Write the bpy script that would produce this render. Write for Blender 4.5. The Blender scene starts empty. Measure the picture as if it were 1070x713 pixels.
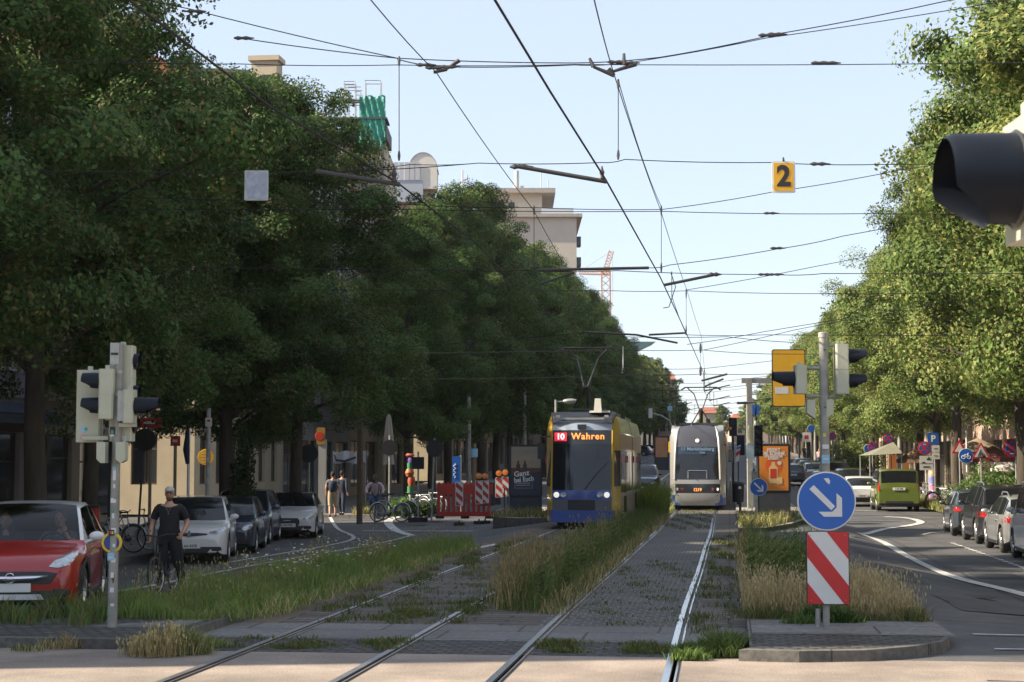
import bpy, bmesh, math, random
import numpy as np
from mathutils import Vector, Matrix
from mathutils.bvhtree import BVHTree
R = math.radians
sc = bpy.context.scene
COL = sc.collection
# ---------------------------------------------------------------- camera model
F = 1800.0; PSI = R(7.19); HY = 484.0; EH = 1.93
PITCH = math.atan((HY - 356.5) / F)
FW = Vector((-math.sin(PSI), math.cos(PSI), 0)); RT = Vector((math.cos(PSI), math.sin(PSI), 0))
def camber(x, y):            # the roadways lie lower than the tracks
    c = max(0, min(1, (y - 17.6) / 15)); c = c * c * (3 - 2 * c)
    if y > 58: c *= 1 - .6 * min(1, (y - 58) / 14)
    f = max(0, min(1, (-5.9 - x) / 3)) if x < -3 else max(0, min(1, (x - 2.4) / 2))
    return -.40 * c * f
def gz(y, x=-2.0):
    return gz0(y) + camber(x, y)
def gz0(y):
    t = y - 76
    if t <= 0: return 0.0
    if t < 30: return 0.02 * t * t / 60
    if t < 500: return 0.02 * (t - 15)
    return 9.7
def W(px, py, D):            # world point on the sight line of a photo pixel at forward distance D
    u = (px - 535) / F; v = (356.5 - py) / F
    c, s = math.cos(PITCH), math.sin(PITCH)
    fwd = c - v * s; up = s + v * c
    k = D / fwd
    return Vector((0, 0, EH)) + FW * D + RT * (u * k) + Vector((0, 0, up * k))
def G(px, py):               # where that sight line meets the ground
    lo, hi = 3.0, 900.0
    for _ in range(60):
        m = (lo + hi) / 2; p = W(px, py, m)
        if p.z < gz(p.y, p.x): hi = m
        else: lo = m
    p = W(px, py, lo); return Vector((p.x, p.y, gz(p.y, p.x)))
def at(px, D):               # ground point below photo column px at forward distance D
    p = W(px, HY, D); return Vector((p.x, p.y, gz(p.y, p.x)))
def XD(X, D):                # street offset X, forward distance D
    Y = (D + X * math.sin(PSI)) / math.cos(PSI); return Vector((X, Y, gz(Y, X)))
# ---------------------------------------------------------------- tags
def tag(o, label=None, cat=None, group=None, kind=None):
    if label: o['label'] = label
    if cat: o['category'] = cat
    if group: o['group'] = group
    if kind: o['kind'] = kind
    return o
def thing(name, label, cat, loc=(0, 0, 0), rz=0, group=None):
    o = bpy.data.objects.new(name, None); COL.objects.link(o)
    o.location = loc; o.rotation_euler = (0, 0, rz); o.empty_display_size = .2
    return tag(o, label, cat, group)
KIDS = {}
def link(o, parent=None):
    COL.objects.link(o)
    if parent is not None:
        o.parent = parent; KIDS.setdefault(parent.name, []).append(o.name)
    return o
def kids(o): return [bpy.data.objects[n] for n in KIDS.get(o.name, [])]
def dup(root, loc, rz=None, label=None, group=None, scale=None):
    r = root.copy(); COL.objects.link(r); r.location = loc
    if rz is not None: r.rotation_euler = (0, 0, rz)
    if label: r['label'] = label
    if group: r['group'] = group
    if scale: r.scale = scale
    for ch in kids(root):
        c = ch.copy(); link(c, r)
        for g in kids(ch):
            d = g.copy(); link(d, c)
    return r
# ---------------------------------------------------------------- mesh builder
class MB:
    def __init__(s): s.v = []; s.f = []; s.m = []; s.mi = 0; s.T = None
    def add(s, vs, fs):
        b = len(s.v)
        for p in vs:
            p = Vector(p)
            if s.T is not None: p = s.T @ p
            s.v.append((p.x, p.y, p.z))
        for f in fs: s.f.append(tuple(b + i for i in f)); s.m.append(s.mi)
        return s
    def box(s, c, d, rz=0, taper=1.0):
        x, y, z = d[0] / 2, d[1] / 2, d[2] / 2; t = taper
        vs = [(-x, -y, -z), (x, -y, -z), (x, y, -z), (-x, y, -z), (-x * t, -y * t, z), (x * t, -y * t, z), (x * t, y * t, z), (-x * t, y * t, z)]
        M = Matrix.Rotation(rz, 3, 'Z')
        vs = [M @ Vector(p) + Vector(c) for p in vs]
        return s.add(vs, [(0, 3, 2, 1), (4, 5, 6, 7), (0, 1, 5, 4), (1, 2, 6, 5), (2, 3, 7, 6), (3, 0, 4, 7)])
    def bx(s, x0, x1, y0, y1, z0, z1): return s.box(((x0 + x1) / 2, (y0 + y1) / 2, (z0 + z1) / 2), (x1 - x0, y1 - y0, z1 - z0))
    def quad(s, a, b, c, d): return s.add([a, b, c, d], [(0, 1, 2, 3)])
    def tube(s, pts, r, n=8, cap=True):
        pts = [Vector(p) for p in pts]; k = len(pts)
        rs = r if isinstance(r, (list, tuple)) else [r] * k
        vs = []; ref = None
        for i, p in enumerate(pts):
            d = (pts[min(i + 1, k - 1)] - pts[max(i - 1, 0)])
            d = d.normalized() if d.length > 1e-9 else Vector((0, 0, 1))
            if ref is None:
                ref = d.orthogonal().normalized()
            a = (ref - d * ref.dot(d))
            a = a.normalized() if a.length > 1e-6 else d.orthogonal().normalized()
            ref = a; b = d.cross(a)
            for j in range(n):
                t = 2 * math.pi * j / n
                vs.append(p + a * (rs[i] * math.cos(t)) + b * (rs[i] * math.sin(t)))
        fs = []
        for i in range(k - 1):
            for j in range(n):
                q = (j + 1) % n
                fs.append((i * n + j, i * n + q, (i + 1) * n + q, (i + 1) * n + j))
        if cap:
            fs.append(tuple(range(n - 1, -1, -1))); fs.append(tuple((k - 1) * n + j for j in range(n)))
        return s.add(vs, fs)
    def lathe(s, prof, M=None, n=24):          # profile (r, z) about local z
        vs = []; k = len(prof)
        for (r, z) in prof:
            for j in range(n):
                t = 2 * math.pi * j / n; p = Vector((r * math.cos(t), r * math.sin(t), z))
                vs.append(M @ p if M is not None else p)
        fs = [(i * n + j, i * n + (j + 1) % n, (i + 1) * n + (j + 1) % n, (i + 1) * n + j) for i in range(k - 1) for j in range(n)]
        return s.add(vs, fs)
    def prism(s, poly, M, h):                  # polygon (x, y) extruded h along local z, placed by M
        n = len(poly)
        vs = [M @ Vector((a, b, 0)) for a, b in poly] + [M @ Vector((a, b, h)) for a, b in poly]
        fs = [tuple(range(n - 1, -1, -1)), tuple(range(n, 2 * n))] + [(i, (i + 1) % n, n + (i + 1) % n, n + i) for i in range(n)]
        return s.add(vs, fs)
    def ell(s, c, r, nu=14, nv=9, M=None):
        vs = []; c = Vector(c)
        for i in range(nv + 1):
            a = math.pi * i / nv
            for j in range(nu):
                t = 2 * math.pi * j / nu
                p = Vector((r[0] * math.sin(a) * math.cos(t), r[1] * math.sin(a) * math.sin(t), r[2] * math.cos(a)))
                vs.append((M @ p if M is not None else p) + c)
        fs = [(i * nu + j, (i + 1) * nu + j, (i + 1) * nu + (j + 1) % nu, i * nu + (j + 1) % nu) for i in range(nv) for j in range(nu)]
        return s.add(vs, fs)
    def build(s, name, mats, parent=None, smooth=30, label=None):
        me = bpy.data.meshes.new(name); me.from_pydata(s.v, [], s.f)
        mats = mats if isinstance(mats, (list, tuple)) else [mats]
        for m in mats: me.materials.append(m)
        if len(mats) > 1: me.polygons.foreach_set('material_index', s.m)
        me.validate()
        if smooth:
            me.polygons.foreach_set('use_smooth', [True] * len(me.polygons)); me.set_sharp_from_angle(angle=R(smooth))
        me.update()
        o = bpy.data.objects.new(name, me); link(o, parent)
        if label: o['label'] = label
        return o
def TM(loc, rz=0, rx=0, ry=0): return Matrix.Translation(loc) @ Matrix.Rotation(rz, 4, 'Z') @ Matrix.Rotation(rx, 4, 'X') @ Matrix.Rotation(ry, 4, 'Y')
def text_mesh(name, s, size, mat, parent, M, align='CENTER', bold=0.0, sx=1.0, depth=.002, spacing=1.0):
    cu = bpy.data.curves.new(name, 'FONT'); cu.body = s; cu.size = size; cu.align_x = align; cu.align_y = 'CENTER'
    cu.extrude = depth; cu.offset = bold; cu.space_character = spacing; cu.resolution_u = 3
    t = bpy.data.objects.new(name + '_c', cu); COL.objects.link(t)
    dg = bpy.context.evaluated_depsgraph_get()
    me = bpy.data.meshes.new_from_object(t.evaluated_get(dg)); me.name = name
    bpy.data.objects.remove(t); bpy.data.curves.remove(cu)
    me.transform(M @ Matrix.Diagonal((sx, 1, 1, 1))); me.materials.clear(); me.materials.append(mat)
    o = bpy.data.objects.new(name, me); link(o, parent); return o
# ---------------------------------------------------------------- materials
MATS = {}
def nodes(m):
    m.use_nodes = True; nt = m.node_tree; b = nt.nodes['Principled BSDF']; return nt, b
def mat(name, col, rough=.6, metal=0., var=0., scale=3., col2=None, bump=0., bscale=40., coat=0., emit=None, es=0., spec=None, stretch=None, dirt=None):
    if name in MATS: return MATS[name]
    m = bpy.data.materials.new(name); nt, b = nodes(m); L = nt.links
    c = tuple(col) + (1,)
    b.inputs['Base Color'].default_value = c; b.inputs['Roughness'].default_value = rough; b.inputs['Metallic'].default_value = metal
    if spec is not None: b.inputs['Specular IOR Level'].default_value = spec
    if coat: b.inputs['Coat Weight'].default_value = coat; b.inputs['Coat Roughness'].default_value = .04
    if emit: b.inputs['Emission Color'].default_value = tuple(emit) + (1,); b.inputs['Emission Strength'].default_value = es
    if var or col2 or bump:
        tc = nt.nodes.new('ShaderNodeTexCoord'); mp = nt.nodes.new('ShaderNodeMapping'); L.new(tc.outputs['Object'], mp.inputs['Vector'])
        if stretch: mp.inputs['Scale'].default_value = stretch
        if var or col2:
            n = nt.nodes.new('ShaderNodeTexNoise'); n.inputs['Scale'].default_value = scale; n.inputs['Detail'].default_value = 6; n.inputs['Roughness'].default_value = .65
            L.new(mp.outputs[0], n.inputs['Vector'])
            r = nt.nodes.new('ShaderNodeValToRGB'); r.color_ramp.elements[0].position = .32; r.color_ramp.elements[1].position = .68
            lo = tuple(max(0, x * (1 - var)) for x in col) if not col2 else tuple(col2)
            hi = tuple(min(1, x * (1 + var)) for x in col) if not col2 else tuple(col)
            r.color_ramp.elements[0].color = lo + (1,); r.color_ramp.elements[1].color = hi + (1,)
            L.new(n.outputs['Fac'], r.inputs['Fac']); L.new(r.outputs[0], b.inputs['Base Color'])
        if bump:
            n2 = nt.nodes.new('ShaderNodeTexNoise'); n2.inputs['Scale'].default_value = bscale; n2.inputs['Detail'].default_value = 4
            L.new(mp.outputs[0], n2.inputs['Vector'])
            bp = nt.nodes.new('ShaderNodeBump'); bp.inputs['Strength'].default_value = bump; bp.inputs['Distance'].default_value = .02
            L.new(n2.outputs['Fac'], bp.inputs['Height']); L.new(bp.outputs[0], b.inputs['Normal'])
    MATS[name] = m; return m
def ground_mat(name, c1, c2, kind='asphalt', rough=.85, bw=.1, bh=.1, mortar=(.03, .03, .028), msize=.012, patches=None, spot=None):
    m = bpy.data.materials.new(name); nt, b = nodes(m); L = nt.links; N = nt.nodes
    tc = N.new('ShaderNodeTexCoord'); geo = N.new('ShaderNodeNewGeometry')
    pos = geo.outputs['Position']
    b.inputs['Roughness'].default_value = rough
    big = N.new('ShaderNodeTexNoise'); big.inputs['Scale'].default_value = .55; big.inputs['Detail'].default_value = 8; big.inputs['Roughness'].default_value = .7; L.new(pos, big.inputs['Vector'])
    fine = N.new('ShaderNodeTexNoise'); fine.inputs['Scale'].default_value = 45 if kind == 'asphalt' else 14; fine.inputs['Detail'].default_value = 5; L.new(pos, fine.inputs['Vector'])
    if kind == 'brick':
        br = N.new('ShaderNodeTexBrick'); br.inputs['Scale'].default_value = 1; br.inputs['Brick Width'].default_value = bw; br.inputs['Row Height'].default_value = bh
        br.inputs['Mortar Size'].default_value = msize; br.inputs['Mortar Smooth'].default_value = .4; br.inputs['Bias'].default_value = 0
        br.inputs['Color1'].default_value = tuple(c1) + (1,); br.inputs['Color2'].default_value = tuple(c2) + (1,); br.inputs['Mortar'].default_value = tuple(mortar) + (1,)
        wob = N.new('ShaderNodeTexNoise'); wob.inputs['Scale'].default_value = 2.5; L.new(pos, wob.inputs['Vector'])
        vm = N.new('ShaderNodeVectorMath'); vm.operation = 'MULTIPLY_ADD'; vm.inputs[1].default_value = (.05, .05, 0); L.new(wob.outputs['Color'], vm.inputs[0]); L.new(pos, vm.inputs[2])
        L.new(vm.outputs[0], br.inputs['Vector']); base = br.outputs['Color']; hsrc = br.outputs['Fac']
    else:
        mx0 = N.new('ShaderNodeValToRGB'); mx0.color_ramp.elements[0].position = .3; mx0.color_ramp.elements[1].position = .7
        mx0.color_ramp.elements[0].color = tuple(c1) + (1,); mx0.color_ramp.elements[1].color = tuple(c2) + (1,)
        L.new(big.outputs['Fac'], mx0.inputs['Fac']); base = mx0.outputs[0]; hsrc = None
    # fine grain and large stains multiply the base colour
    mm = N.new('ShaderNodeMapRange'); mm.inputs['From Min'].default_value = .25; mm.inputs['From Max'].default_value = .75; mm.inputs['To Min'].default_value = .62; mm.inputs['To Max'].default_value = 1.35
    L.new(fine.outputs['Fac'], mm.inputs['Value'])
    m2 = N.new('ShaderNodeMapRange'); m2.inputs['From Min'].default_value = .3; m2.inputs['From Max'].default_value = .7; m2.inputs['To Min'].default_value = .72; m2.inputs['To Max'].default_value = 1.22
    L.new(big.outputs['Fac'], m2.inputs['Value'])
    ml = N.new('ShaderNodeMath'); ml.operation = 'MULTIPLY'; L.new(mm.outputs[0], ml.inputs[0]); L.new(m2.outputs[0], ml.inputs[1])
    vv = N.new('ShaderNodeVectorMath'); vv.operation = 'SCALE'; L.new(base, vv.inputs[0]); L.new(ml.outputs[0], vv.inputs['Scale'])
    out = vv.outputs[0]
    if spot:      # moss / dust / worn patches with their own colour
        sn = N.new('ShaderNodeTexNoise'); sn.inputs['Scale'].default_value = spot[1]; sn.inputs['Detail'].default_value = 9; sn.inputs['Roughness'].default_value = .75; L.new(pos, sn.inputs['Vector'])
        sr = N.new('ShaderNodeMapRange'); sr.inputs['From Min'].default_value = spot[2]; sr.inputs['From Max'].default_value = spot[2] + .06; L.new(sn.outputs['Fac'], sr.inputs['Value'])
        mx = N.new('ShaderNodeMix'); mx.data_type = 'RGBA'; L.new(sr.outputs[0], mx.inputs['Factor']); L.new(out, mx.inputs['A']); mx.inputs['B'].default_value = tuple(spot[0]) + (1,)
        out = mx.outputs['Result']
    L.new(out, b.inputs['Base Color'])
    bp = N.new('ShaderNodeBump'); bp.inputs['Strength'].default_value = .5; bp.inputs['Distance'].default_value = .012
    if hsrc:
        inv = N.new('ShaderNodeMath'); inv.operation = 'SUBTRACT'; L.new(fine.outputs['Fac'], inv.inputs[0]); L.new(hsrc, inv.inputs[1]); L.new(inv.outputs[0], bp.inputs['Height'])
    else:
        L.new(fine.outputs['Fac'], bp.inputs['Height']); bp.inputs['Distance'].default_value = .004
    L.new(bp.outputs[0], b.inputs['Normal'])
    return m
def glass_dark(name, col=(.012, .014, .017), rough=.06, tr=0.0):
    if name in MATS: return MATS[name]
    m = mat(name, col, rough, spec=.6)
    if tr:
        nt, b = nodes(m); N = nt.nodes; L = nt.links
        t = N.new('ShaderNodeBsdfTransparent'); t.inputs[0].default_value = (.62, .68, .68, 1)
        gl = N.new('ShaderNodeBsdfGlossy'); gl.inputs['Roughness'].default_value = .03
        fr = N.new('ShaderNodeFresnel'); fr.inputs['IOR'].default_value = 1.45
        mx = N.new('ShaderNodeMixShader'); L.new(fr.outputs[0], mx.inputs[0]); L.new(t.outputs[0], mx.inputs[1]); L.new(gl.outputs[0], mx.inputs[2])
        L.new(mx.outputs[0], N['Material Output'].inputs['Surface'])
    return m
def paint(name, col, metal=.0, rough=.28): return mat(name, col, rough, metal, var=.06, scale=1.3, coat=.8)
GLASS = glass_dark('dark_glass'); GLASS_T = glass_dark('clear_glass', tr=1.0)
RUBBER = mat('rubber', (.018, .018, .018), .8, var=.3, scale=12)
BLKPL = mat('black_plastic', (.022, .022, .024), .55, var=.2)
ALU = mat('aluminium', (.45, .46, .47), .32, .9, var=.12, scale=5)
GALV = mat('galvanised_steel', (.34, .35, .34), .5, .55, var=.25, scale=6)
CHROME = mat('chrome', (.7, .7, .72), .12, 1.)
LAMPGL = mat('headlamp_glass', (.45, .48, .5), .12, .3, var=.35, scale=14, coat=1)
TAIL = mat('tail_lamp_red', (.35, .012, .012), .15, coat=1)
AMBER = mat('amber_lens', (.75, .22, .02), .2, coat=.6)
WHITEP = mat('white_plate', (.62, .62, .6), .5)
TXTBLK = mat('black_lettering', (.02, .02, .022), .6)
TXTWHT = mat('white_lettering', (.75, .75, .73), .6)
STEELDK = mat('dark_steel', (.05, .052, .055), .5, .5, var=.2)
WIRE = mat('wire', (.012, .012, .014), .8)
# ================================================================= GROUND
def struct(o): o['kind'] = 'structure'; return o
def strip(name, rows, z, m, step=4.0, skirt=0.0):
    """rows: (Y, xl, xr); subdivided along Y so that it follows the rise of the street"""
    b = MB(); L_ = []
    for (a, c) in zip(rows[:-1], rows[1:]):
        n = max(1, int(math.ceil((c[0] - a[0]) / step)))
        if a[0] < 80 and c[0] > 100: n = max(n, 1)
        for i in range(n):
            t = i / n; L_.append(tuple(a[k] + (c[k] - a[k]) * t for k in range(3)))
    L_.append(rows[-1])
    vs = []; fs = []; w = max(r[2] - r[1] for r in rows); nc = min(32, max(1, int(w / .27))) if w < 30 else 1; k = nc + 1
    for (y, xl, xr) in L_:
        xs_ = [xl + (xr - xl) * i / nc for i in range(k)]
        vs += [(x, y, gz(y, x) + z) for x in xs_]
        if skirt: vs += [(xl, y, gz(y, xl) + z - skirt), (xr, y, gz(y, xr) + z - skirt)]
    st = k + (2 if skirt else 0)
    for i in range(len(L_) - 1):
        a = st * i; c = a + st
        for j in range(nc): fs.append((a + j, a + j + 1, c + j + 1, c + j))
        if skirt: fs += [(a + k, a, c, c + k), (a + nc, a + k + 1, c + k + 1, c + nc)]
    if skirt:
        fs.append(tuple([k] + list(range(k)) + [k + 1])); q = st * (len(L_) - 1); fs.append(tuple([q + k] + [q + j for j in range(k)] + [q + k + 1])[::-1])
    b.add(vs, fs); return struct(b.build(name, m, smooth=0))
ASPH = ground_mat('asphalt', (.055, .056, .06), (.085, .086, .09), spot=((.13, .125, .115), .35, .66))
ASPH2 = ground_mat('sunlit_asphalt', (.20, .165, .14), (.29, .24, .20), spot=((.13, .11, .10), .6, .68))  # paler, warmer asphalt: the foreground sunlight is put into its colour
EARTH = ground_mat('earth', (.10, .08, .055), (.16, .13, .09), rough=.95)
PAVE = ground_mat('paving', (.16, .15, .14), (.21, .20, .185), 'brick', bw=.6, bh=.3, mortar=(.06, .055, .05), msize=.012)
PALEPAVE = ground_mat('pale_platform_paving', (.28, .25, .21), (.36, .32, .27), 'brick', bw=.3, bh=.3, mortar=(.12, .11, .09), msize=.01)
COBB = ground_mat('dark_cobbles', (.04, .038, .037), (.085, .08, .074), 'brick', rough=.8, bw=.17, bh=.15, mortar=(.018, .018, .014), msize=.028, spot=((.04, .06, .022), 1.8, .68))
GRIDP = ground_mat('track_pavers', (.042, .040, .040), (.078, .074, .068), 'brick', rough=.8, bw=.165, bh=.21, mortar=(.14, .13, .11), msize=.018, spot=((.05, .065, .025), 1.3, .66))
STONES = ground_mat('track_stones', (.075, .065, .055), (.14, .122, .105), 'brick', rough=.9, bw=.9, bh=.28, mortar=(.035, .032, .02), msize=.03, spot=((.055, .065, .028), 1.1, .63))
SLABS = ground_mat('crossing_slabs', (.13, .125, .12), (.17, .165, .16), 'brick', bw=1.6, bh=.9, mortar=(.06, .055, .05), msize=.02, spot=((.07, .065, .05), 1.4, .68))
SOIL = ground_mat('dry_soil', (.09, .065, .045), (.16, .12, .085), rough=.95)
KERB = ground_mat('kerb_stone', (.08, .075, .068), (.135, .128, .115), 'brick', bw=1.0, bh=3.0, mortar=(.04, .04, .035), msize=.01)
WLINE = mat('road_paint_white', (.62, .62, .60), .7, var=.12, scale=7, col2=(.33, .33, .33))
# far-reaching terrain sheet
b = MB(); ys = [-60, 0, 40, 76] + [76 + 8 * i for i in range(1, 54)] + [600, 900, 1600]; xs = [-1500, -400, -60, 0, 60, 400, 1500]
vs = [(x, y, gz(y) - .62) for y in ys for x in xs]; n = len(xs)
b.add(vs, [(i * n + j, i * n + j + 1, (i + 1) * n + j + 1, (i + 1) * n + j) for i in range(len(ys) - 1) for j in range(n - 1)])
struct(b.build('ground', EARTH, smooth=0))
KN = 17.1
strip('crossing_road', [(-40, -90, 90), (KN + .3, -90, 90)], 0, ASPH2, 30)
strip('left_road', [(KN + .3 + q_ * 1.0, -14.0, -5.3) for q_ in range(58)] + [(600, -14.0, -5.3)], -.004, ASPH)
strip('right_road', [(KN + .3 + q_ * 1.0, -.1, 8.9) for q_ in range(58)] + [(600, -.1, 8.9)], -.004, ASPH)
strip('side_street', [(58.6, -150, -14.0), (67.5, -150, -14.0)], -.008, ASPH, 20)
strip('side_street', [(58.6, 8.9, 150), (67.5, 8.9, 150)], -.008, ASPH, 20)
for nm, a, c in (('left_pavement', -21.4, -14.0), ('right_pavement', 8.9, 13.5)):
    for y0, y1 in ((KN + .3, 58.6), (67.5, 600)):
        strip(nm, [(y0, a, c), (y1, a, c)], .12, PAVE, 4, .14)
        k = (c - .14, c + .005) if a < 0 else (a - .005, a + .14)
        strip('kerb', [(y0 - .01, k[0], k[1]), (y1 + .01, k[0], k[1])], .128, KERB, 4, .16)
strip('block_ground', [(KN + .3, -150, -21.4), (58.6, -150, -21.4)], .10, PAVE, 20, .14)
strip('block_ground', [(KN + .3, 13.5, 150), (58.6, 13.5, 150)], .10, PAVE, 20, .14)
# track bed
C0, C1 = 18.75, 20.5
strip('track_cobbles', [(KN + .3, -5.9, .2), (C0, -5.9, .2)], .004, COBB)
strip('track_crossing_slabs', [(C0, -7.6, .2), (C1, -7.6, .2)], .004, SLABS)
strip('left_track_bed', [(C1, -5.45, -3.2), (600, -5.45, -3.2)], .004, STONES)
strip('track_verge', [(22.5, -3.2, -2.3), (600, -3.2, -2.3)], .006, SOIL)
strip('track_verge_stones', [(C1, -3.2, -2.3), (22.5, -3.2, -2.3)], .004, STONES)
strip('right_track_bed', [(C1, -2.3, -.4), (600, -2.3, -.4)], .004, GRIDP)
strip('track_shoulder', [(C1, -.4, .2), (600, -.4, .2)], .004, STONES)
strip('track_gutter', [(C1, -5.9, -5.45), (39, -5.9, -5.45), (57, -5.9, -5.45)], .003, SOIL)
# grooved rails
RAIL = mat('rail_steel', (.55, .56, .58), .22, 1., var=.12, scale=3)
RUST = mat('rail_rust', (.07, .045, .03), .8, var=.3, scale=6)
def railx(base, amp, ph):
    def f(y): return base + amp * math.sin(y * .145 + ph) + .4 * amp * math.sin(y * .37 + ph * 2)
    return f
def rail(f, shiny=RAIL):
    ys = [-30 + i * 1.2 for i in range(int(150 / 1.2))] + [150 + 6 * i for i in range(75)]
    b = MB()
    # head | groove | guard lip as a continuous section (dx, z)
    sec = [(-.045, .004), (-.04, .016), (.025, .016), (.03, -.002), (.062, -.002), (.066, .012), (.085, .012), (.09, .004)]
    n = len(sec); vs = []
    for y in ys:
        for (dx, z) in sec: vs.append((f(y) + dx, y, gz(y) + z + .002))
    b.v = vs
    for i in range(len(ys) - 1):
        for j in range(n - 1):
            b.f.append((i * n + j, i * n + j + 1, (i + 1) * n + j + 1, (i + 1) * n + j)); b.m.append(0 if j in (0, 1, 5) else 1)
    return struct(b.build('rail', [shiny, RUST], smooth=20))
rail(railx(-2.11, .022, 1.2)); rail(railx(-.575, .022, 1.35))
rail(railx(-4.98, .012, .3), mat('rail_steel_dull', (.36, .36, .37), .38, .9, var=.25, scale=2)); rail(railx(-3.47, .012, .5), MATS['rail_steel_dull'])
# raised islands
def island(name, outline, z, m_top, m_side, label=None):
    b = MB(); n = len(outline)
    cx = sum(p[0] for p in outline) / n; cy = sum(p[1] for p in outline) / n
    ins = [(x + (cx - x) / max(.001, math.hypot(cx - x, cy - y)) * .13, y + (cy - y) / max(.001, math.hypot(cx - x, cy - y)) * .13) for x, y in outline]
    b.mi = 1
    b.add([(x, y, gz(y) - .5) for x, y in outline] + [(x, y, gz(y) + z) for x, y in outline] + [(x, y, gz(y) + z) for x, y in ins],
          [(i, (i + 1) % n, n + (i + 1) % n, n + i) for i in range(n)] + [(n + i, n + (i + 1) % n, 2 * n + (i + 1) % n, 2 * n + i) for i in range(n)])
    b.mi = 0
    b.add([(x, y, gz(y) + z) for x, y in ins], [tuple(range(n))])
    return struct(b.build(name, [m_top, m_side], smooth=0))
fr = [G(*p) for p in ((772, 691), (835, 692.5), (905, 691.5), (955, 687), (985, 682), (993, 676), (986, 665), (972, 654))]
isl = [(.18, fr[0].y + .25)] + [(p.x, p.y) for p in fr] + [(2.35, 23), (1.9, 28), (1.2, 35), (.6, 40), (.18, 41)]
island('traffic_island', isl, .11, COBB, KERB)
strip('island_slabs', [(C0, .22, 2.35), (C1 - .1, .22, 2.3)], .114, SLABS)
strip('island_soil', [(C1 - .1, .22, 2.2), (28, .22, 1.75), (35, .22, 1.05), (39.5, .22, .5)], .116, SOIL)
island('tram_platform', [(.22, 48.5), (.9, 48.8), (1.8, 52.5), (2.5, 57), (2.75, 60), (2.75, 74)] + [(2.75, 74.5), (.22, 74.5)], .12, PALEPAVE, KERB)
strip('tram_platform', [(74.5, .22, 2.75), (112, .22, 2.75)], .12, PALEPAVE, 4, .14)
strip('platform_grass_strip', [(50, .3, .9), (54, .3, 1.9), (57.2, .3, 2.2)], .126, SOIL)
li = [(-8.75, 17.5), (-6.15, 17.45), (-5.95, 17.9), (-5.95, 38), (-6.1, 39), (-6.45, 36), (-7.0, 30), (-7.4, 25), (-7.6, 20.1), (-8.2, 19.4), (-8.9, 18.9), (-9.0, 18)]
island('traffic_island', li, .1, COBB, KERB)
strip('island_slabs', [(C0, -7.9, -6.1), (C1 - .5, -7.7, -6.1)], .104, SLABS)
strip('island_soil', [(C1 - .5, -7.5, -6.05), (25, -7.3, -6.05), (30, -6.92, -6.02), (36, -6.4, -6.0)], .106, SOIL)
island('tram_platform', [(-7.9, 57.5), (-7.0, 56.6), (-5.75, 57), (-5.75, 74.5), (-8.1, 74.5), (-8.1, 59)], .12, PALEPAVE, KERB)
strip('tram_platform', [(74.5, -8.1, -5.75), (110, -8.1, -5.75)], .12, PALEPAVE, 4, .14)
# ---- painted markings traced on the road plane
def mark(pts, w, name='road_marking', z=.006, wob=0):
    P_ = [G(*p) if len(p) == 2 and p[1] > 480 else Vector((p[0], p[1], 0)) for p in pts]
    # smooth the path
    Q = []
    for i in range(len(P_) - 1):
        a = P_[max(i - 1, 0)]; p = P_[i]; q = P_[i + 1]; d = P_[min(i + 2, len(P_) - 1)]
        for k in range(6):
            t = k / 6
            Q.append(.5 * ((2 * p) + (q - a) * t + (2 * a - 5 * p + 4 * q - d) * t * t + (3 * p - a - 3 * q + d) * t ** 3))
    Q.append(P_[-1]); vs = []
    for i, p in enumerate(Q):
        d = (Q[min(i + 1, len(Q) - 1)] - Q[max(i - 1, 0)]); d.z = 0
        d = d.normalized() if d.length > 0 else Vector((0, 1, 0)); s_ = Vector((-d.y, d.x, 0)) * (w / 2)
        for q in (p + s_, p - s_): vs.append((q.x, q.y, gz(q.y, q.x) + z + .008))
    b = MB(); b.add(vs, [(2 * i, 2 * i + 1, 2 * i + 3, 2 * i + 2) for i in range(len(Q) - 1)])
    return struct(b.build(name, WLINE, smooth=0))
mark([(1100, 630), (1059, 619), (992, 602), (950, 583), (922, 567), (899, 558)], .26)
mark([(899, 558), (925, 553), (950, 549.5), (962, 546.5), (957, 543.5), (945, 541.5), (925, 540.4)], .3)
def line(x0, y0, x1, y1, w, dash=0, gap=0, z=.006):
    b = MB(); L_ = math.hypot(x1 - x0, y1 - y0); d = Vector((x1 - x0, y1 - y0, 0)) / L_; s_ = Vector((-d.y, d.x, 0)) * w / 2; t = 0
    while t < L_:
        e = min(L_, t + (dash or 4)); p = Vector((x0, y0, 0)) + d * t; q = Vector((x0, y0, 0)) + d * e
        vs = [(v.x, v.y, gz(v.y, v.x) + z + .008) for v in (p - s_, p + s_, q + s_, q - s_)]; b.add(vs, [(0, 3, 2, 1)]); t = e + gap
    return struct(b.build('road_marking', WLINE, smooth=0))
line(6.5, 26, 6.4, 52, .12, .42, .3)
mark([(964, 559), (972, 557.3), (985, 556.3), (1000, 556)], .13)
line(4.4, 71, 4.4, 300, .12, 3, 6); line(-10.2, 75, -10.2, 300, .12, 3, 6)
line(2.9, 76, 7.9, 76, .3)
for yy in (18.5, 20.1): line(2.7, yy, 3.9 - .3 * (yy % 1), yy + .05, .07)
line(3.3, 17.75, 4.2, 17.8, .12)
mark([(427, 539), (412, 541.5), (405.5, 546), (413, 554), (430, 560)], .33)
mark([(430, 560), (400, 567.5), (362, 574.5), (303, 584.5), (235, 597), (120, 619)], .14)
mark([(345, 541), (352, 552), (368, 560), (366, 565), (340, 571), (303, 577.5), (240, 588)], .13)
mark([(475, 577), (497, 573.5), (520, 569)], .2)
line(-12.4, 19.9, -8.0, 19.6, .3)
for i in range(5): line(-10.4, 46 + .3 + i * .1, -10.3, 46.4, .1)
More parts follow.
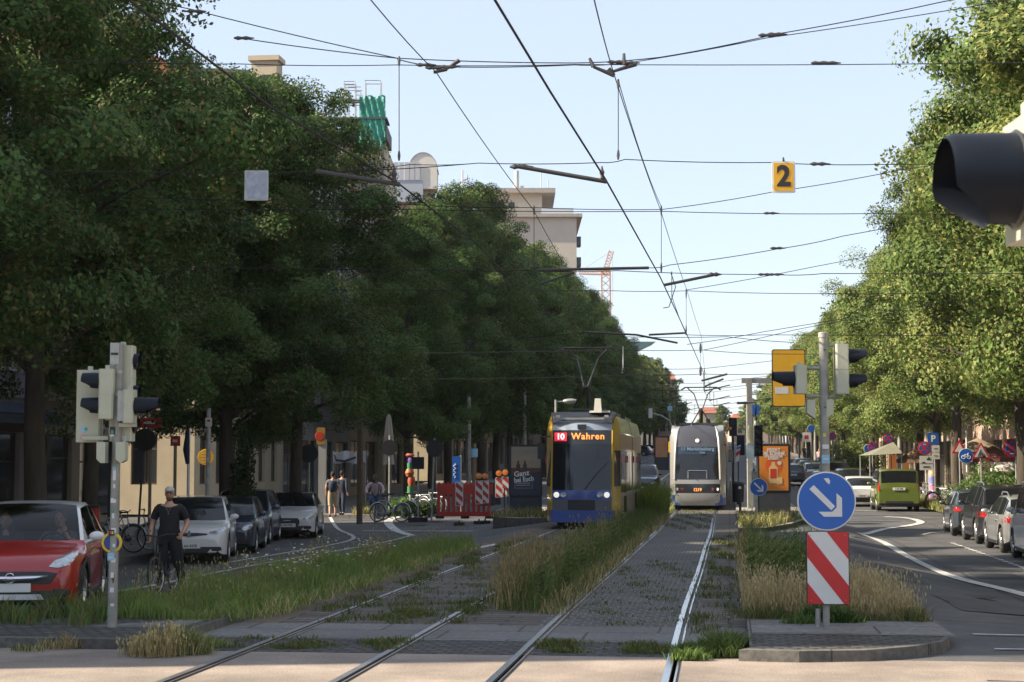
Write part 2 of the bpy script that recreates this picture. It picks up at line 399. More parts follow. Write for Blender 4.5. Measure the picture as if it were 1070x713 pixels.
line(-12.5, 58.2, -8.4, 57.4, .16)
mark([(430, 538.6), (470, 538.4), (515, 538)], .1)
PATCH = ground_mat('asphalt_patch', (.040, .041, .044), (.060, .061, .064)); TAR = mat('tar_seam', (.022, .022, .024), .45)
def pave_patch(x0, x1, y0, y1, m, name, z=.0035):
    b = MB(); n = 4; vs = []
    for i in range(n + 1):
        for x in (x0, x1): y = y0 + (y1 - y0) * i / n; vs.append((x + .03 * math.sin(i * 2.1 + x), y, gz(y, x) + z))
    b.add(vs, [(2 * i, 2 * i + 1, 2 * i + 3, 2 * i + 2) for i in range(n)]); return struct(b.build(name, m, smooth=0))
for q in ((3.1, 4.6, 24, 27.5), (2.9, 3.5, 31, 43), (5.0, 5.9, 36, 38), (-9.8, -8.6, 29, 33), (-11.8, -10.6, 22, 26), (-9.2, -8.0, 41, 49)): pave_patch(*q, PATCH, 'road_patch')
rs_ = random.Random(9)
def seam(x0, y0, x1, y1, w=.035):
    b = MB(); n = 26; vs = []
    for i in range(n + 1):
        t = i / n; x = x0 + (x1 - x0) * t + rs_.uniform(-.05, .05); y = y0 + (y1 - y0) * t + rs_.uniform(-.04, .04); d = Vector((-(y1 - y0), x1 - x0, 0)).normalized() * w * rs_.uniform(.3, .7)
        for q in (-1, 1): xx_, yy_ = x + d.x * q, y + d.y * q; vs.append((xx_, yy_, gz(yy_, xx_) + .0055))
    b.add(vs, [(2 * i, 2 * i + 1, 2 * i + 3, 2 * i + 2) for i in range(n)]); struct(b.build('tar_seam', TAR, smooth=0))
for q in ((4.9, 18, 4.8, 56), (2.6, 22, 8.0, 22.6), (2.5, 34, 8.2, 33.4), (-10.2, 18, -10.6, 56), (-13.6, 31, -7.2, 31.6), (-13.8, 44, -6.3, 43), (-20, 13.5, 14, 15.6), (2.2, 15.9, 9, 14.2), (3.3, 45, 8.1, 47)): seam(*q)
for (x_, y_) in ((4.0, 29.5), (6.9, 21.5), (-9.6, 37), (-11.9, 28.5), (3.6, 52)):
    g = thing('manhole_cover', {4.0: 'round iron manhole cover in the right roadway', 6.9: 'iron manhole cover nearer the right kerb', -9.6: 'iron manhole cover in the left roadway beside the median', -11.9: 'iron manhole cover in the left roadway behind the man in black', 3.6: 'far iron manhole cover in the right roadway'}[x_], 'manhole cover', (x_, y_, gz(y_, x_)))
    b = MB(); b.lathe([(.36, .002), (.36, .010), (.30, .012), (.295, .008), (.28, .009), (.001, .009)], None, 26); b.build('cover', mat('cast_iron', (.06, .055, .05), .6, .5, var=.3, scale=20), g)
# ================================================================= GRASS AND WEEDS
rng = np.random.default_rng(7)
def veg_mat(name, rough=.75, trans=.25):
    m = bpy.data.materials.new(name); nt, b = nodes(m); L = nt.links; N = nt.nodes
    a = N.new('ShaderNodeAttribute'); a.attribute_name = 'tint'; L.new(a.outputs['Color'], b.inputs['Base Color']); b.inputs['Roughness'].default_value = rough
    b.inputs['Specular IOR Level'].default_value = .25
    t = N.new('ShaderNodeBsdfTranslucent'); L.new(a.outputs['Color'], t.inputs['Color'])
    mx = N.new('ShaderNodeMixShader'); mx.inputs[0].default_value = trans
    L.new(b.outputs[0], mx.inputs[1]); L.new(t.outputs[0], mx.inputs[2]); L.new(mx.outputs[0], N['Material Output'].inputs['Surface'])
    return m
VEG = veg_mat('grass_blades')
def np_mesh(name, V, Fq, colors, m, parent=None):
    """V (n,3), Fq list of (count, verts-per-face, index array)"""
    me = bpy.data.meshes.new(name); me.vertices.add(len(V)); me.vertices.foreach_set('co', V.astype(np.float32).ravel())
    loops = np.concatenate([f.ravel() for f in Fq]); sizes = np.concatenate([np.full(len(f), f.shape[1]) for f in Fq])
    me.loops.add(len(loops)); me.loops.foreach_set('vertex_index', loops.astype(np.int32))
    starts = np.concatenate([[0], np.cumsum(sizes)[:-1]])
    me.polygons.add(len(sizes)); me.polygons.foreach_set('loop_start', starts.astype(np.int32)); me.polygons.foreach_set('loop_total', sizes.astype(np.int32))
    at_ = me.color_attributes.new('tint', 'FLOAT_COLOR', 'POINT')
    c4 = np.ones((len(V), 4), np.float32); c4[:, :3] = colors; at_.data.foreach_set('color', c4.ravel())
    me.materials.append(m); me.update(); me.validate()
    o = bpy.data.objects.new(name, me); return link(o, parent)
def in_poly(x, y, poly):
    c = np.zeros(len(x), bool); n = len(poly)
    for i in range(n):
        x1, y1 = poly[i]; x2, y2 = poly[(i + 1) % n]
        k = ((y1 > y) != (y2 > y)); xi = (x2 - x1) * (y - y1) / ((y2 - y1) if y2 != y1 else 1e-9) + x1
        c ^= (k & (x < xi))
    return c
def sample(poly, n, clump=0):
    xs_ = [p[0] for p in poly]; ys_ = [p[1] for p in poly]; X = []; Y = []
    while sum(map(len, X)) < n:
        x = rng.uniform(min(xs_), max(xs_), n); y = rng.uniform(min(ys_), max(ys_), n); k = in_poly(x, y, poly)
        if clump:
            f = np.sin(x * 5.1 + 1.3 * np.sin(y * 2.3)) * np.sin(y * 3.7 + x * 1.7) + .6 * np.sin(y * 1.1 + x * 7)
            k &= (rng.random(n) < 1 / (1 + np.exp(-(f - clump + .6) * 4)))
        X.append(x[k]); Y.append(y[k])
    return np.concatenate(X)[:n], np.concatenate(Y)[:n]
class Blades:
    def __init__(s): s.V = []; s.Q = []; s.T = []; s.C = []; s.n = 0
    def add(s, x, y, h, w, lean, cols, z0=.0, seed=None, seedcol=None):
        n = len(x); h = h * (.62 + .75 * (.5 + .25 * np.sin(x * 6.3 + 1.7 * np.sin(y * 2.9)) + .25 * np.sin(y * 4.7 + x * 2.2 + 2 * np.sin(x * 3.1)))) if n > 60 else h
        x = x + rng.normal(size=n) * (.05 if n > 60 else 0); lean = min(1.1, lean * 1.35)
        a = rng.uniform(0, 2 * np.pi, n); wx = np.cos(a) * w / 2; wy = np.sin(a) * w / 2
        la = rng.uniform(0, 2 * np.pi, n); l = rng.uniform(.2, 1, n) * lean * h; lx = np.cos(la) * l; ly = np.sin(la) * l
        g = np.array([gz(v, u if (u > 3 or u < -12) else -2) for u, v in zip(x, y)]) if y.max() > 40 else np.zeros(n); z = g + z0
        P = np.empty((n, 5, 3))
        P[:, 0] = np.c_[x - wx, y - wy, z]; P[:, 1] = np.c_[x + wx, y + wy, z]
        P[:, 2] = np.c_[x + wx * .7 + lx * .35, y + wy * .7 + ly * .35, z + h * .55]; P[:, 3] = np.c_[x - wx * .7 + lx * .35, y - wy * .7 + ly * .35, z + h * .55]
        P[:, 4] = np.c_[x + lx, y + ly, z + h * (1 - .15 * lean)]
        b = s.n + 5 * np.arange(n)[:, None]; s.Q.append(b + np.array([0, 1, 2, 3])); s.T.append(b + np.array([3, 2, 4]))
        s.V.append(P.reshape(-1, 3)); s.C.append(np.repeat(cols, 5, 0)); s.n += 5 * n
        if seed:
            r, hl = seed; P2 = np.empty((n, 4, 3)); c = P[:, 4]
            P2[:, 0] = c + np.c_[np.zeros(n), np.zeros(n), -hl * np.ones(n)]; P2[:, 2] = c + np.array([0, 0, hl * .6])
            P2[:, 1] = c + np.c_[np.cos(a) * r, np.sin(a) * r, np.zeros(n)]; P2[:, 3] = c - np.c_[np.cos(a) * r, np.sin(a) * r, np.zeros(n)]
            b = s.n + 4 * np.arange(n)[:, None]; s.Q.append(b + np.array([0, 1, 2, 3])); s.V.append(P2.reshape(-1, 3)); s.n += 4 * n
            sc_ = np.tile(np.array(seedcol), (n, 1)) * rng.uniform(.7, 1.25, (n, 1)); s.C.append(np.repeat(sc_, 4, 0))
    def build(s, name, label):
        o = np_mesh(name, np.concatenate(s.V), [np.concatenate(s.Q), np.concatenate(s.T)], np.clip(np.concatenate(s.C), 0, 1), VEG)
        return tag(o, label, name.replace('_', ' '), kind='stuff')
def cols(n, base, v=.3, alt=None, pa=.0):
    c = np.tile(np.array(base), (n, 1)) * rng.uniform(1 - v, 1 + v, (n, 1)); c[:, 0] *= rng.uniform(.85, 1.25, n)
    if alt is not None:
        k = rng.random(n) < pa; c[k] = np.array(alt) * rng.uniform(1 - v, 1 + v, (k.sum(), 1))
    return c
GR = (.165, .25, .06); GD = (.09, .15, .038); ST = (.42, .35, .17); ST2 = (.19, .15, .07)
# left median
med = [(-7.75, 19.9), (-6.05, 19.6), (-5.9, 22), (-5.75, 38.5), (-6.1, 39), (-6.5, 36), (-7.1, 30), (-7.5, 25)]
B = Blades()
x, y = sample(med, 36000); B.add(x, y, rng.uniform(.08, .36, len(x)) * (.62 + .4 * np.clip((y - 20) / 3, 0, 1)) * (.8 + .35 * np.sin(x * 4 + y * 2.1)), .012, .5, cols(len(x), GR, .35, ST2, .08), .1)
x, y = sample(med, 1700, 1); B.add(x, y, rng.uniform(.25, .52, len(x)), .006, .25, cols(len(x), (.16, .17, .06), .3), .1, (.010, .03), (.28, .25, .12))
x, y = sample([(-6.3, 19.6), (-5.5, 20.5), (-5.45, 38), (-5.8, 38)], 5000, .3); B.add(x, y, rng.uniform(.06, .24, len(x)), .012, .8, cols(len(x), GR, .35, ST, .3), .06)
x, y = sample([(-8.9, 19.0), (-7.2, 18.7), (-7.0, 20.6), (-7.7, 21.4)], 1500, .2); B.add(x, y, rng.uniform(.08, .35, len(x)), .014, .6, cols(len(x), GD, .3, ST2, .2), .1)
B.build('grass', 'long green grass with straw tips growing on the median left of the tracks')
B = Blades()
x, y = sample([(-7.0, 23), (-6.1, 23), (-6.0, 31), (-6.6, 31)], 150, .6)
B.add(x, y, rng.uniform(.38, .5, len(x)), .006, .15, cols(len(x), GR, .2), .1, (.028, .012), (.7, .7, .66)); B.build('wild_flowers', 'small white flower heads standing in the green median grass')
# tuft in front of the left median
B = Blades()
def tuft(px, py, r, n, h, base, alt, pa, w=.012, lean=.5, z=.01, seed=None, sc_=None):
    c = G(px, py); t = rng.uniform(0, 6.28, n); q = r * np.sqrt(rng.random(n)); x = c.x + q * np.cos(t); y = c.y + q * np.sin(t) * .7
    B.add(x, y, rng.uniform(.3, 1, n) * h * (1.1 - .5 * q / r), w, lean, cols(n, base, .3, alt, pa), z, seed, sc_)
tuft(178, 683, .42, 1500, .34, (.12, .17, .05), ST, .3, .009, .7); tuft(160, 686, .3, 500, .42, ST, ST2, .3, .006, .3, .01, (.01, .03), ST)
tuft(205, 676, .3, 700, .26, GR, ST, .15); tuft(62, 678, .2, 260, .2, ST2, ST, .5, .008); tuft(30, 681, .15, 120, .12, GD, ST, .4)
B.build('grass_tuft', 'pale green and straw grass tuft at the kerb corner right of the left signal pole')
B = Blades()
tuft(738, 686, .3, 1500, .34, GD, (.12, .16, .04), .4, .018, .7); tuft(765, 680, .22, 900, .26, (.08, .13, .03), ST2, .1, .016, .7); tuft(722, 690, .15, 400, .16, GD, GR, .5, .016, .9)
tuft(905, 661, .12, 200, .14, GD, GR, .5, .016, .9)
B.build('grass_tuft', 'low leafy green weed tuft at the near corner of the right traffic island')
B = Blades()
tuft(857, 659, .2, 800, .32, (.05, .10, .025), GR, .3, .02, .8, .11); tuft(882, 661, .14, 400, .22, (.05, .10, .025), GR, .3, .02, .8, .11); tuft(836, 662, .14, 260, .15, GD, GR, .3, .02, .9, .11)
B.build('grass_tuft', 'green weed tuft round the foot of the striped board post')
# weeds between the tracks
HZ = .11
def herb(x0, y0, h, n=46, hc=(.085, .15, .03)):
    """upright weed: stem with leaves all the way up"""
    t = np.linspace(0, 1, n); a = t * 40
    B.add(np.array([x0]), np.array([y0]), np.array([h]), .012, .1, cols(1, (.10, .14, .04)), HZ)
    m = n; zz = .08 + t * h * .92
    l = .10 * (1.1 - .7 * t); P = np.empty((m, 4, 3)); dx = np.cos(a) * l; dy = np.sin(a) * l; w = .016
    base = np.c_[np.full(m, x0), np.full(m, y0), zz + HZ]
    P[:, 0] = base; P[:, 2] = base + np.c_[dx, dy, l * .5]; P[:, 1] = base + np.c_[dx * .5 - dy * .14, dy * .5 + dx * .14, l * .35]; P[:, 3] = base + np.c_[dx * .5 + dy * .14, dy * .5 - dx * .14, l * .35]
    b_ = B.n + 4 * np.arange(m)[:, None]; B.Q.append(b_ + np.array([0, 1, 2, 3])); B.V.append(P.reshape(-1, 3)); B.n += 4 * m
    B.C.append(np.repeat(cols(m, hc, .3), 4, 0))
B = Blades()
mid = [(-3.0, 22.6), (-2.5, 22.2), (-2.3, 24), (-2.25, 60), (-3.2, 60), (-3.2, 26), (-3.15, 23.4)]
x, y = sample(mid, 26000); B.add(x, y, rng.uniform(.12, .55, len(x)) * (.75 + .4 * np.sin(x * 5 + y * 1.7)), .014, .5, cols(len(x), (.10, .15, .04), .35, ST2, .1), 0)
x, y = sample([(-3.1, 23), (-2.75, 22.8), (-2.6, 26), (-2.5, 42), (-3.2, 42)], 2700); B.add(x, y, rng.uniform(.32, .72, len(x)) * (.82 + .25 * np.sin(y * 2.3 + x * 6)), .009, .3, cols(len(x), (.13, .19, .05), .3, ST, .18), 0, (.012, .045), (.24, .2, .1))
x, y = sample([(-3.15, 22.7), (-2.8, 22.5), (-2.7, 27), (-3.2, 27)], 1500); B.add(x, y, rng.uniform(.3, .75, len(x)), .009, .3, cols(len(x), (.15, .16, .06), .3, ST, .5), 0, (.01, .06), (.26, .2, .1))
x, y = sample([(-3.3, 60), (-2.3, 60), (-2.3, 130), (-3.3, 130)], 9000); B.add(x, y, rng.uniform(.2, .75, len(x)), .03, .4, cols(len(x), GR, .35, ST, .3), 0)
x, y = sample([(-2.4, 22), (-2.12, 22), (-2.12, 60), (-2.4, 60)], 5000, .4); B.add(x, y, rng.uniform(.08, .4, len(x)), .012, .7, cols(len(x), (.13, .14, .05), .35, ST, .5), 0)
HZ = 0
for i in range(170):
    yy_ = 22.8 + 26 * rng.random() ** 1.4; herb(rng.uniform(-3.1, -2.4), yy_, rng.uniform(.3, .8), 40, [(.09, .15, .035), (.13, .17, .045), (.06, .10, .03)][i % 3])
HZ = .11
B.build('weeds', 'tall green and straw weeds growing between the two tram tracks')
B = Blades()
for px_, py_, n_, h_ in ((690, 566, 0, 0),): pass
c = XD(-2.75, 62); t = rng.uniform(0, 6.28, 3500); q = 1.0 * np.sqrt(rng.random(3500))
B.add(c.x + .45 * q * np.cos(t), c.y + 3 * q * np.sin(t), rng.uniform(.4, 1.25, 3500), .04, .5, cols(3500, (.16, .21, .04), .3), 0)
B.build('weeds', 'bright yellow green weed bush between the two trams')
# moss and grass in the track beds
B = Blades()
for poly, n_, h_ in (([(-4.9, 20.5), (-3.5, 20.5), (-3.5, 24), (-4.9, 24)], 1800, .09), ([(-5.3, 17.6), (-3.4, 17.6), (-3.4, 18.7), (-5.3, 18.7)], 1600, .07), ([(-2.0, 17.6), (-.5, 17.6), (-.5, 18.6), (-2, 18.6)], 1700, .08),
                     ([(-2.0, 20.6), (-.6, 20.6), (-.6, 34), (-2, 34)], 1400, .06), ([(-.5, 18), (.15, 18), (.15, 46), (-.5, 46)], 2600, .12), ([(-5.4, 22), (-4.9, 22), (-4.9, 44), (-5.4, 44)], 2600, .12), ([(-3.5, 20.6), (-3.2, 20.6), (-3.2, 40), (-3.5, 40)], 2200, .16), ([(-4.9, 24), (-3.5, 24), (-3.5, 48), (-4.9, 48)], 2600, .08), ([(-2, 50), (-.6, 50), (-.6, 75), (-2, 75)], 1800, .1)):
    x, y = sample(poly, n_, 1.1); B.add(x, y, rng.uniform(.3, 1, len(x)) * h_, .014, .8, cols(len(x), (.09, .125, .03), .3, ST2, .2), .005)
B.build('grass_in_paving', 'short grass and moss growing in the joints of the track paving')
# right island
B = Blades()
dry = [(.2, 20.7), (2.15, 20.4), (2.12, 22.2), (1.9, 25), (.2, 27)]
x, y = sample(dry, 11000); B.add(x, y, rng.uniform(.15, .52, len(x)) * (.85 + .2 * np.sin(x * 9) * np.sin(y * 4 + x * 3)), .007, .3, cols(len(x), ST, .3, ST2, .3), .11, (.009, .035), (.46, .38, .21))
x, y = sample([(.1, 20.5), (2.2, 20.3), (2.2, 20.7), (.1, 21)], 1500, .3); B.add(x, y, rng.uniform(.05, .2, len(x)), .014, .8, cols(len(x), GD, .3, ST2, .4), .11)
x, y = sample([(.2, 26), (1.9, 25), (1.2, 34), (.5, 39.5), (.2, 39.5)], 6000); B.add(x, y, rng.uniform(.15, .5, len(x)), .012, .4, cols(len(x), (.12, .14, .05), .3, ST, .4), .11)
B.build('dry_grass', 'dry straw coloured grass on the traffic island behind the striped board')
B = Blades()
for i in range(150):
    X_ = rng.uniform(.22, 1.35) if i % 4 else rng.uniform(1.0, 1.55)
    Y_ = rng.uniform(22.6, 26.5)
    herb(X_, Y_, rng.uniform(.55, 1.25) * (1.0 if X_ < 1.0 else .85))
B.build('tall_weeds', 'tall bright green weeds rising behind the dry grass on the right traffic island')
B = Blades()
for poly, n_ in (([(.3, 48.9), (1.0, 49), (2.3, 57), (.3, 57)], 3500), ([(-7.9, 57.4), (-5.9, 57), (-5.9, 59), (-7.9, 59)], 1200)):
    x, y = sample(poly, n_, .2); B.add(x, y, rng.uniform(.08, .4, len(x)), .02, .5, cols(len(x), (.14, .18, .05), .3, ST, .4), .12)
B.build('grass', 'sunlit sparse grass at the near ends of the tram platforms')
B = Blades()
for (xa, xb, ya, yb, n_, h_) in ((-15.0, -14.1, 67.8, 76, 4500, .35), (8.5, 9.6, 56, 58.4, 1500, .4), (8.45, 9.5, 68, 110, 9000, .5), (8.6, 11, 40, 52, 7000, .9)):
    x = rng.uniform(xa, xb, n_); y = rng.uniform(ya, yb, n_); B.add(x, y, rng.uniform(.3, 1, n_) * h_, .03, .4, cols(n_, (.15, .18, .05), .3, ST, .3), .12)
B.build('grass', 'tall green roadside grass round the feet of the pavement trees')
# ================================================================= TREES
LEAF = veg_mat('leaves', .6, .32)
BARK = mat('bark', (.062, .050, .038), .95, var=.45, scale=3.5, bump=.9, bscale=9, stretch=(1, 1, .22))
def make_crown(seed, H, Rc, z0, nclump, per, leaf, tone=0, cx=0.0):
    r = np.random.default_rng(seed)
    n = int(nclump * 1.15); per = int(per * 1.15)
    prof = lambda t: np.clip(np.sin(np.pi * np.clip(t, 0, 1) ** .66) ** .6, .10, 1) * (1.05 - .42 * t)
    # leafy boughs: big lobes, each carrying its own clumps
    m = 30; hl = (np.arange(m) + r.random(m)) / m * .97; pl = np.arange(m) * 2.4 + r.uniform(-.5, .5, m)
    ql = r.uniform(.50, .88, m); rl = Rc * prof(hl) * ql
    LC = np.c_[rl * np.cos(pl) + cx, rl * np.sin(pl), z0 + .5 + hl * (H - z0 - .7)]; LR = r.uniform(1.0, 1.75, m) * (Rc / 4.8) * (1.1 - .45 * hl)
    li = r.integers(0, m, n); u = r.normal(size=(n, 3)); u /= np.linalg.norm(u, axis=1)[:, None]
    C = LC[li] + u * (LR[li] * r.random(n) ** .3)[:, None] * np.array([1.15, 1.15, .8])
    cr = r.uniform(.38, .78, n)
    k = r.random(n) < .12   # a dark core behind the boughs
    C[k] = np.c_[np.zeros(k.sum()) + cx, np.zeros(k.sum()), np.zeros(k.sum())] + np.c_[r.normal(size=(k.sum(), 2)) * Rc * .28, z0 + 1 + r.random(k.sum()) * (H - z0) * .75]; cr[k] *= 1.5
    N = n * per; idx = np.repeat(np.arange(n), per)
    d = r.normal(size=(N, 3)); d /= np.linalg.norm(d, axis=1)[:, None]
    rad = r.random(N) ** .36
    P = C[idx] + d * (rad * cr[idx])[:, None] * np.array([1.12, 1.12, .72]) - np.c_[np.zeros(N), np.zeros(N), .22 * (rad ** 2) * cr[idx] * (np.abs(d[:, 0]) + np.abs(d[:, 1]))]
    nrm = d * .35 + u[idx] * .75 + np.array([0, 0, .25]) + r.normal(size=(N, 3)) * .42; nrm /= np.linalg.norm(nrm, axis=1)[:, None]
    t = np.cross(nrm, r.normal(size=(N, 3))); t /= np.linalg.norm(t, axis=1)[:, None]; b = np.cross(nrm, t)
    s = leaf * r.uniform(.65, 1.35, N)[:, None]
    V = np.empty((N, 4, 3)); V[:, 0] = P - t * s; V[:, 1] = P + b * s * .62 - t * s * .1 - nrm * s * .18; V[:, 2] = P + t * s; V[:, 3] = P - b * s * .62 - t * s * .1 - nrm * s * .18
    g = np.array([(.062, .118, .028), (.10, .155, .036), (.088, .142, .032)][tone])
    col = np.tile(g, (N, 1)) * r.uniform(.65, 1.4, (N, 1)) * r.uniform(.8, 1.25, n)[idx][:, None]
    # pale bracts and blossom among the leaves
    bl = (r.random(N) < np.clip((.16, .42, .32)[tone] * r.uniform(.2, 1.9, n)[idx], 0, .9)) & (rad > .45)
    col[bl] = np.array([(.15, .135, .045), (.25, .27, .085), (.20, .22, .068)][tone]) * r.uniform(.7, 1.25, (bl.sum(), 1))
    return V.reshape(-1, 3), np.arange(4 * N).reshape(-1, 4), np.repeat(col, 4, 0), C
def make_tree(seed, H=15.2, Rc=5.0, z0=3.6, nclump=240, per=230, leaf=.052, tone=0, tr=.2, lean=.0, cx=0.0):
    V, Q, Cc, C = make_crown(seed, H, Rc, z0, nclump, per, leaf, tone, cx)
    rd = random.Random(seed); b = MB()
    k = 11; pts = []; rs = []
    top = H * .82
    for i in range(k):
        t = i / (k - 1); pts.append((cx * t + lean * t * 2 + rd.uniform(-.07, .07) * (i > 0), rd.uniform(-.07, .07) * (i > 0), t * top)); rs.append(tr * (1.35 if i == 0 else 1.0) * (1 - t) ** .75 + .03)
    pts.insert(1, (pts[0][0], pts[0][1], .45)); rs.insert(1, tr * 1.04)
    b.tube(pts, rs, 12)
    order = sorted(range(len(C)), key=lambda i: rd.random())[:34]
    for i in order:
        c = Vector(C[i]); h = max(3.7, min(top * .93, c.z - rd.uniform(.8, 2.4))); t = h / top
        p0 = Vector((cx * t + lean * t * 2, 0, h)); r0 = max(.03, (tr * (1 - t) ** .75) * .5)
        mid = p0.lerp(c, .5) + Vector((rd.uniform(-.3, .3), rd.uniform(-.3, .3), rd.uniform(-.1, .4)))
        b.tube([p0, p0.lerp(mid, .5) + Vector((0, 0, .12)), mid, c], [r0, r0 * .8, r0 * .6, .015], 6)
    return V, Q, Cc, b
TREEDATA = {}
def tree(key, label, loc, rz, group=None, scale=1.0, cat='tree', **kw):
    o = thing('linden_tree', label, cat, loc, rz, group); o.scale = (scale, scale, scale)
    if key not in TREEDATA:
        V, Q, Cc, b = make_tree(**kw)
        t = b.build('trunk', BARK, o, smooth=60); c = np_mesh('crown', V, [Q], Cc, LEAF, o)
        TREEDATA[key] = (t, c)
    else:
        for s in TREEDATA[key]: link(s.copy(), o)
    return o
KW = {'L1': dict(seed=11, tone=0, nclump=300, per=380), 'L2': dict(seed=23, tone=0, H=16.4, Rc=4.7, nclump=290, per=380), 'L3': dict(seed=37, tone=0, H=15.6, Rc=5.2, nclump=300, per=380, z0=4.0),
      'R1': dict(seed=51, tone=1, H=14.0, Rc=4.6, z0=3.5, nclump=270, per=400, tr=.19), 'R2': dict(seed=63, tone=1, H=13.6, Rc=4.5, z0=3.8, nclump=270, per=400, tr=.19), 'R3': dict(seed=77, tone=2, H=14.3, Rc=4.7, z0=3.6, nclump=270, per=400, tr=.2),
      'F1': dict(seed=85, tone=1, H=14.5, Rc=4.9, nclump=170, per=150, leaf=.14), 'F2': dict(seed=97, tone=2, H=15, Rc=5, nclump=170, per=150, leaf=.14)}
GL = 'lindens along the left pavement'; GRR = 'lindens along the right pavement'
rt = random.Random(4)
left = [(29.5, -14.6, 'L1', 'nearest linden of the left row, its dark crown filling the top left corner', 1.0),
        (36.2, -14.5, 'L2', 'linden with a thin straight trunk before the shop with the blue ribbed canopy', 1.08),
        (41.5, -15.2, 'L3', 'linden with its trunk just behind the left signal pole', .92),
        (50.2, -14.5, 'L1', 'linden with the thickest trunk, behind the white parked hatchback', .91),
        (53.6, -15.6, 'L2', 'dark linden trunk second from the left behind the parked dark car', .78),
        (57.2, -14.6, 'L3', 'linden with a bent trunk rising behind the parked dark blue estate car', .98),
        (75.0, -13.9, 'L2', 'linden with an ivy flecked trunk beside the closed beige parasol', .79),
        (83.5, -14.3, 'L1', 'leaning linden trunk at the left end of the red construction barrier', .97),
        (90.0, -14.6, 'L3', 'linden behind the red construction barrier beside the blue banner', 1.06),
        (99.0, -14.2, 'L2', 'linden behind the pair of warning lamps on the striped boards', 1.1),
        (108, -14.5, 'L1', 'linden standing behind the left platform poster case', 1.1)]
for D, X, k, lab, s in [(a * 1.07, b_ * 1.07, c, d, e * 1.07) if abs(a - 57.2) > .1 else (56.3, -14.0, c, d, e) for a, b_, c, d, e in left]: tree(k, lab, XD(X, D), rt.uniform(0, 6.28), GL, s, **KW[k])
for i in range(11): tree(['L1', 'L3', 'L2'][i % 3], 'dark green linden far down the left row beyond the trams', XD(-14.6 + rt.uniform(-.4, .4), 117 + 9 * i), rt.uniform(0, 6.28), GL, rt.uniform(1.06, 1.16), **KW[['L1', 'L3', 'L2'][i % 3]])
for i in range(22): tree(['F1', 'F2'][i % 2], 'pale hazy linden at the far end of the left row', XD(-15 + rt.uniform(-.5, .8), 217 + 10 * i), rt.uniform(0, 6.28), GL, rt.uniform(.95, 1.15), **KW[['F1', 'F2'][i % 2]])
right = [(33, 9.8, 'R1', 'nearest linden of the right row, its sunlit crown cut by the right picture edge', 1.2),
         (41, 9.9, 'R3', 'sunlit linden standing beside the parked black off-roader on the right', 1.3),
         (49, 9.6, 'R2', 'sunlit linden above the parked dark blue hatchback on the right', 1.25),
         (71.5, 9.35, 'R3', 'linden with a pale worn trunk left of the round blue cycle sign', 1.08),
         (80, 9.5, 'R1', 'linden with a dark trunk just right of the parking sign', 1.03),
         (88, 9.6, 'R2', 'linden with its trunk behind the green van on the right', 1.0),
         (97, 9.5, 'R3', 'linden beside the grey fabric canopy on the right pavement', 1.0),
         (57, 9.6, 'R1', 'sunlit linden at the corner of the side street on the right', 1.18)]
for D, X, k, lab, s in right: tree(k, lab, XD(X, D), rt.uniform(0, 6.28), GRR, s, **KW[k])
for i in range(12): tree(['R1', 'R3', 'R2'][i % 3], 'yellow green linden far down the right row behind the parked cars', XD(9.5 + rt.uniform(-.4, .4), 106 + 9 * i), rt.uniform(0, 6.28), GRR, rt.uniform(.92, 1.04), **KW[['R1', 'R3', 'R2'][i % 3]])
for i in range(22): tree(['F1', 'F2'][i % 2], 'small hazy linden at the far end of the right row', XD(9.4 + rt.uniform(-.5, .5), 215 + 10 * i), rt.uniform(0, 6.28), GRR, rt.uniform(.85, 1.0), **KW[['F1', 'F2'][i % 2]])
for i in range(9):
    tree(['F1', 'F2'][i % 2], 'far tree closing the end of the street between the two rows', Vector((-34 + i * 6.5 + rt.uniform(-1, 1), 455 + rt.uniform(-12, 12), gz(455))), rt.uniform(0, 6.28), 'trees closing the street end', rt.uniform(.45, .75), **KW[['F1', 'F2'][i % 2]])
for i in range(7):  # tree rows added out of view, for the tram windscreens to reflect
    for X_ in (-15.2, 9.4): tree(['F1', 'F2'][i % 2], 'unseen linden added behind the crossing for the tram glass to reflect', Vector((X_, -24 - 9 * i, 0)), rt.uniform(0, 6.28), 'unseen lindens added behind the crossing', 1.1, **KW[['F1', 'F2'][i % 2]])
# ================================================================= BUILDINGS
def wmat(name, c, v=.10): return mat(name, c, .9, var=v, scale=.8, bump=.15, bscale=30)
CREAM = wmat('cream_plaster', (.42, .36, .26)); LILAC = wmat('lilac_plaster', (.30, .27, .29)); BEIGE = wmat('beige_plaster', (.40, .34, .27)); SAND = wmat('sandstone', (.30, .25, .18))
PINKP = wmat('pink_plaster', (.45, .33, .27)); BRICKR = wmat('red_brick_wall', (.22, .09, .06)); GREYP = wmat('grey_plaster', (.30, .30, .29)); OLIVE = wmat('brown_shopfront', (.10, .085, .07))
ROOFR = mat('red_roof_tiles', (.26, .09, .05), .85, var=.3, scale=2); ROOFD = mat('dark_roof', (.06, .062, .068), .7, var=.2, scale=2)
FRAMEW = mat('window_frame_white', (.55, .54, .5), .5); FRAMEB = mat('window_frame_brown', (.07, .05, .035), .6)
WGL = glass_dark('window_glass', (.03, .036, .042), .05)
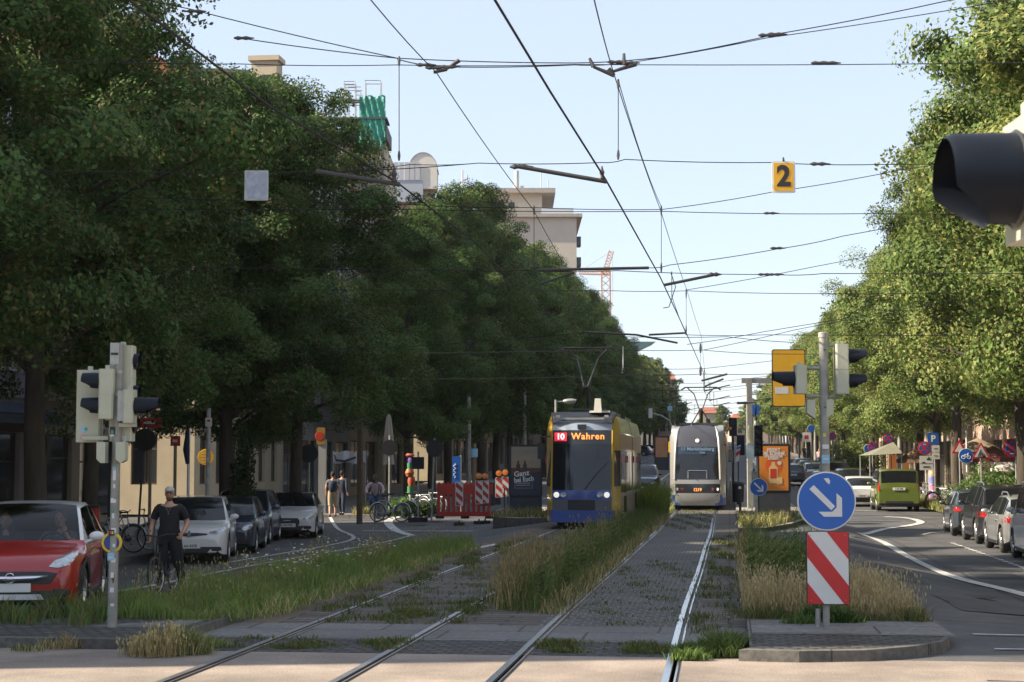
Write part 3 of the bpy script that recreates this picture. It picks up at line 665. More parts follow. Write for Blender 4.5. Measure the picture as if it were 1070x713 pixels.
def building(label, org, ang, width, depth, floors, wall, gh=4.2, fh=3.3, ground='shop', win=(1.15, 1.9), pitch=2.2, roof='pitch', frame=None, side=False, name='apartment_building', cat='building', group=None, roofm=None, sides=None):
    """local frame: facade on y=0 facing -y, x runs along the facade"""
    t = thing(name, label, cat, org, ang, group); H = gh + fh * floors; frame = frame or FRAMEW
    b = MB(); rev = .22
    def face(b, T, width, gnd):
        b.T = T; wins = []; nb = max(1, int(width / pitch)); off = (width - nb * pitch) / 2
        z = 0.0
        rows = [(0, gh, 'g')] + [(gh + i * fh, gh + (i + 1) * fh, 'w') for i in range(floors)]
        for (za, zb, kd) in rows:
            ops = []
            if kd == 'g':
                if gnd == 'shop':
                    n2 = max(1, int(width / 3.6)); w2 = width / n2
                    for i in range(n2): ops.append((i * w2 + .35, (i + 1) * w2 - .35, za + (.12 if i % 3 == 1 else .5), za + 3.15, i % 3 == 1))
                else:
                    for i in range(nb): ops.append((off + i * pitch + pitch / 2 - .55, off + i * pitch + pitch / 2 + .55, za + 1.2, za + 3.2, False))
            else:
                for i in range(nb): ops.append((off + i * pitch + pitch / 2 - win[0] / 2, off + i * pitch + pitch / 2 + win[0] / 2, za + .85, min(zb - .3, za + .85 + win[1]), False))
            x = 0.0
            zlo = min(o[2] for o in ops); zhi = ops[0][3]
            for (a, c, z0, z1, dr) in ops:
                b.quad((x, 0, za), (a, 0, za), (a, 0, zb), (x, 0, zb))
                b.quad((a, 0, za), (c, 0, za), (c, 0, z0), (a, 0, z0)); b.quad((a, 0, z1), (c, 0, z1), (c, 0, zb), (a, 0, zb))
                b.quad((a, 0, z0), (a, rev, z0), (a, rev, z1), (a, 0, z1)); b.quad((c, rev, z0), (c, 0, z0), (c, 0, z1), (c, rev, z1))
                b.quad((a, 0, z1), (a, rev, z1), (c, rev, z1), (c, 0, z1)); b.quad((a, 0, z0), (c, 0, z0), (c, rev, z0), (a, rev, z0))
                x = c; wins.append((a, c, z0, z1, kd, dr))
            b.quad((x, 0, za), (width, 0, za), (width, 0, zb), (x, 0, zb))
            if kd == 'w' : b.box((width / 2, -.05, za + .06), (width, .1, .12)) if za == gh else None
        b.box((width / 2, -.12, H - .12), (width + .1, .26, .26))
        b.T = None; return wins
    wins = [(Matrix.Identity(4), w_) for w_ in face(b, Matrix.Identity(4), width, ground)]
    Ts = []
    if side in ('l', 'both'):   # gable wall at x=0 facing -x
        Ts.append(Matrix.Rotation(-math.pi / 2, 4, 'Z') @ Matrix.Translation((-depth, 0, 0)))
    if side in ('r', 'both'):
        Ts.append(Matrix.Translation((width, 0, 0)) @ Matrix.Rotation(math.pi / 2, 4, 'Z'))
    for T in Ts: wins += [(T, w_) for w_ in face(b, T, depth, sides or ground)]
    if side not in ('l', 'both'): b.quad((0, depth, 0), (0, 0, 0), (0, 0, H), (0, depth, H))
    if side not in ('r', 'both'): b.quad((width, 0, 0), (width, depth, 0), (width, depth, H), (width, 0, H))
    b.quad((width, depth, 0), (0, depth, 0), (0, depth, H), (width, depth, H))
    if roof == 'flat': b.quad((0, 0, H), (width, 0, H), (width, depth, H), (0, depth, H))
    b.build('wall', wall, t, smooth=0)
    if roof == 'pitch':
        r = MB(); rh = depth * .32
        r.add([(-.1, -.4, H), (width + .1, -.4, H), (width + .1, depth + .4, H), (-.1, depth + .4, H), (-.1, depth / 2, H + rh), (width + .1, depth / 2, H + rh)],
              [(0, 1, 5, 4), (2, 3, 4, 5), (0, 4, 3), (1, 2, 5), (0, 3, 2, 1)])
        ro = r.build('roof', roofm or ROOFR, t, smooth=0)
        
        for q in (.3, .7): c = MB(); c.box((width * q, depth * .5, H + rh + .5), (.9, .6, 1.9)); c.build('chimney', BRICKR, ro, smooth=0)
    cache = {}
    seen = 0
    for T, (a, c, z0, z1, kd, dr) in wins:
        seen += 1
        if seen > 98: break
        key = (round(c - a, 2), round(z1 - z0, 2), kd)
        if key not in cache:
            w_, h_ = c - a, z1 - z0; f = MB(); e = .07
            f.bx(-w_ / 2, w_ / 2, 0, .06, 0, e); f.bx(-w_ / 2, w_ / 2, 0, .06, h_ - e, h_); f.bx(-w_ / 2, -w_ / 2 + e, .001, .059, e, h_ - e); f.bx(w_ / 2 - e, w_ / 2, .001, .059, e, h_ - e)
            f.bx(-.03, .03, .003, .057, e, h_ - e); f.bx(-w_ / 2 + e, w_ / 2 - e, .005, .055, h_ * .70, h_ * .70 + .06)
            if kd == 'w': f.bx(-w_ / 2 - .06, w_ / 2 + .06, -rev - .06, -.001, -.06, 0)
            g = MB(); g.bx(-w_ / 2 + .01, w_ / 2 - .01, .02, .035, .01, h_ - .01)
            fo = f.build('window', frame if kd == 'w' else FRAMEB, t, smooth=0); go = g.build('pane', WGL, fo, smooth=0); cache[key] = (fo.data, go.data)
        else:
            fo = bpy.data.objects.new('window', cache[key][0]); link(fo, t); go = bpy.data.objects.new('pane', cache[key][1]); link(go, fo)
        fo.matrix_local = T @ Matrix.Translation(((a + c) / 2, rev - .08, z0))
    return t
A_L = math.pi / 2    # left side facades look towards +x : local x runs along +Y
def LB(y0, y1, label, **k): return building(label, (-21.4, y0, gz(y0, -20) + .1), A_L, y1 - y0, 13, **k)
def RB(y0, y1, label, **k): return building(label, (13.5, y1, gz(y0, 12) + .1), -A_L, y1 - y0, 13, **k)
LB(12.0, 28, 'cream apartment house at the near left corner beside the crossing', floors=4, wall=CREAM, side='l', fh=3.4)
LB(28, 41.5, 'grey apartment house between the cream corner house and the lilac shop house', floors=3, wall=GREYP, roofm=ROOFD)
lil = LB(41.5, 50.5, 'lilac plastered house with a blue ribbed canopy above dark shop windows', floors=3, wall=LILAC)
b = MB(); n = 44
for i in range(n):      # ribbed metal canopy
    x0 = 9.0 * i / n; b.add([(x0, 0, 4.05), (x0 + 9 / n * .5, 0, 4.05), (x0 + 9 / n * .5, -1.2, 3.66), (x0, -1.2, 3.66), (x0 + 9 / n * .5, 0, 4.0), (x0 + 9 / n, 0, 4.0), (x0 + 9 / n, -1.2, 3.61), (x0 + 9 / n * .5, -1.2, 3.61)], [(0, 3, 2, 1), (4, 7, 6, 5), (1, 2, 7, 4)])
b.box((4.5, -1.2, 3.5), (9.0, .06, .26)); b.bx(0, 9, -1.2, -.01, 3.5, 3.54)
b.build('canopy', mat('blue_grey_metal', (.10, .13, .20), .45, .4, var=.15), lil, smooth=0)
b = MB(); b.bx(.05, 8.95, -.10, -.01, 3.16, 3.5); b.build('fascia', OLIVE, lil, smooth=0)
for i, u in enumerate((.9, 4.4)):     # pale lettering lines on the shop panes
    for j in range(9):
        text_mesh('window_lettering', ['lllllll', 'llllllllll', 'lllll llll', 'llllllll', 'lllll', 'llll llll'][(i + j) % 6], .11, mat('pane_lettering', (.32, .32, .30), .7), lil, TM((u + .9, -.002 + .13, 2.1 - j * .17), 0, math.pi / 2), sx=1.0)
LB(50.5, 58.9, 'brown fronted corner house with shop pillars beside the side street', floors=4, wall=SAND, side='r', roofm=ROOFD)
LB(67.4, 81, 'cream rusticated corner house with tall ground floor windows across the side street', floors=4, wall=CREAM, side='l', sides='win', ground='win')
LB(81, 96, 'grey house with brown timber doors behind the red construction barrier', floors=4, wall=GREYP, frame=FRAMEB)
LB(96, 116, 'sand coloured house behind the left row of lindens', floors=4, wall=SAND)
rb = ['light beige apartment house at the near right corner', 'red brick apartment house behind the parked white van', 'pink apartment house at the right hand corner of the side street']
RB(17.8, 31, rb[0], floors=4, wall=BEIGE, side='r'); RB(31, 45, rb[1], floors=3, wall=BRICKR); RB(45, 58.4, rb[2], floors=4, wall=PINKP, side='l')
RB(67.6, 84, 'light house with dark shopfronts behind the round cycle sign', floors=4, wall=CREAM, side='r'); RB(84, 101, 'pale brick house behind the grey fabric canopy on the right', floors=4, wall=PINKP); RB(101, 130, 'beige house far down the right pavement', floors=4, wall=BEIGE)
y = 130
for i in range(9):
    RB(y, y + 30, 'pale apartment house far down the right side behind the lindens', floors=3, wall=[CREAM, PINKP, BEIGE][i % 3], pitch=3.4, group='far right apartment houses')
    if i: LB(y, y + 30, 'apartment house far down the left side behind the lindens', floors=4, wall=[SAND, GREYP, CREAM][i % 3], pitch=3.4, group='far left apartment houses')
    y += 30
LB(125, 160, 'apartment house in the left row just beyond the scaffolded house', floors=4, wall=CREAM, pitch=3.2)
# house with blue dormer gable above the trees
SL = mat('blue_grey_slate', (.12, .16, .22), .6, var=.15)
g_ = at(296, 92); H_ = 23
gh_ = thing('gabled_house', 'cream gable with a blue grey bay window rising above the left lindens', 'building', (g_.x - 1.5, g_.y, gz(g_.y)), 0)
b = MB(); b.bx(-4, 1.9, 0, 14, 0, H_ - 2.2); 
b.add([(-4, 0, H_ - 2.2), (1.9, 0, H_ - 2.2), (.6, 0, H_ - .2), (-4, 0, H_ + .1), (-4, 14, H_ - 2.2), (1.9, 14, H_ - 2.2), (.6, 14, H_ - .2), (-4, 14, H_ + .1)], [(0, 1, 2, 3), (1, 5, 6, 2), (4, 7, 6, 5), (3, 2, 6, 7), (0, 3, 7, 4)])
b.build('wall', CREAM, gh_, smooth=0)
b = MB(); b.bx(-.4, 1.0, -.3, .9, H_ - 1.9, H_ + .6); b.bx(-.55, 1.15, -.42, 1.0, H_ + .58, H_ + .85); b.bx(.0, 2.2, -.3, 1.4, H_ - 3.1, H_ - 2.8); b.build('bay', CREAM, gh_, smooth=0)
b = MB(); b.bx(-.2, 2.35, -.45, 1.6, H_ - 2.78, H_ - 1.7); b.build('balcony', SL, gh_, smooth=0)
b = MB(); b.bx(.1, .7, -.33, -.28, H_ - 1.3, H_ - .2); b.bx(-1.9, -1.2, -.03, .02, H_ - 2.5, H_ - 1.3); b.build('window', WGL, gh_, smooth=0)
b = MB(); b.add([(-4.2, -.3, H_ + .35), (-.5, -.3, H_ + .1), (-.5, 14, H_ + .1), (-4.2, 14, H_ + .35), (-4.2, -.3, H_ + .2), (-.5, -.3, H_ - .1), (-.5, 14, H_ - .1), (-4.2, 14, H_ + .2)], [(0, 1, 2, 3), (4, 7, 6, 5), (0, 4, 5, 1), (1, 5, 6, 2), (2, 6, 7, 3), (3, 7, 4, 0)])
b.build('roof', ROOFD, gh_, smooth=0)
# scaffolded house
s_ = at(381, 105); k = 105 / F
sh = thing('scaffolded_house', 'house top wrapped in steel scaffolding above the left lindens', 'building', (s_.x, s_.y, gz(s_.y)), PSI)
zt = lambda py: EH + (484 - py) * k - gz(s_.y)
b = MB(); b.bx(-3.5, 1.0, .9, 12, 0, zt(140)); b.build('wall', CREAM, sh, smooth=0)
b = MB(); b.bx(-1.6, 1.2, .2, 5, zt(140), zt(125)); b.box((-.5, .6, zt(122)), (3.6, 2.2, .12)); b.build('roof', ROOFD, sh, smooth=0)
sf = thing('scaffold', 'steel pole scaffold rising bare above the green netting', 'scaffold', (s_.x, s_.y, gz(s_.y)), PSI)
b = MB(); xs_ = [(-1.40, 82), (-1.15, 88), (-.72, 82), (-.35, 93), (-.1, 80), (.35, 97), (.85, 80), (1.1, 110)]
for i, (x, py) in enumerate(xs_): b.tube([(x, -.3 * (i % 2), 0), (x, -.3 * (i % 2), zt(py))], .028, 6); b.tube([(x, .7, 0), (x, .7, zt(py))], .028, 6)
b.build('pole', GALV, sf)
b = MB()
for (xa, xb, py) in ((-1.4, -.72, 82), (-1.4, -.72, 85), (-1.15, -.35, 88), (-.72, -.35, 93), (-.1, .85, 81), (-1.4, 1.1, 101), (-1.4, 1.1, 104), (-1.4, 1.1, 121), (-.35, 1.1, 112)):
    for yy in (-.3, .7): b.tube([(xa, yy, zt(py)), (xb, yy, zt(py))], .025, 6)
b.build('rail', GALV, sf)
b = MB()
for py in (101, 121, 141): b.box((-.15, .2, zt(py) - .05), (2.5, .8, .05))
b.build('deck', FRAMEB, sf, smooth=0)
NET = mat('green_netting', (.04, .27, .20), .8, var=.35, scale=1.4)
b = MB(); rr_ = random.Random(2); nx, nz = 14, 26; vs = []
for i in range(nz + 1):
    for j in range(nx + 1):
        top = zt(98 + 1.2 * math.sin(j * .9)); vs.append((-.42 + 1.6 * j / nx, -.42 + .07 * math.sin(j * 1.9 + i * .5) + rr_.uniform(-.03, .03), zt(152) + (top - zt(152)) * i / nz))
b.add(vs, [(i * (nx + 1) + j, i * (nx + 1) + j + 1, (i + 1) * (nx + 1) + j + 1, (i + 1) * (nx + 1) + j) for i in range(nz) for j in range(nx) if not (i > 22 and (i * 3 + j) % 7 == 0)])
b.build('netting', NET, sf, smooth=60)
# house with round white roof turret
c_ = at(437, 135); k = 135 / F
rh_ = thing('turret_house', 'white rounded roof turret with grey screens above the left lindens', 'building', (c_.x, c_.y, gz(c_.y)), PSI); zt = lambda py: EH + (484 - py) * k - gz(c_.y)
WH = mat('white_render', (.62, .60, .54), .8, var=.05)
b = MB(); b.bx(-4, 1.1, .5, 10, 0, zt(196)); b.build('wall', CREAM, rh_, smooth=0)
b = MB(); pr = [(-1.1 * math.cos(a), 1.35 * math.sin(a)) for a in [math.pi * i / 20 for i in range(21)]]
b.prism(pr, TM((.3, 2.2, zt(176)), 0, math.pi / 2), 2.4); b.bx(-.8, 1.4, -.2, 2.2, zt(196), zt(176)); b.build('turret', WH, rh_, smooth=40)
b = MB(); pr2 = [(-1.16 * math.cos(a), 1.42 * math.sin(a)) for a in [math.pi * i / 20 for i in range(21)]] + [(-1.1 * math.cos(a), 1.35 * math.sin(a)) for a in [math.pi * i / 20 for i in range(20, -1, -1)]]
b.prism(pr2, TM((.3, 2.25, zt(176)), 0, math.pi / 2), 2.5); b.build('turret_roof', GALV, rh_, smooth=40)
b = MB()
for i in range(5): b.bx(-2.0 + i * .42, -1.62 + i * .42, -.3, -.26, zt(187), zt(168))
b.build('screen', mat('pale_screen', (.42, .43, .45), .5), rh_, smooth=0)
b = MB(); b.bx(-2.3, .3, -.25, 2.0, zt(210), zt(187)); b.build('penthouse', mat('blue_white_render', (.36, .40, .45), .7), rh_, smooth=0)
# tall beige block
k = 190 / F; t_ = at(566, 190); zt = lambda py: EH + (484 - py) * k - gz(t_.y); xx = lambda px: (px - 566) * k
tb = thing('tower_block', 'tall beige block with a flat projecting roof and antennas above the trees', 'building', (t_.x, t_.y, gz(t_.y)), PSI)
b = MB(); b.bx(xx(500), xx(603), 0, 22, 0, zt(222)); b.bx(xx(503), xx(567), 1.5, 14, zt(224), zt(196)); b.build('wall', wmat('pale_beige_render', (.50, .45, .38), .05), tb, smooth=0)
b = MB(); b.bx(xx(499), xx(581), .4, 15, zt(199), zt(194)); b.bx(xx(498), xx(609), -.5, 22.6, zt(226), zt(222.5)); b.build('roof', mat('pale_concrete', (.36, .33, .29), .8, var=.1), tb, smooth=0)
b = MB(); b.bx(xx(566), xx(600), .1, .16, zt(222), zt(216)); b.build('balustrade', mat('pale_glass', (.45, .5, .55), .2), tb, smooth=0)
for px, py in ((535, 211), (523, 211)):
    b = MB(); b.bx(xx(px) - .3, xx(px) + .3, 1.44, 1.52, zt(py + 3), zt(py - 3)); b.build('window', WGL, tb, smooth=0)
for py in (250, 272): b = MB(); b.bx(xx(603) + .01, xx(608), 1.0, 3.0, zt(py + 4.5), zt(py - 5)); b.build('balcony', mat('dark_balcony', (.04, .055, .06), .5), tb, smooth=0)
b = MB(); b.tube([(xx(602), .5, zt(290)), (xx(602), .5, zt(224))], .06, 6); b.build('downpipe', GALV, tb)
b = MB()
for px, top, r in ((540, 172, .28), (537, 186, .07), (546, 188, .2), (566, 170, .06), (574, 181, .06), (482, 171, .1), (487, 176, .1), (570, 190, .1)): b.tube([(xx(px), 3, zt(196) if px > 500 else zt(224)), (xx(px), 3, zt(top))], r, 8)
b.build('antenna', mat('antenna_grey', (.45, .45, .45), .5), tb)
# crane, far houses
k = 260 / F; c_ = at(633, 262); zt = lambda py: EH + (484 - py) * k - gz(c_.y); xx = lambda px: (px - 633) * k
ORG = mat('crane_orange', (.60, .33, .20), .6)
cr = thing('tower_crane', 'pale orange tower crane jib showing beyond the beige block', 'crane', (c_.x, c_.y, gz(c_.y)), PSI)
def lattice(b, p, q, w, n, r=.05):
    p, q = Vector(p), Vector(q); d = (q - p).normalized(); a = d.cross(Vector((0, 1, 0))).normalized() * w / 2; c = Vector((0, 1, 0)) * w / 2
    cs = [a + c, a - c, -a - c, -a + c]
    for o in cs: b.tube([p + o, q + o], r, 4)
    for i in range(n):
        for j in range(4): b.tube([p.lerp(q, i / n) + cs[j], p.lerp(q, (i + 1) / n) + cs[(j + 1) % 4]], r * .7, 4)
b = MB(); lattice(b, (xx(634), 0, 0), (xx(634), 0, zt(282)), 1.3, 24, .1); b.build('mast', ORG, cr)
b = MB(); lattice(b, (xx(632), 0, zt(285)), (xx(640), 0, zt(260)), .7, 8, .09); lattice(b, (xx(605), 0, zt(282)), (xx(638), 0, zt(283)), .7, 12, .08); b.build('jib', ORG, cr)
b = MB(); b.tube([(xx(640), 0, zt(260)), (xx(606), 0, zt(282))], .03, 4); b.tube([(xx(641), 0, zt(262)), (xx(641), 0, zt(312))], .03, 4); b.build('cable', ORG, cr)
k = 420 / F; c_ = at(674, 420); zt = lambda py: EH + (484 - py) * k - gz(c_.y); xx = lambda px: (px - 674) * k
fb = thing('office_building', 'far pale building with a teal cantilevered roof above the left trees', 'building', (c_.x, c_.y, gz(c_.y)), PSI)
b = MB(); b.bx(xx(650), xx(668), 0, 12, 0, zt(372)); b.bx(xx(664), xx(683), -2, 12, 0, zt(383)); b.bx(xx(672), xx(684), 2, 14, 0, zt(373)); b.build('wall', GREYP, fb, smooth=0)
b = MB(); b.add([(xx(648), -3, zt(366)), (xx(668), -3, zt(366)), (xx(685), -3, zt(358)), (xx(648), -3, zt(358)), (xx(648), 10, zt(366)), (xx(668), 10, zt(366)), (xx(685), 10, zt(358)), (xx(648), 10, zt(358))], [(0, 1, 2, 3), (4, 7, 6, 5), (3, 2, 6, 7), (0, 4, 5, 1), (1, 5, 6, 2), (0, 3, 7, 4)]); b.build('roof', mat('teal_roof', (.06, .14, .16), .5), fb, smooth=0)
for i in range(4): b = MB(); b.bx(xx(666 + i * 4), xx(668.4 + i * 4), -2.1, -1.98, zt(394), zt(387)); b.build('window', WGL, fb, smooth=0)
def farhouse(label, px0, px1, ptop, D, wall, roofm, rt_=6):
    k = D / F; c = at((px0 + px1) / 2, D); zt = lambda py: EH + (484 - py) * k - gz(c.y); w_ = (px1 - px0) * k / 2
    o = thing('house', label, 'building', (c.x, c.y, gz(c.y)), PSI); h = zt(ptop)
    b = MB(); b.bx(-w_, w_, 0, 12, 0, h); b.build('wall', wall, o, smooth=0)
    b = MB(); r = rt_ * k; b.add([(-w_ - .3, -.4, h), (w_ + .3, -.4, h), (w_ + .3, 12.4, h), (-w_ - .3, 12.4, h), (-w_ * .85, 6, h + r), (w_ * .85, 6, h + r)], [(0, 1, 5, 4), (1, 2, 5), (2, 3, 4, 5), (3, 0, 4), (0, 3, 2, 1)]); b.build('roof', roofm, o, smooth=0)
    n = max(2, int(w_ * 2 / 3.5)); wm = None
    for r_ in range(3):
        for i in range(n):
            x = -w_ + (i + .5) * 2 * w_ / n; z = h - 2.4 - r_ * 3.3
            if z < 1: continue
            if wm is None: b = MB(); b.bx(-.55, .55, -.03, .02, -.9, .9); fo = b.build('window', WGL, o, smooth=0); wm = fo.data
            else: fo = bpy.data.objects.new('window', wm); link(fo, o)
            fo.location = (x, 0, z)
    return o
farhouse('far house with an orange red roof just above the left trees', 688, 706, 397, 330, PINKP, ROOFR, 9)
farhouse('pink far house closing the street beside the concrete mast', 766, 812, 440, 470, PINKP, ROOFR, 8)
farhouse('far cream house with a red roof left of the street end', 735, 756, 432, 460, CREAM, ROOFR, 7)
farhouse('low far white house at the street end behind the second tram', 752, 768, 447, 480, WH, ROOFR, 5)
# ================================================================= CARS
def interp(tab, t):
    if t <= tab[0][0]: return tab[0][1]
    for (a, va), (b, vb) in zip(tab[:-1], tab[1:]):
        if t <= b: return va + (vb - va) * (t - a) / (b - a) if b > a else vb
    return tab[-1][1]
def wheel(parent, x, y, r, w, side, rimm, dark=False):
    M = Matrix.Translation((x, y, r)) @ Matrix.Rotation(side * math.pi / 2, 4, 'Y')
    b = MB(); o = r; prof = [(r * .62, -w / 2), (r * .9, -w / 2), (r * .985, -w / 2 + .03), (r, -w * .25), (r, w * .25), (r * .985, w / 2 - .03), (r * .9, w / 2), (r * .64, w / 2), (r * .62, w / 2 - .03)]
    b.lathe(prof, M, 28); wh = b.build('wheel', RUBBER, parent)
    b = MB(); b.lathe([(r * .66, w / 2 - .012), (r * .6, w / 2 - .005), (r * .575, w / 2 - .05), (.0, w / 2 - .07)], M, 28)
    for i in range(5):
        a = 2 * math.pi * i / 5 + .3
        for s in (-.16, .16):
            A = a + s
            p = M @ Vector((math.cos(a) * r * .1, math.sin(a) * r * .1, w / 2 - .01)); q = M @ Vector((math.cos(A) * r * .59, math.sin(A) * r * .59, w / 2 - .012)); b.tube([p, q], [.034, .022], 5)
    b.lathe([(.001, w / 2 + .004), (r * .14, w / 2), (r * .15, w / 2 - .04)], M, 14)
    b.build('rim', rimm, wh)
    b = MB(); b.lathe([(r * .57, w / 2 - .075), (.0, w / 2 - .085)], M, 20); b.build('brake_disc', STEELDK, wh)
def decal(bvh, poly, axis, name, m, parent, off=.012, sgn=1, res=5, label=None, thick=.0):
    """a shaped panel laid on the body: poly in (u, z), projected along axis ('y' front/rear, 'x' side)"""
    n = len(poly); cx = sum(p[0] for p in poly) / n; cz = sum(p[1] for p in poly) / n
    dense = []
    for i in range(n):
        a = poly[i]; c = poly[(i + 1) % n]
        for k in range(3): dense.append((a[0] + (c[0] - a[0]) * k / 3, a[1] + (c[1] - a[1]) * k / 3))
    rings = [[(cx + (p[0] - cx) * t, cz + (p[1] - cz) * t) for p in dense] for t in (1.0, .97, .66, .33)]; rings.append([(cx, cz)])
    vs = []
    def proj(u, z, o):
        if axis == 'y': org = Vector((u, 5 * sgn, z)); d = Vector((0, -sgn, 0))
        else: org = Vector((5 * sgn, u, z)); d = Vector((-sgn, 0, 0))
        h = bvh.ray_cast(org, d, 10)
        if h[0] is None:
            h = bvh.find_nearest(Vector((u, 2.2 * sgn, z)) if axis == 'y' else Vector((.9 * sgn, u, z)))
            return h[0] - d * o
        return h[0] - d * o
    for ri, rg in enumerate(rings):
        for p in rg: vs.append(proj(p[0], p[1], -.01 if ri == 0 else off))
    N = len(dense); fs = []
    for r_ in range(3):
        for i in range(N): fs.append((r_ * N + i, r_ * N + (i + 1) % N, (r_ + 1) * N + (i + 1) % N, (r_ + 1) * N + i))
    for i in range(N): fs.append((3 * N + i, 3 * N + (i + 1) % N, 4 * N))
    b = MB(); b.add(vs, fs); o = b.build(name, m, parent, smooth=50)
    if label: o['label'] = label
    return o
def rect(u0, u1, z0, z1, r=.02): return [(u0 + r, z0), (u1 - r, z0), (u1, z0 + r), (u1, z1 - r), (u1 - r, z1), (u0 + r, z1), (u0, z1 - r), (u0, z0 + r)]
def car(name, label, cat, loc, rz, body, L=4.0, Wd=1.75, H=1.48, wb=2.5, fo=.82, r=.31, style='hatch', roofc=None, clad=False, rimm=None, glass=None, group=None, detail='both', rails=False, plate='', tint=None, front=None, mirrorc=None, belt0=None, spare=False, rear=None):
    """local frame: nose at +y, x to the car's right, ground at z=0"""
    t = thing(name, label, cat, loc, rz, group); glass = glass or GLASS; rimm = rimm or ALU; roofc = roofc or body
    bl = belt0 or H * .63
    if style == 'van':
        top = [(0, .62), (.03, .74), (.12, .86), (.5, 1.0), (.95, 1.12), (1.0, 1.14), (1.28, H * .80), (1.55, H - .05), (1.75, H - .01), (L - .6, H), (L - .12, H - .03), (L - .07, H - .08), (L - .02, bl + .02), (L - .0, bl - .1)]
        cow, hdr, rt_, rb_ = 1.0, 1.6, L - .07, L - .03
    elif style == 'suv':
        top = [(0, .66), (.03, .80), (.12, .92), (.5, 1.0), (1.0, 1.07), (1.05, 1.08), (1.45, H * .86), (1.85, H - .04), (2.1, H), (L - .9, H - .01), (L - .42, H - .07), (L - .30, H - .12), (L - .12, bl + .06), (L - .0, bl - .08)]
        cow, hdr, rt_, rb_ = 1.05, 1.88, L - .36, L - .12
    elif style == 'estate':
        top = [(0, .58), (.03, .68), (.12, .78), (.5, .88), (1.0, .95), (1.05, .97), (1.5, H * .83), (1.95, H - .05), (2.2, H), (L - .9, H - .02), (L - .5, H - .08), (L - .34, H - .13), (L - .12, bl + .05), (L - .0, bl - .08)]
        cow, hdr, rt_, rb_ = 1.05, 1.98, L - .42, L - .12
    else:
        top = [(0, .58), (.03, .68), (.12, .79), (.45, .89), (.85, .96), (.9, .98), (1.25, H * .84), (1.62, H - .05), (1.9, H), (L - 1.0, H - .03), (L - .62, H - .09), (L - .5, H - .13), (L - .14, bl + .06), (L - .0, bl - .08)]
        cow, hdr, rt_, rb_ = .9, 1.66, L - .56, L - .14
    af, ar = fo, fo + wb; ra = r + .055
    ts = {0, .03, .12, .3, cow - .12, cow, (cow + hdr) / 2, hdr, (hdr + rt_) / 2 - .04, (hdr + rt_) / 2 + .04, rt_, rb_, L - .05, L, L - .3}
    q = (hdr + rt_) / 2; rq = (q + rt_) / 2 + .25 if style != 'hatch' else rt_ - .45
    if style != 'hatch': ts |= {rq, rq + .07}
    for c in (af, ar):
        for k in range(9): ts.add(c + ra * math.cos(math.pi * k / 8))
    ts = sorted(v for v in ts if 0 <= v <= L)
    ts = [v for i, v in enumerate(ts) if i == 0 or v - ts[i - 1] > .012]
    wt = [(0, .74), (.03, .80), (.12, .88), (.3, .94), (.6, .985), (1.0, 1), (L - .8, 1), (L - .3, .96), (L - .1, .915), (L - .03, .87), (L, .80)]
    if style == 'van': wt[-4:] = [(L - .3, .985), (L - .1, .965), (L - .03, .94), (L, .90)]
    zbt = [(0, .27), (.05, .19), (.4, .17), (L - .4, .20), (L - .05, .27), (L, .36)]
    def arch(v):
        for c in (af, ar):
            if abs(v - c) < ra: return r + math.sqrt(max(0, ra * ra - (v - c) ** 2)) * 1.02
        return 0
    S = []
    for v in ts:
        w = interp(wt, v) * Wd / 2; zt = interp(top, v); zb = max(interp(zbt, v), arch(v)); gh = cow <= v <= rb_ + .001
        a = arch(v) > 0
        zbelt = (bl - .02 + (v - cow) / (L - cow) * .07) if v > cow else zt - .055
        if v > cow and not gh: zbelt = min(zbelt, zt - .03)
        wr = Wd / 2 * (.76 if style != 'van' else .86)
        if gh:
            f = min(1, max(0, (v - cow) / (hdr - cow))); g = min(1, max(0, (v - rt_) / max(.01, rb_ - rt_)))
            zr = zt - .07 * min(f * 1.6, 1) ; wsd = (w * .93) * (1 - f) + wr * f
            if g > 0: wsd = wr * (1 - g) + w * .90 * g
            zr = max(zr, zbelt + .015)
            p5 = (w * .955, zbelt); p6 = (wsd, zr); p6a = (wsd - .05, max(zt - .028, zr + .004)); p7 = (wsd * .55, zt - .006); p8 = (0, zt)
        else:
            p5 = (w * .955, zbelt); p6 = (w * .90, zt - .032); p6a = (w * .84, zt - .018); p7 = (w * .5, zt - .004); p8 = (0, zt)
        zs = min(zbelt - .05, max(zb + .12, zbelt - .11))
        zm = zb + (zs - zb) * .5
        S.append([(0, zb), (w * .92, zb), (w * .985, zb + .035), (w * 1.0, zm), (w * .99, zs), p5, p6, p6a, p7, p8])
    n = 10; V = []
    for v, sct in zip(ts, S):
        y = L / 2 - v
        V += [(x, y, z) for x, z in sct] + [(-x, y, z) for x, z in sct]
    paintF, blackF, roofF, gw, gr, gl_, gr_ = [], [], [], [], [], [], []
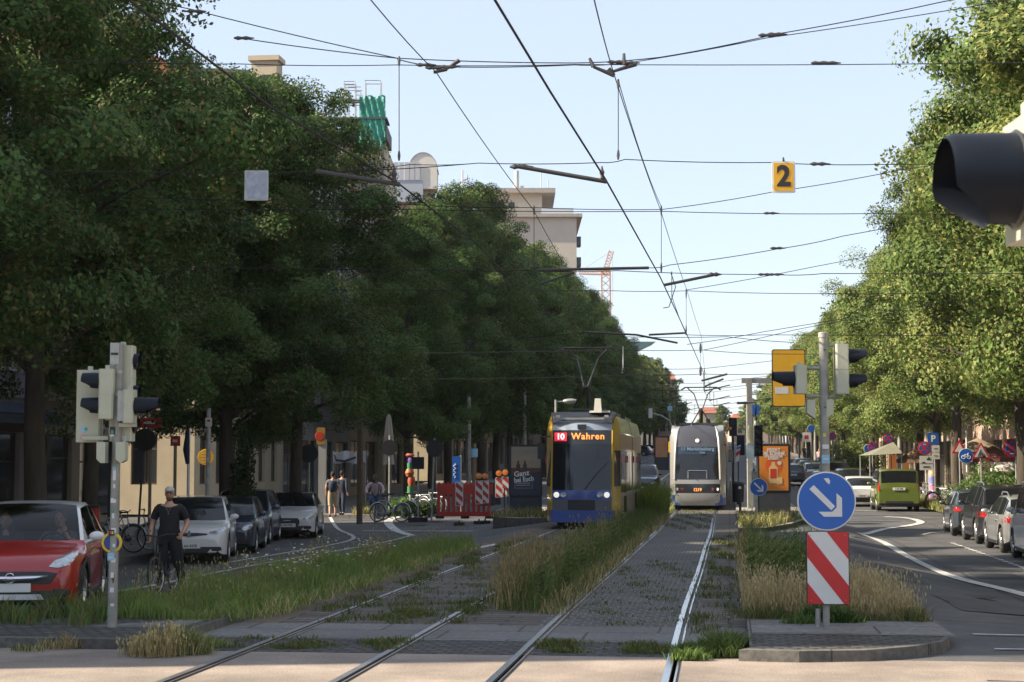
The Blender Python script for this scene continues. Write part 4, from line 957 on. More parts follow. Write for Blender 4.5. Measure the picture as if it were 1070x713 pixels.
    for i in range(len(ts) - 1):
        va, vb = ts[i], ts[i + 1]; vm = (va + vb) / 2
        for sd in (0, 1):
            for j in range(n - 1):
                a = i * 2 * n + sd * n + j; f = (a, a + 1, a + 2 * n + 1, a + 2 * n)
                if sd: f = f[::-1]
                if j >= 7 and cow < vm < hdr: gw.append(f)
                elif j >= 7 and rt_ < vm < rb_: gr.append(f)
                elif j == 5 and (cow + hdr) / 2 < vm < rt_ and not (abs(vm - q) < .05) and not (style == 'hatch' and vm > rt_ - .12):
                    if style != 'hatch' and rq < vm < rq + .07: blackF.append(f)
                    elif style == 'panel' : paintF.append(f)
                    else: (gr_ if sd == 0 else gl_).append(f)
                elif j == 5 and abs(vm - q) < .05: blackF.append(f)
                elif j <= 1 or (clad and j == 2 and arch(vm) > 0): blackF.append(f)
                elif (j >= 6) and vm > cow + .02: roofF.append(f)
                elif j == 5 and vm < (cow + hdr) / 2 and vm > cow: roofF.append(f)
                else: paintF.append(f)
    for i, fl in ((0, 1), (len(ts) - 1, 0)):
        a = i * 2 * n; ring = [a + k for k in range(n)] + [a + n + k for k in range(n - 1, -1, -1)]
        ring = ring[:n] + ring[n:]
        f = tuple(ring); f = f if fl else f[::-1]
        paintF.append(f)
    def sub(fs, nm, ms, idx=None):
        used = sorted({k for f in fs for k in f}); mp = {k: i for i, k in enumerate(used)}
        b = MB(); b.v = [V[k] for k in used]; b.f = [tuple(mp[k] for k in f) for f in fs]; b.m = idx or [0] * len(fs)
        return b.build(nm, ms, t, smooth=38)
    allb = paintF + blackF + roofF
    sub(allb, 'body', [body, BLKPL, roofc], [0] * len(paintF) + [1] * len(blackF) + [2] * len(roofF))
    sub(gw, 'windscreen', glass); sub(gr, 'rear_window', glass); sub(gl_, 'side_window', glass); sub(gr_, 'side_window', glass)
    bvh = BVHTree.FromPolygons([Vector(p) for p in V], allb + gw + gr + gl_ + gr_)
    for sx in (-1, 1):
        for c in (af, ar):
            wheel(t, sx * (Wd / 2 - .125), L / 2 - c, r, .21, sx, rimm)
        # mirror
        b = MB(); my = L / 2 - (cow + hdr) / 2 + .05
        b.ell((sx * (Wd / 2 + .07), my, bl + .075), (.105, .06, .068), 12, 8); b.tube([(sx * (Wd / 2 - .06), my, bl + .0), (sx * (Wd / 2 + .05), my, bl + .04)], .03, 6)
        b.build('mirror', mirrorc or body, t, smooth=60)
        # door seams and handles on the flank
        sg = sx; y0 = L / 2 - (cow + hdr) / 2 - .05; y1 = L / 2 - q; y2 = L / 2 - (fo + wb - ra * .9)
        b = MB()
        seams = [y0 + .18, y1] + ([y2 + .05] if style != 'hatch2' else [])
        for yy in seams: decal(bvh, [(yy - .006, .3), (yy + .006, .3), (yy + .006, bl - .04), (yy - .006, bl - .04)], 'x', 'door_seam', TXTBLK, t, .003, sg)
        for yy in seams[1:]: decal(bvh, rect(yy + .06, yy + .24, bl - .14, bl - .105, .01), 'x', 'door_handle', body, t, .03, sg)
        decal(bvh, rect(y2 + .1, y0 + .3, .215, .30, .01), 'x', 'sill_trim', BLKPL, t, .014, sg)
        if clad:
            for c in (af, ar):
                cy = L / 2 - c; b = MB(); vs = []
                for k in range(17):
                    a = math.pi * k / 16
                    for rr2 in (ra - .01, ra + .06):
                        yv, zv = cy + rr2 * math.cos(a), r + rr2 * math.sin(a) * 1.02
                        h = bvh.ray_cast(Vector((3 * sg, yv, min(zv, bl - .06))), Vector((-sg, 0, 0)), 5); vs.append((h[0].x + sg * .014 if h[0] else sg * Wd / 2, yv, zv))
                b.add(vs, [(2 * k, 2 * k + 1, 2 * k + 3, 2 * k + 2) for k in range(16)]); b.build('arch_trim', BLKPL, t)
    if rails:
        for sx in (-1, 1):
            b = MB(); x = sx * (Wd / 2 * .70); b.tube([(x, L / 2 - hdr - .25, H - .03), (x, L / 2 - hdr - .4, H + .045), (x, -L / 2 + 1.0, H + .045), (x, -L / 2 + .75, H - .04)], .018, 6); b.build('roof_rail', rails if rails is not True else ALU, t)
    hw = Wd / 2
    if detail in ('front', 'both'):
        fr_ = front or {}
        hl = fr_.get('lamp', [(.50, .64), (.60, .60), (.72, .63), (.80, .72), (.74, .76), (.60, .73)])
        for sx in (-1, 1):
            lp = decal(bvh, [(sx * u * hw / .86, z) for u, z in (hl if sx > 0 else hl[::-1])], 'y', 'headlight', LAMPGL, t, .014, 1)
            decal(bvh, rect(sx * .62 - .12, sx * .62 + .12, .30, .40, .03), 'y', 'fog_lamp', BLKPL, t, .01, 1)
        if fr_.get('grille', True): decal(bvh, fr_.get('gpoly', rect(-.42, .42, .50, .64, .05)), 'y', 'grille', fr_.get('gm', BLKPL), t, .012, 1)
        decal(bvh, fr_.get('ipoly', [(-.55, .40), (-.42, .26), (.42, .26), (.55, .40)]), 'y', 'air_intake', BLKPL, t, .01, 1)
        b = MB(); b.box((0, L / 2 + .03, .42), (.52, .02, .11)); pl = b.build('number_plate', WHITEP, t, smooth=0)
        if plate: text_mesh('plate_lettering', plate, .085, TXTBLK, pl, TM((0, L / 2 + .042, .42), math.pi, math.pi / 2), bold=.002)
    if detail in ('rear', 'both'):
        rr3 = rear or {}
        tl = rr3.get('lamp', [(.60, .80), (.83, .78), (.84, .94), (.72, .95), (.60, .88)])
        for sx in (-1, 1):
            decal(bvh, [(sx * u * hw / .86, z) for u, z in (tl if sx < 0 else tl[::-1])], 'y', 'tail_light', TAIL, t, .016, -1)
        decal(bvh, rect(-.62, .62, .28, .46, .05), 'y', 'bumper_insert', BLKPL, t, .014, -1)
        zp = rr3.get('pz', .72)
        b = MB(); b.box((0, -L / 2 - .028, zp), (.52, .02, .11)); pl = b.build('number_plate', WHITEP, t, smooth=0)
        plate and text_mesh('plate_lettering', plate, .085, TXTBLK, pl, TM((0, -L / 2 - .04, zp), 0, math.pi / 2), bold=.002)
        b = MB(); b.tube([(0, -L / 2 + .20, bl + .14), (.32, -L / 2 + .24, bl + .17)], .008, 4); b.build('rear_wiper', BLKPL, t)
    return t
P_RED = paint('red_paint', (.30, .010, .010)); P_WHT = paint('white_paint', (.62, .62, .61)); P_BLK = paint('black_paint', (.014, .014, .017)); P_NAVY = paint('dark_blue_paint', (.02, .03, .055))
P_BLUE = paint('blue_grey_paint', (.075, .10, .15), .3); P_GRY = paint('grey_paint', (.06, .075, .095), .4); P_SIL = paint('silver_paint', (.42, .43, .44), .6); P_GRN = paint('lime_green_paint', (.115, .15, .028), .15); P_DRED = paint('dark_red_paint', (.16, .01, .012)); P_WHV = paint('white_van_paint', (.56, .57, .57))
def pface(px, D, off=0.0):   # helper for parked cars: heading angle of the street = 0 faces +Y
    return XD
# red hatchback waiting at the line, nose to the camera
c_ = G(8, 647); redc = car('hatchback_car', 'red small hatchback with a white roof waiting at the line at the left edge', 'car', (c_.x - .42, c_.y + 1.75, c_.z - .02), math.pi + R(14.5), P_RED, L=3.72, Wd=1.74, H=1.50, wb=2.31, fo=.72, r=.325, style='hatch', roofc=P_WHT, mirrorc=P_WHT, clad=True, glass=GLASS_T, detail='front',
          front=dict(lamp=[(.46, .68), (.58, .665), (.72, .70), (.79, .80), (.77, .87), (.66, .84), (.53, .76)], gpoly=[(-.60, .60), (-.50, .46), (.50, .46), (.60, .60), (.42, .625), (-.42, .625)], ipoly=[(-.62, .36), (-.5, .24), (.5, .24), (.62, .36), (.5, .38), (-.5, .38)]))
L2 = 3.72 / 2
b = MB(); b.tube([(-.55, L2 - .03, .575), (-.3, L2 + .035, .545), (0, L2 + .05, .535), (.3, L2 + .035, .545), (.55, L2 - .03, .575)], [.012, .03, .034, .03, .012], 8); b.build('chrome_bar', CHROME, redc)
b = MB(); M = TM((0, L2 + .06, .545), 0, -math.pi / 2); b.lathe([(.052, 0), (.06, .012), (.068, 0), (.07, -.02)], M, 20); b.tube([(-.055, L2 + .075, .555), (.0, L2 + .078, .548), (.055, L2 + .075, .538)], .01, 5); b.build('emblem', CHROME, redc)
for sx in (-1, 1):
    b = MB(); b.ell((sx * .60, L2 - .085, .50), (.055, .03, .04), 12, 8); b.build('indicator', mat('amber_lamp', (.8, .25, .03), .3, emit=(1, .28, .03), es=1.2), redc)
    b = MB(); b.tube([(sx * .47, L2 - .01, .445), (sx * .68, L2 - .10, .455), (sx * .71, L2 - .12, .50), (sx * .66, L2 - .09, .565), (sx * .56, L2 - .03, .575)], .011, 6); b.build('lamp_surround', CHROME, redc)
b = MB(); b.box((0, L2 - .03, .30), (.85, .09, .07), taper=.9); b.build('skid_plate', ALU, redc)
b = MB(); b.bx(-.72, .72, -1.35, .80, .30, .42); b.bx(-.74, .74, .62, .78, .75, .93)
for sx in (-.36, .36):
    b.box((sx, -.02, .62), (.46, .12, .66), taper=.85); b.box((sx, -.03, 1.08), (.24, .08, .18)); b.box((sx, .22, .47), (.48, .5, .12)); 
b.box((0, -.95, .62), (1.2, .12, .62)); b.build('interior', mat('dark_interior', (.03, .03, .032), .85, var=.2), redc, smooth=0)
b = MB(); M = TM((-.36, .45, .88), 0, R(65)); ring = [(-.36 + .18 * math.cos(a), .45 + .07 * math.sin(a), .90 + .165 * math.sin(a)) for a in [2 * math.pi * i / 20 for i in range(21)]]; b.tube(ring, .016, 6, cap=False); b.build('steering_wheel', BLKPL, redc)
b = MB(); b.tube([(-.62, L2 - 1.0, .99), (-.1, L2 - .97, 1.01)], .008, 4); b.tube([(-.05, L2 - 1.0, .985), (.45, L2 - .98, 1.0)], .008, 4); b.build('wiper', BLKPL, redc)
# left parked row (noses towards the camera)
lc = lambda X, D: XD(X, D)
RNF = dict(lamp=[(.42, .70), (.60, .69), (.78, .76), (.80, .82), (.62, .785), (.44, .745)], gpoly=[(-.16, .72), (-.42, .70), (-.42, .67), (0, .63), (.42, .67), (.42, .70), (.16, .72)])
p = at(206, 42.0); cz = car('hatchback_car', 'white parked hatchback nearest on the left, right of the standing cyclist', 'car', p, math.pi + R(13), P_WHT, L=4.08, Wd=1.78, H=1.56, wb=2.59, fo=.8, r=.325, front=RNF, plate='L AA 837E', detail='front', group='cars parked on the left')
b = MB(); b.prism([(-.055, 0), (0, .09), (.055, 0), (0, -.09)], TM((0, 2.07, .70), math.pi, math.pi / 2), .012); b.build('emblem', CHROME, cz)
p = at(241, 46.3); car('hatchback_car', 'black small parked hatchback between the white hatchback and the dark blue estate', 'car', p, math.pi + R(10), P_NAVY, L=3.95, Wd=1.72, H=1.48, wb=2.49, fo=.8, r=.31, detail='front', group='cars parked on the left')
p = at(257, 50.9); car('estate_car', 'dark blue grey parked estate with silver trim behind the black small hatchback', 'car', p, math.pi + R(9), P_BLUE, L=4.4, Wd=1.80, H=1.58, wb=2.65, fo=.9, r=.33, style='estate', detail='front', group='cars parked on the left')
AUF = dict(lamp=[(.46, .60), (.60, .585), (.76, .63), (.80, .71), (.62, .69), (.48, .655)], gpoly=[(-.30, .34), (.30, .34), (.38, .46), (.38, .58), (.32, .64), (-.32, .64), (-.38, .58), (-.38, .46)])
p = at(307, 55.3); ca = car('hatchback_car', 'white parked hatchback with a large black grille, last of the left parked row', 'car', p, math.pi + R(9), P_WHT, L=3.97, Wd=1.74, H=1.44, wb=2.47, fo=.82, r=.32, front=AUF, plate='L HU 903', detail='front', roofc=P_BLK, group='cars parked on the left')
b = MB()
for i in range(4): b.tube([(-.09 + .06 * i + .032 * math.cos(a), 2.01, .585 + .032 * math.sin(a)) for a in [2 * math.pi * k / 12 for k in range(13)]], .005, 4, cap=False)
b.build('emblem', CHROME, ca)
# right parked row (tails towards the camera)
rc = lambda X, D: XD(X, D)
p = rc(7.8, 41.4); van = car('van', 'white panel van with a tall red tail lamp cut by the right picture edge', 'van', p, 0, P_WHV, L=4.45, Wd=1.82, H=1.85, wb=2.75, fo=.9, r=.335, style='van', detail='rear', belt0=1.12, rear=dict(lamp=[(.74, .92), (.85, .92), (.85, 1.28), (.76, 1.30), (.72, 1.1)], pz=.8), group='cars parked on the right', roofc=P_WHV)
p = rc(7.85, 46.4); car('car', 'silver parked car with red tail lamps between the white van and the black off-roader', 'car', p, 0, P_SIL, L=4.2, Wd=1.79, H=1.52, wb=2.6, fo=.85, r=.33, style='estate', detail='rear', rails=True, group='cars parked on the right')
p = rc(7.95, 51.4); car('off_roader', 'black parked off-roader with silver roof rails behind the silver car', 'car', p, 0, P_BLK, L=4.5, Wd=1.86, H=1.72, wb=2.7, fo=.9, r=.37, style='suv', detail='rear', rails=ALU, clad=True, group='cars parked on the right')
p = rc(7.95, 56.8); car('hatchback_car', 'dark blue grey parked hatchback, the farthest in the near right row', 'car', p, R(-2), P_GRY, L=4.25, Wd=1.79, H=1.50, wb=2.62, fo=.85, r=.325, style='estate', detail='rear', group='cars parked on the right')
p = rc(7.2, 76.5); car('van', 'lime green compact van parked with its rear to the side street on the right', 'van', p, 0, P_GRN, L=4.5, Wd=1.86, H=1.84, wb=2.75, fo=.9, r=.33, style='van', detail='rear', belt0=1.10, rear=dict(lamp=[(.76, .88), (.86, .88), (.86, 1.36), (.80, 1.38), (.75, 1.1)], pz=.98), plate='L GC 505', group='cars parked far on the right')
p = rc(6.2, 84); car('hatchback_car', 'white small car parked just left of the lime green van', 'car', p, 0, P_WHT, L=4.1, Wd=1.80, H=1.46, wb=2.6, fo=.85, r=.32, detail='rear', plate='L MN 33', group='cars parked far on the right', rear=dict(lamp=[(.40, .86), (.83, .80), (.84, .90), (.6, .95), (.42, .93)], pz=.5))
p = rc(6.3, 92); car('off_roader', 'black off-roader parked behind the white small car on the right', 'car', p, 0, P_BLK, L=4.7, Wd=1.9, H=1.74, wb=2.8, fo=.9, r=.36, style='suv', detail='rear', group='cars parked far on the right')
p = rc(5.4, 99); car('hatchback_car', 'dark red car parked left of the black off-roader far on the right', 'car', p, 0, P_DRED, L=4.2, Wd=1.78, H=1.5, wb=2.6, fo=.85, r=.32, detail='rear', group='cars parked far on the right')
p = rc(6.4, 108); car('off_roader', 'tall black off-roader with roof rails, highest in the far right row', 'car', p, 0, P_BLK, L=4.8, Wd=1.95, H=1.85, wb=2.8, fo=.9, r=.37, style='suv', rails=ALU, detail='rear', group='cars parked far on the right')
for i, (X, D, pt, lab) in enumerate(((5.9, 122, P_SIL, 'silver car parked beyond the tall black off-roader'), (5.9, 131, P_BLK, 'black car parked beyond the silver one far on the right'), (5.9, 140, P_GRY, 'grey car parked far on the right near the distant cyclist'), (4.2, 118, P_GRY, 'grey car seen just left of the pole above the round arrow sign'))):
    p = rc(X, D); car('car', lab, 'car', p, 0, pt, L=4.3, Wd=1.8, H=1.5, wb=2.6, fo=.85, r=.32, style='estate', detail='rear', group='cars parked far on the right')
# cars beyond the left track
p = at(672, 98); car('off_roader', 'dark blue car driving beyond the first tram between the two trams', 'car', p, math.pi, P_NAVY, L=4.5, Wd=1.85, H=1.7, wb=2.7, fo=.9, r=.36, style='suv', detail='front')
p = at(665, 245); car('car', 'grey car parked across the far left roadway beside a red car', 'car', p, R(80), P_GRY, L=4.4, Wd=1.8, H=1.45, wb=2.6, fo=.85, r=.32, style='estate', detail='front')
p = at(681, 255); car('car', 'bright red car on the far left roadway beyond the trams', 'car', p, R(165), P_RED, L=4.2, Wd=1.8, H=1.5, wb=2.6, fo=.85, r=.32, detail='front')
# ================================================================= TRAMS
LVB = mat('tram_blue', (.03, .07, .30), .35, coat=.5, var=.08); YEL = mat('tram_yellow', (.42, .27, .03), .35, coat=.5, var=.08); TGREY = mat('tram_grey', (.30, .27, .23), .38, coat=.4, var=.12, scale=2)
TDK = mat('tram_dark_panel', (.018, .02, .024), .3, coat=.6); TSIL = mat('tram_silver', (.36, .36, .36), .34, .4, coat=.4, var=.06); TORG = mat('tram_orange', (.75, .26, .03), .5)
LEDO = mat('led_orange', (.8, .25, .05), .5, emit=(1, .30, .05), es=.55); LEDR = mat('led_red_board', (.6, .02, .04), .5, emit=(1, .03, .08), es=.2); LEDW = mat('led_white', (.8, .8, .8), .5, emit=(1, .95, 1), es=.35); LEDB = mat('dim_led_blue', (.10, .16, .22), .5, emit=(.25, .42, .55), es=.05)
HEADL = mat('headlight_lit', (.9, .9, .8), .3, emit=(1, .95, .8), es=.25)
CERAM = mat('insulator_brown', (.12, .06, .04), .4)
def loft(b, rings, close=True, cap0=False, cap1=False):
    n = len(rings[0]); vs = [p for r in rings for p in r]; fs = []
    for i in range(len(rings) - 1):
        for j in range(n if close else n - 1): fs.append((i * n + j, i * n + (j + 1) % n, (i + 1) * n + (j + 1) % n, (i + 1) * n + j))
    if cap0: fs.append(tuple(range(n - 1, -1, -1)))
    if cap1: fs.append(tuple((len(rings) - 1) * n + j for j in range(n)))
    b.add(vs, fs)
def pantograph(t, y, zr, zw, name='pantograph'):
    b = MB()
    for sx in (-1, 1): b.tube([(sx * .45, y, zr + .12), (sx * .06, y - .9, zr + .75), (sx * .32, y - .1, zw - .35), (sx * .62, y - .1, zw - .06)], .028, 6)
    b.tube([(0, y - .9, zr + .75), (0, y, zr + .1)], .03, 6)
    b.tube([(-.95, y - .25, zw - .16), (-.75, y - .25, zw - .03), (.75, y - .25, zw - .03), (.95, y - .25, zw - .16)], .022, 6); b.tube([(-.9, y + .05, zw - .16), (-.72, y + .05, zw - .03), (.72, y + .05, zw - .03), (.9, y + .05, zw - .16)], .022, 6)
    for sx in (-.62, .62): b.tube([(sx, y - .25, zw - .06), (sx, y + .05, zw - .06)], .02, 6)
    b.box((0, y, zr + .06), (1.1, 1.2, .06)); return b.build(name, STEELDK, t)
def tram_old():
    p = XD(-4.32, 50.6); t = thing('tram', 'yellow and blue tram of line 10 to Wahren on the left track', 'tram', p, 0)
    # local: nose at y=0 facing -y
    hw = 1.1
    def sec(y, w, z0, z1, zt, wt): return [(-w, y, z0), (-w, y, z1), (-wt, y, zt), (wt, y, zt), (w, y, z1), (w, y, z0)]
    b = MB(); secs = []
    y = .85
    # modules
    for k, (y0, y1) in enumerate(((.85, 6.7), (7.1, 12.6))):
        zg = lambda yy: gz(p.y + yy) - gz(p.y)
        b = MB(); loft(b, [sec(yy, hw, .22 + zg(yy), 2.85 + zg(yy), 3.32 + zg(yy), .98) for yy in (y0, (y0 + y1) / 2, y1)], True, True, True); b.build('side_body', TGREY, t, smooth=0)
        n = 4; step = (y1 - y0 - .3) / n
        for sx in (-1, 1):
            for i in range(n):
                ya = y0 + .2 + i * step; b = MB()
                dr = i in (1,)
                b.bx(sx * 1.105 - .006, sx * 1.105 + .006, ya, ya + step - .16, (.42 if dr else 1.05) + zg(ya), 2.28 + zg(ya)); wn = b.build('door' if dr else 'side_window', GLASS if not dr else glass_dark('door_glass', (.03, .032, .035), .1), t, smooth=0)
                if dr:
                    b = MB(); b.bx(sx * 1.112 - .006, sx * 1.112 + .006, ya + (step - .16) / 2 - .025, ya + (step - .16) / 2 + .025, .42 + zg(ya), 2.28 + zg(ya)); b.build('door_edge', BLKPL, wn, smooth=0)
            b = MB(); b.bx(sx * 1.107 - .006, sx * 1.107 + .006, y0 + .05, y1 - .05, 2.36 + zg(y0), 2.80 + zg(y0)); b.build('orange_band', mat('tram_band', (.34, .17, .06), .4, col2=(.25, .22, .19), scale=.5), t, smooth=0)
            b = MB(); b.bx(sx * 1.108 - .006, sx * 1.108 + .006, y0 + .05, y1 - .05, .92 + zg(y0), 1.03 + zg(y0)); b.build('silver_band', TSIL, t, smooth=0)
            b = MB()
            for i in range(2): b.box((sx * 1.13, y0 + .12 + i * step * 2, 2.05 + zg(y0)), (.06, .05, .22))
            b.build('marker_lamp', TAIL, t, smooth=0)
        b = MB(); b.bx(-.8, .8, y0 + .9, y1 - .9, 3.33 + zg(y0), 3.50 + zg(y0)); b.build('roof_box', TDK, t, smooth=0)
    for yy in (6.7,):
        b = MB(); n_ = 10
        loft(b, [[(x * (.93 + .04 * (k % 2)), y, z) for (x, y, z) in sec(yy + .4 * k / n_, hw, .35 + gz(p.y + yy) - gz(p.y), 2.85, 3.28, .98)] for k in range(n_ + 1)], True); b.build('bellows', RUBBER, t, smooth=0)
    # cab: plan tapers from hw at y=.85 to .86 at y=0 ; profile raked
    def fy(z): return 0.0 if z < 1.1 else (z - 1.1) * .16
    W0 = .90; BW = .13
    def ring(z, f, wside): # front corner, side corner
        return [(-wside, .85, z), (-f, fy(z), z), (f, fy(z), z), (wside, .85, z)]
    b = MB()
    zz = [.22, .95, 1.1, 2.85, 3.05]
    for sx in (-1, 1):
        b.add([(sx * hw, .85, .22), (sx * W0, fy(.2) + BW, .22), (sx * W0, fy(1.1) + BW, 1.1), (sx * hw, .85, 1.1), (sx * W0, fy(2.9) + BW, 2.9), (sx * hw, .85, 2.9), (sx * .84, fy(3.28) + .1, 3.3), (sx * .98, .85, 3.32)],
              [(0, 1, 2, 3), (3, 2, 4, 5), (5, 4, 6, 7)])
    b.build('corner_panel', YEL, t, smooth=0)
    for sx in (-1, 1):
        b = MB(); a = Vector((sx * (hw - .01), .72, 0)); c = Vector((sx * (W0 + .035), .27, 0)); e = Vector((sx * .012, -.004, 0))
        vs = [(a.x + e.x, a.y + fy(1.3) * .2, 1.25), (c.x + e.x, c.y + fy(1.3), 1.25), (c.x + e.x, c.y + fy(2.3), 2.3), (a.x + e.x, a.y + fy(2.3) * .2, 2.3)]; b.add(vs + [(v[0] - sx * .02, v[1] + .01, v[2]) for v in vs], [(0, 1, 2, 3), (0, 4, 5, 1), (1, 5, 6, 2), (2, 6, 7, 3), (3, 7, 4, 0)]); b.build('cab_side_window', GLASS, t, smooth=0)
        b = MB(); vs = [(sx * (W0 + .012), -.01 + fy(z), z) for z in (.5, 2.9)] + [(sx * (W0 + .012), .05 + fy(z), z) for z in (2.9, .5)]; b.tube([(sx * (W0 - .005), fy(z) + BW - .01, z) for z in (.5, 1.1, 2.0, 2.9)], .03, 6); b.build('edge_trim', YEL, t)
    def panel(nm, z0, z1, m, w=W0, off=0.0, par=None, th=.02):
        b = MB(); n = 4; rows = [z0 + (z1 - z0) * i / n for i in range(n + 1)]; m_ = 10; us = [-w + 2 * w * i / m_ for i in range(m_ + 1)]
        vs = [(u, fy(z) - off + BW * (u / W0) ** 2, z) for z in rows for u in us]; k = m_ + 1; fs = [(i * k + j, i * k + j + 1, (i + 1) * k + j + 1, (i + 1) * k + j) for i in range(n) for j in range(m_)]
        q = len(vs); vs += [(x, y + th, z) for x, y, z in vs]; fs += [tuple(q + v for v in f[::-1]) for f in fs]
        fs += [(j, q + j, q + j + 1, j + 1) for j in range(m_)] + [(n * k + j + 1, q + n * k + j + 1, q + n * k + j, n * k + j) for j in range(m_)]
        b.add(vs, fs); return b.build(nm, m, par or t, smooth=30)
    panel('front_panel', .86, 1.14, LVB); panel('lower_front_panel', .55, .86, mat('tram_front_grey', (.10, .11, .13), .5)); panel('windscreen', 1.14, 2.50, GLASS); panel('destination_glass', 2.50, 2.90, TDK); panel('upper_panel', 2.90, 3.12, mat('tram_light_blue', (.35, .42, .52), .3, coat=.5), w=.88)
    panel('coupling_cover', .56, .85, BLKPL, w=.40, off=.012); 
    b = MB(); loft(b, [[(-.98, -.02 + .3, z), (-.86, -.14, z), (.86, -.14, z), (.98, -.02 + .3, z), (.9, .5, z), (-.9, .5, z)] for z in (.20, .50, .55)], True, True, True); b.build('bumper', LVB, t, smooth=0)
    b = MB(); b.add([(-.88, fy(3.12), 3.12), (.88, fy(3.12), 3.12), (.84, fy(3.12) + .35, 3.44), (-.84, fy(3.12) + .35, 3.44), (-.98, .9, 3.44), (.98, .9, 3.44), (-.98, .9, 3.1), (.98, .9, 3.1)], [(0, 1, 2, 3), (3, 2, 5, 4), (0, 3, 4, 6), (1, 7, 5, 2)]); b.build('roof_front', TDK, t, smooth=0)
    b = MB(); b.box((0, fy(3.12) + .10, 3.24), (1.3, .04, .06)); b.build('roof_bar', TSIL, t, smooth=0)
    for sx in (-.72, .72): b = MB(); b.box((sx, fy(3.3) + .02, 3.31), (.12, .05, .07)); b.build('roof_lamp', TSIL, t, smooth=0)
    b = MB(); b.box((0, fy(3.0) - .03, 3.0), (.26, .05, .13)); b.build('front_camera', BLKPL, t, smooth=0)
    b = MB(); b.box((.45, .6, 3.63), (.24, .24, .42), taper=.7); b.box((.5, .75, 3.45), (.6, .4, .06)); b.build('antenna', WH, t, smooth=0)
    tilt = math.pi / 2 - math.atan(.16)
    zt = 2.70
    b = MB(); b.T = TM((-.63, fy(zt) - .03, zt), 0, math.pi / 2 - math.atan(.16)); b.box((0, 0, 0), (.36, .25, .02)); rb_ = b.build('line_number_board', LEDR, t, smooth=0)
    text_mesh('line_number', '10', .24, LEDW, rb_, TM((-.63, fy(zt) - .046, zt), 0, math.pi / 2 - .16), bold=.006)
    text_mesh('destination_text', 'Wahren', .27, LEDO, t, TM((.18, fy(zt) - .03, zt + .01), 0, math.pi / 2 - .16), bold=.005, spacing=1.12)
    for sx in (-1, 1):
        b = MB(); b.T = TM((sx * .74, .055, 1.0), 0, math.pi / 2); b.lathe([(.0, .02), (.075, .018), (.085, -.01)], None, 18); h_ = b.build('headlight', HEADL, t); h_.scale = (1, 1, 1)
        b = MB(); b.T = TM((sx * .53, .015, 1.0), 0, math.pi / 2); b.lathe([(.0, .01), (.07, .014), (.085, -.01)], None, 18); b.build('indicator', LAMPGL, t)
    b = MB(); b.tube([(.1, -.03, 1.16), (.45, fy(1.6) - .03, 1.62), (.78, fy(1.95) - .03, 1.95)], .012, 5); b.build('wiper', BLKPL, t)
    # mirrors
    b = MB(); b.tube([(-.95, .35, 2.72), (-1.18, -.05, 2.70), (-1.18, -.05, 2.5)], .02, 6); b.box((-1.18, -.06, 2.28), (.19, .10, .46)); b.build('mirror', BLKPL, t, smooth=0)
    b = MB(); b.bx(-.8, .8, .9, 8, .02, .4)
    b.build('underframe', STEELDK, t, smooth=0)
    for yy in (2.2, 4.0, 9.6, 11.2):
        for sx in (-.73, .73): b = MB(); b.lathe([(0, -.06), (.33, -.06), (.34, .06), (0, .06)], TM((sx, yy, .34 + gz(p.y + yy) - gz(p.y)), 0, 0, math.pi / 2), 20); b.build('wheel', STEELDK, t)
    pantograph(t, 2.6, 3.5, 5.5)
    b = MB(); b.tube([(0, 2.5, 3.4), (0, 2.5, 4.4)], .07, 8); b.build('pantograph_base', STEELDK, t)
    return t
tram_old()
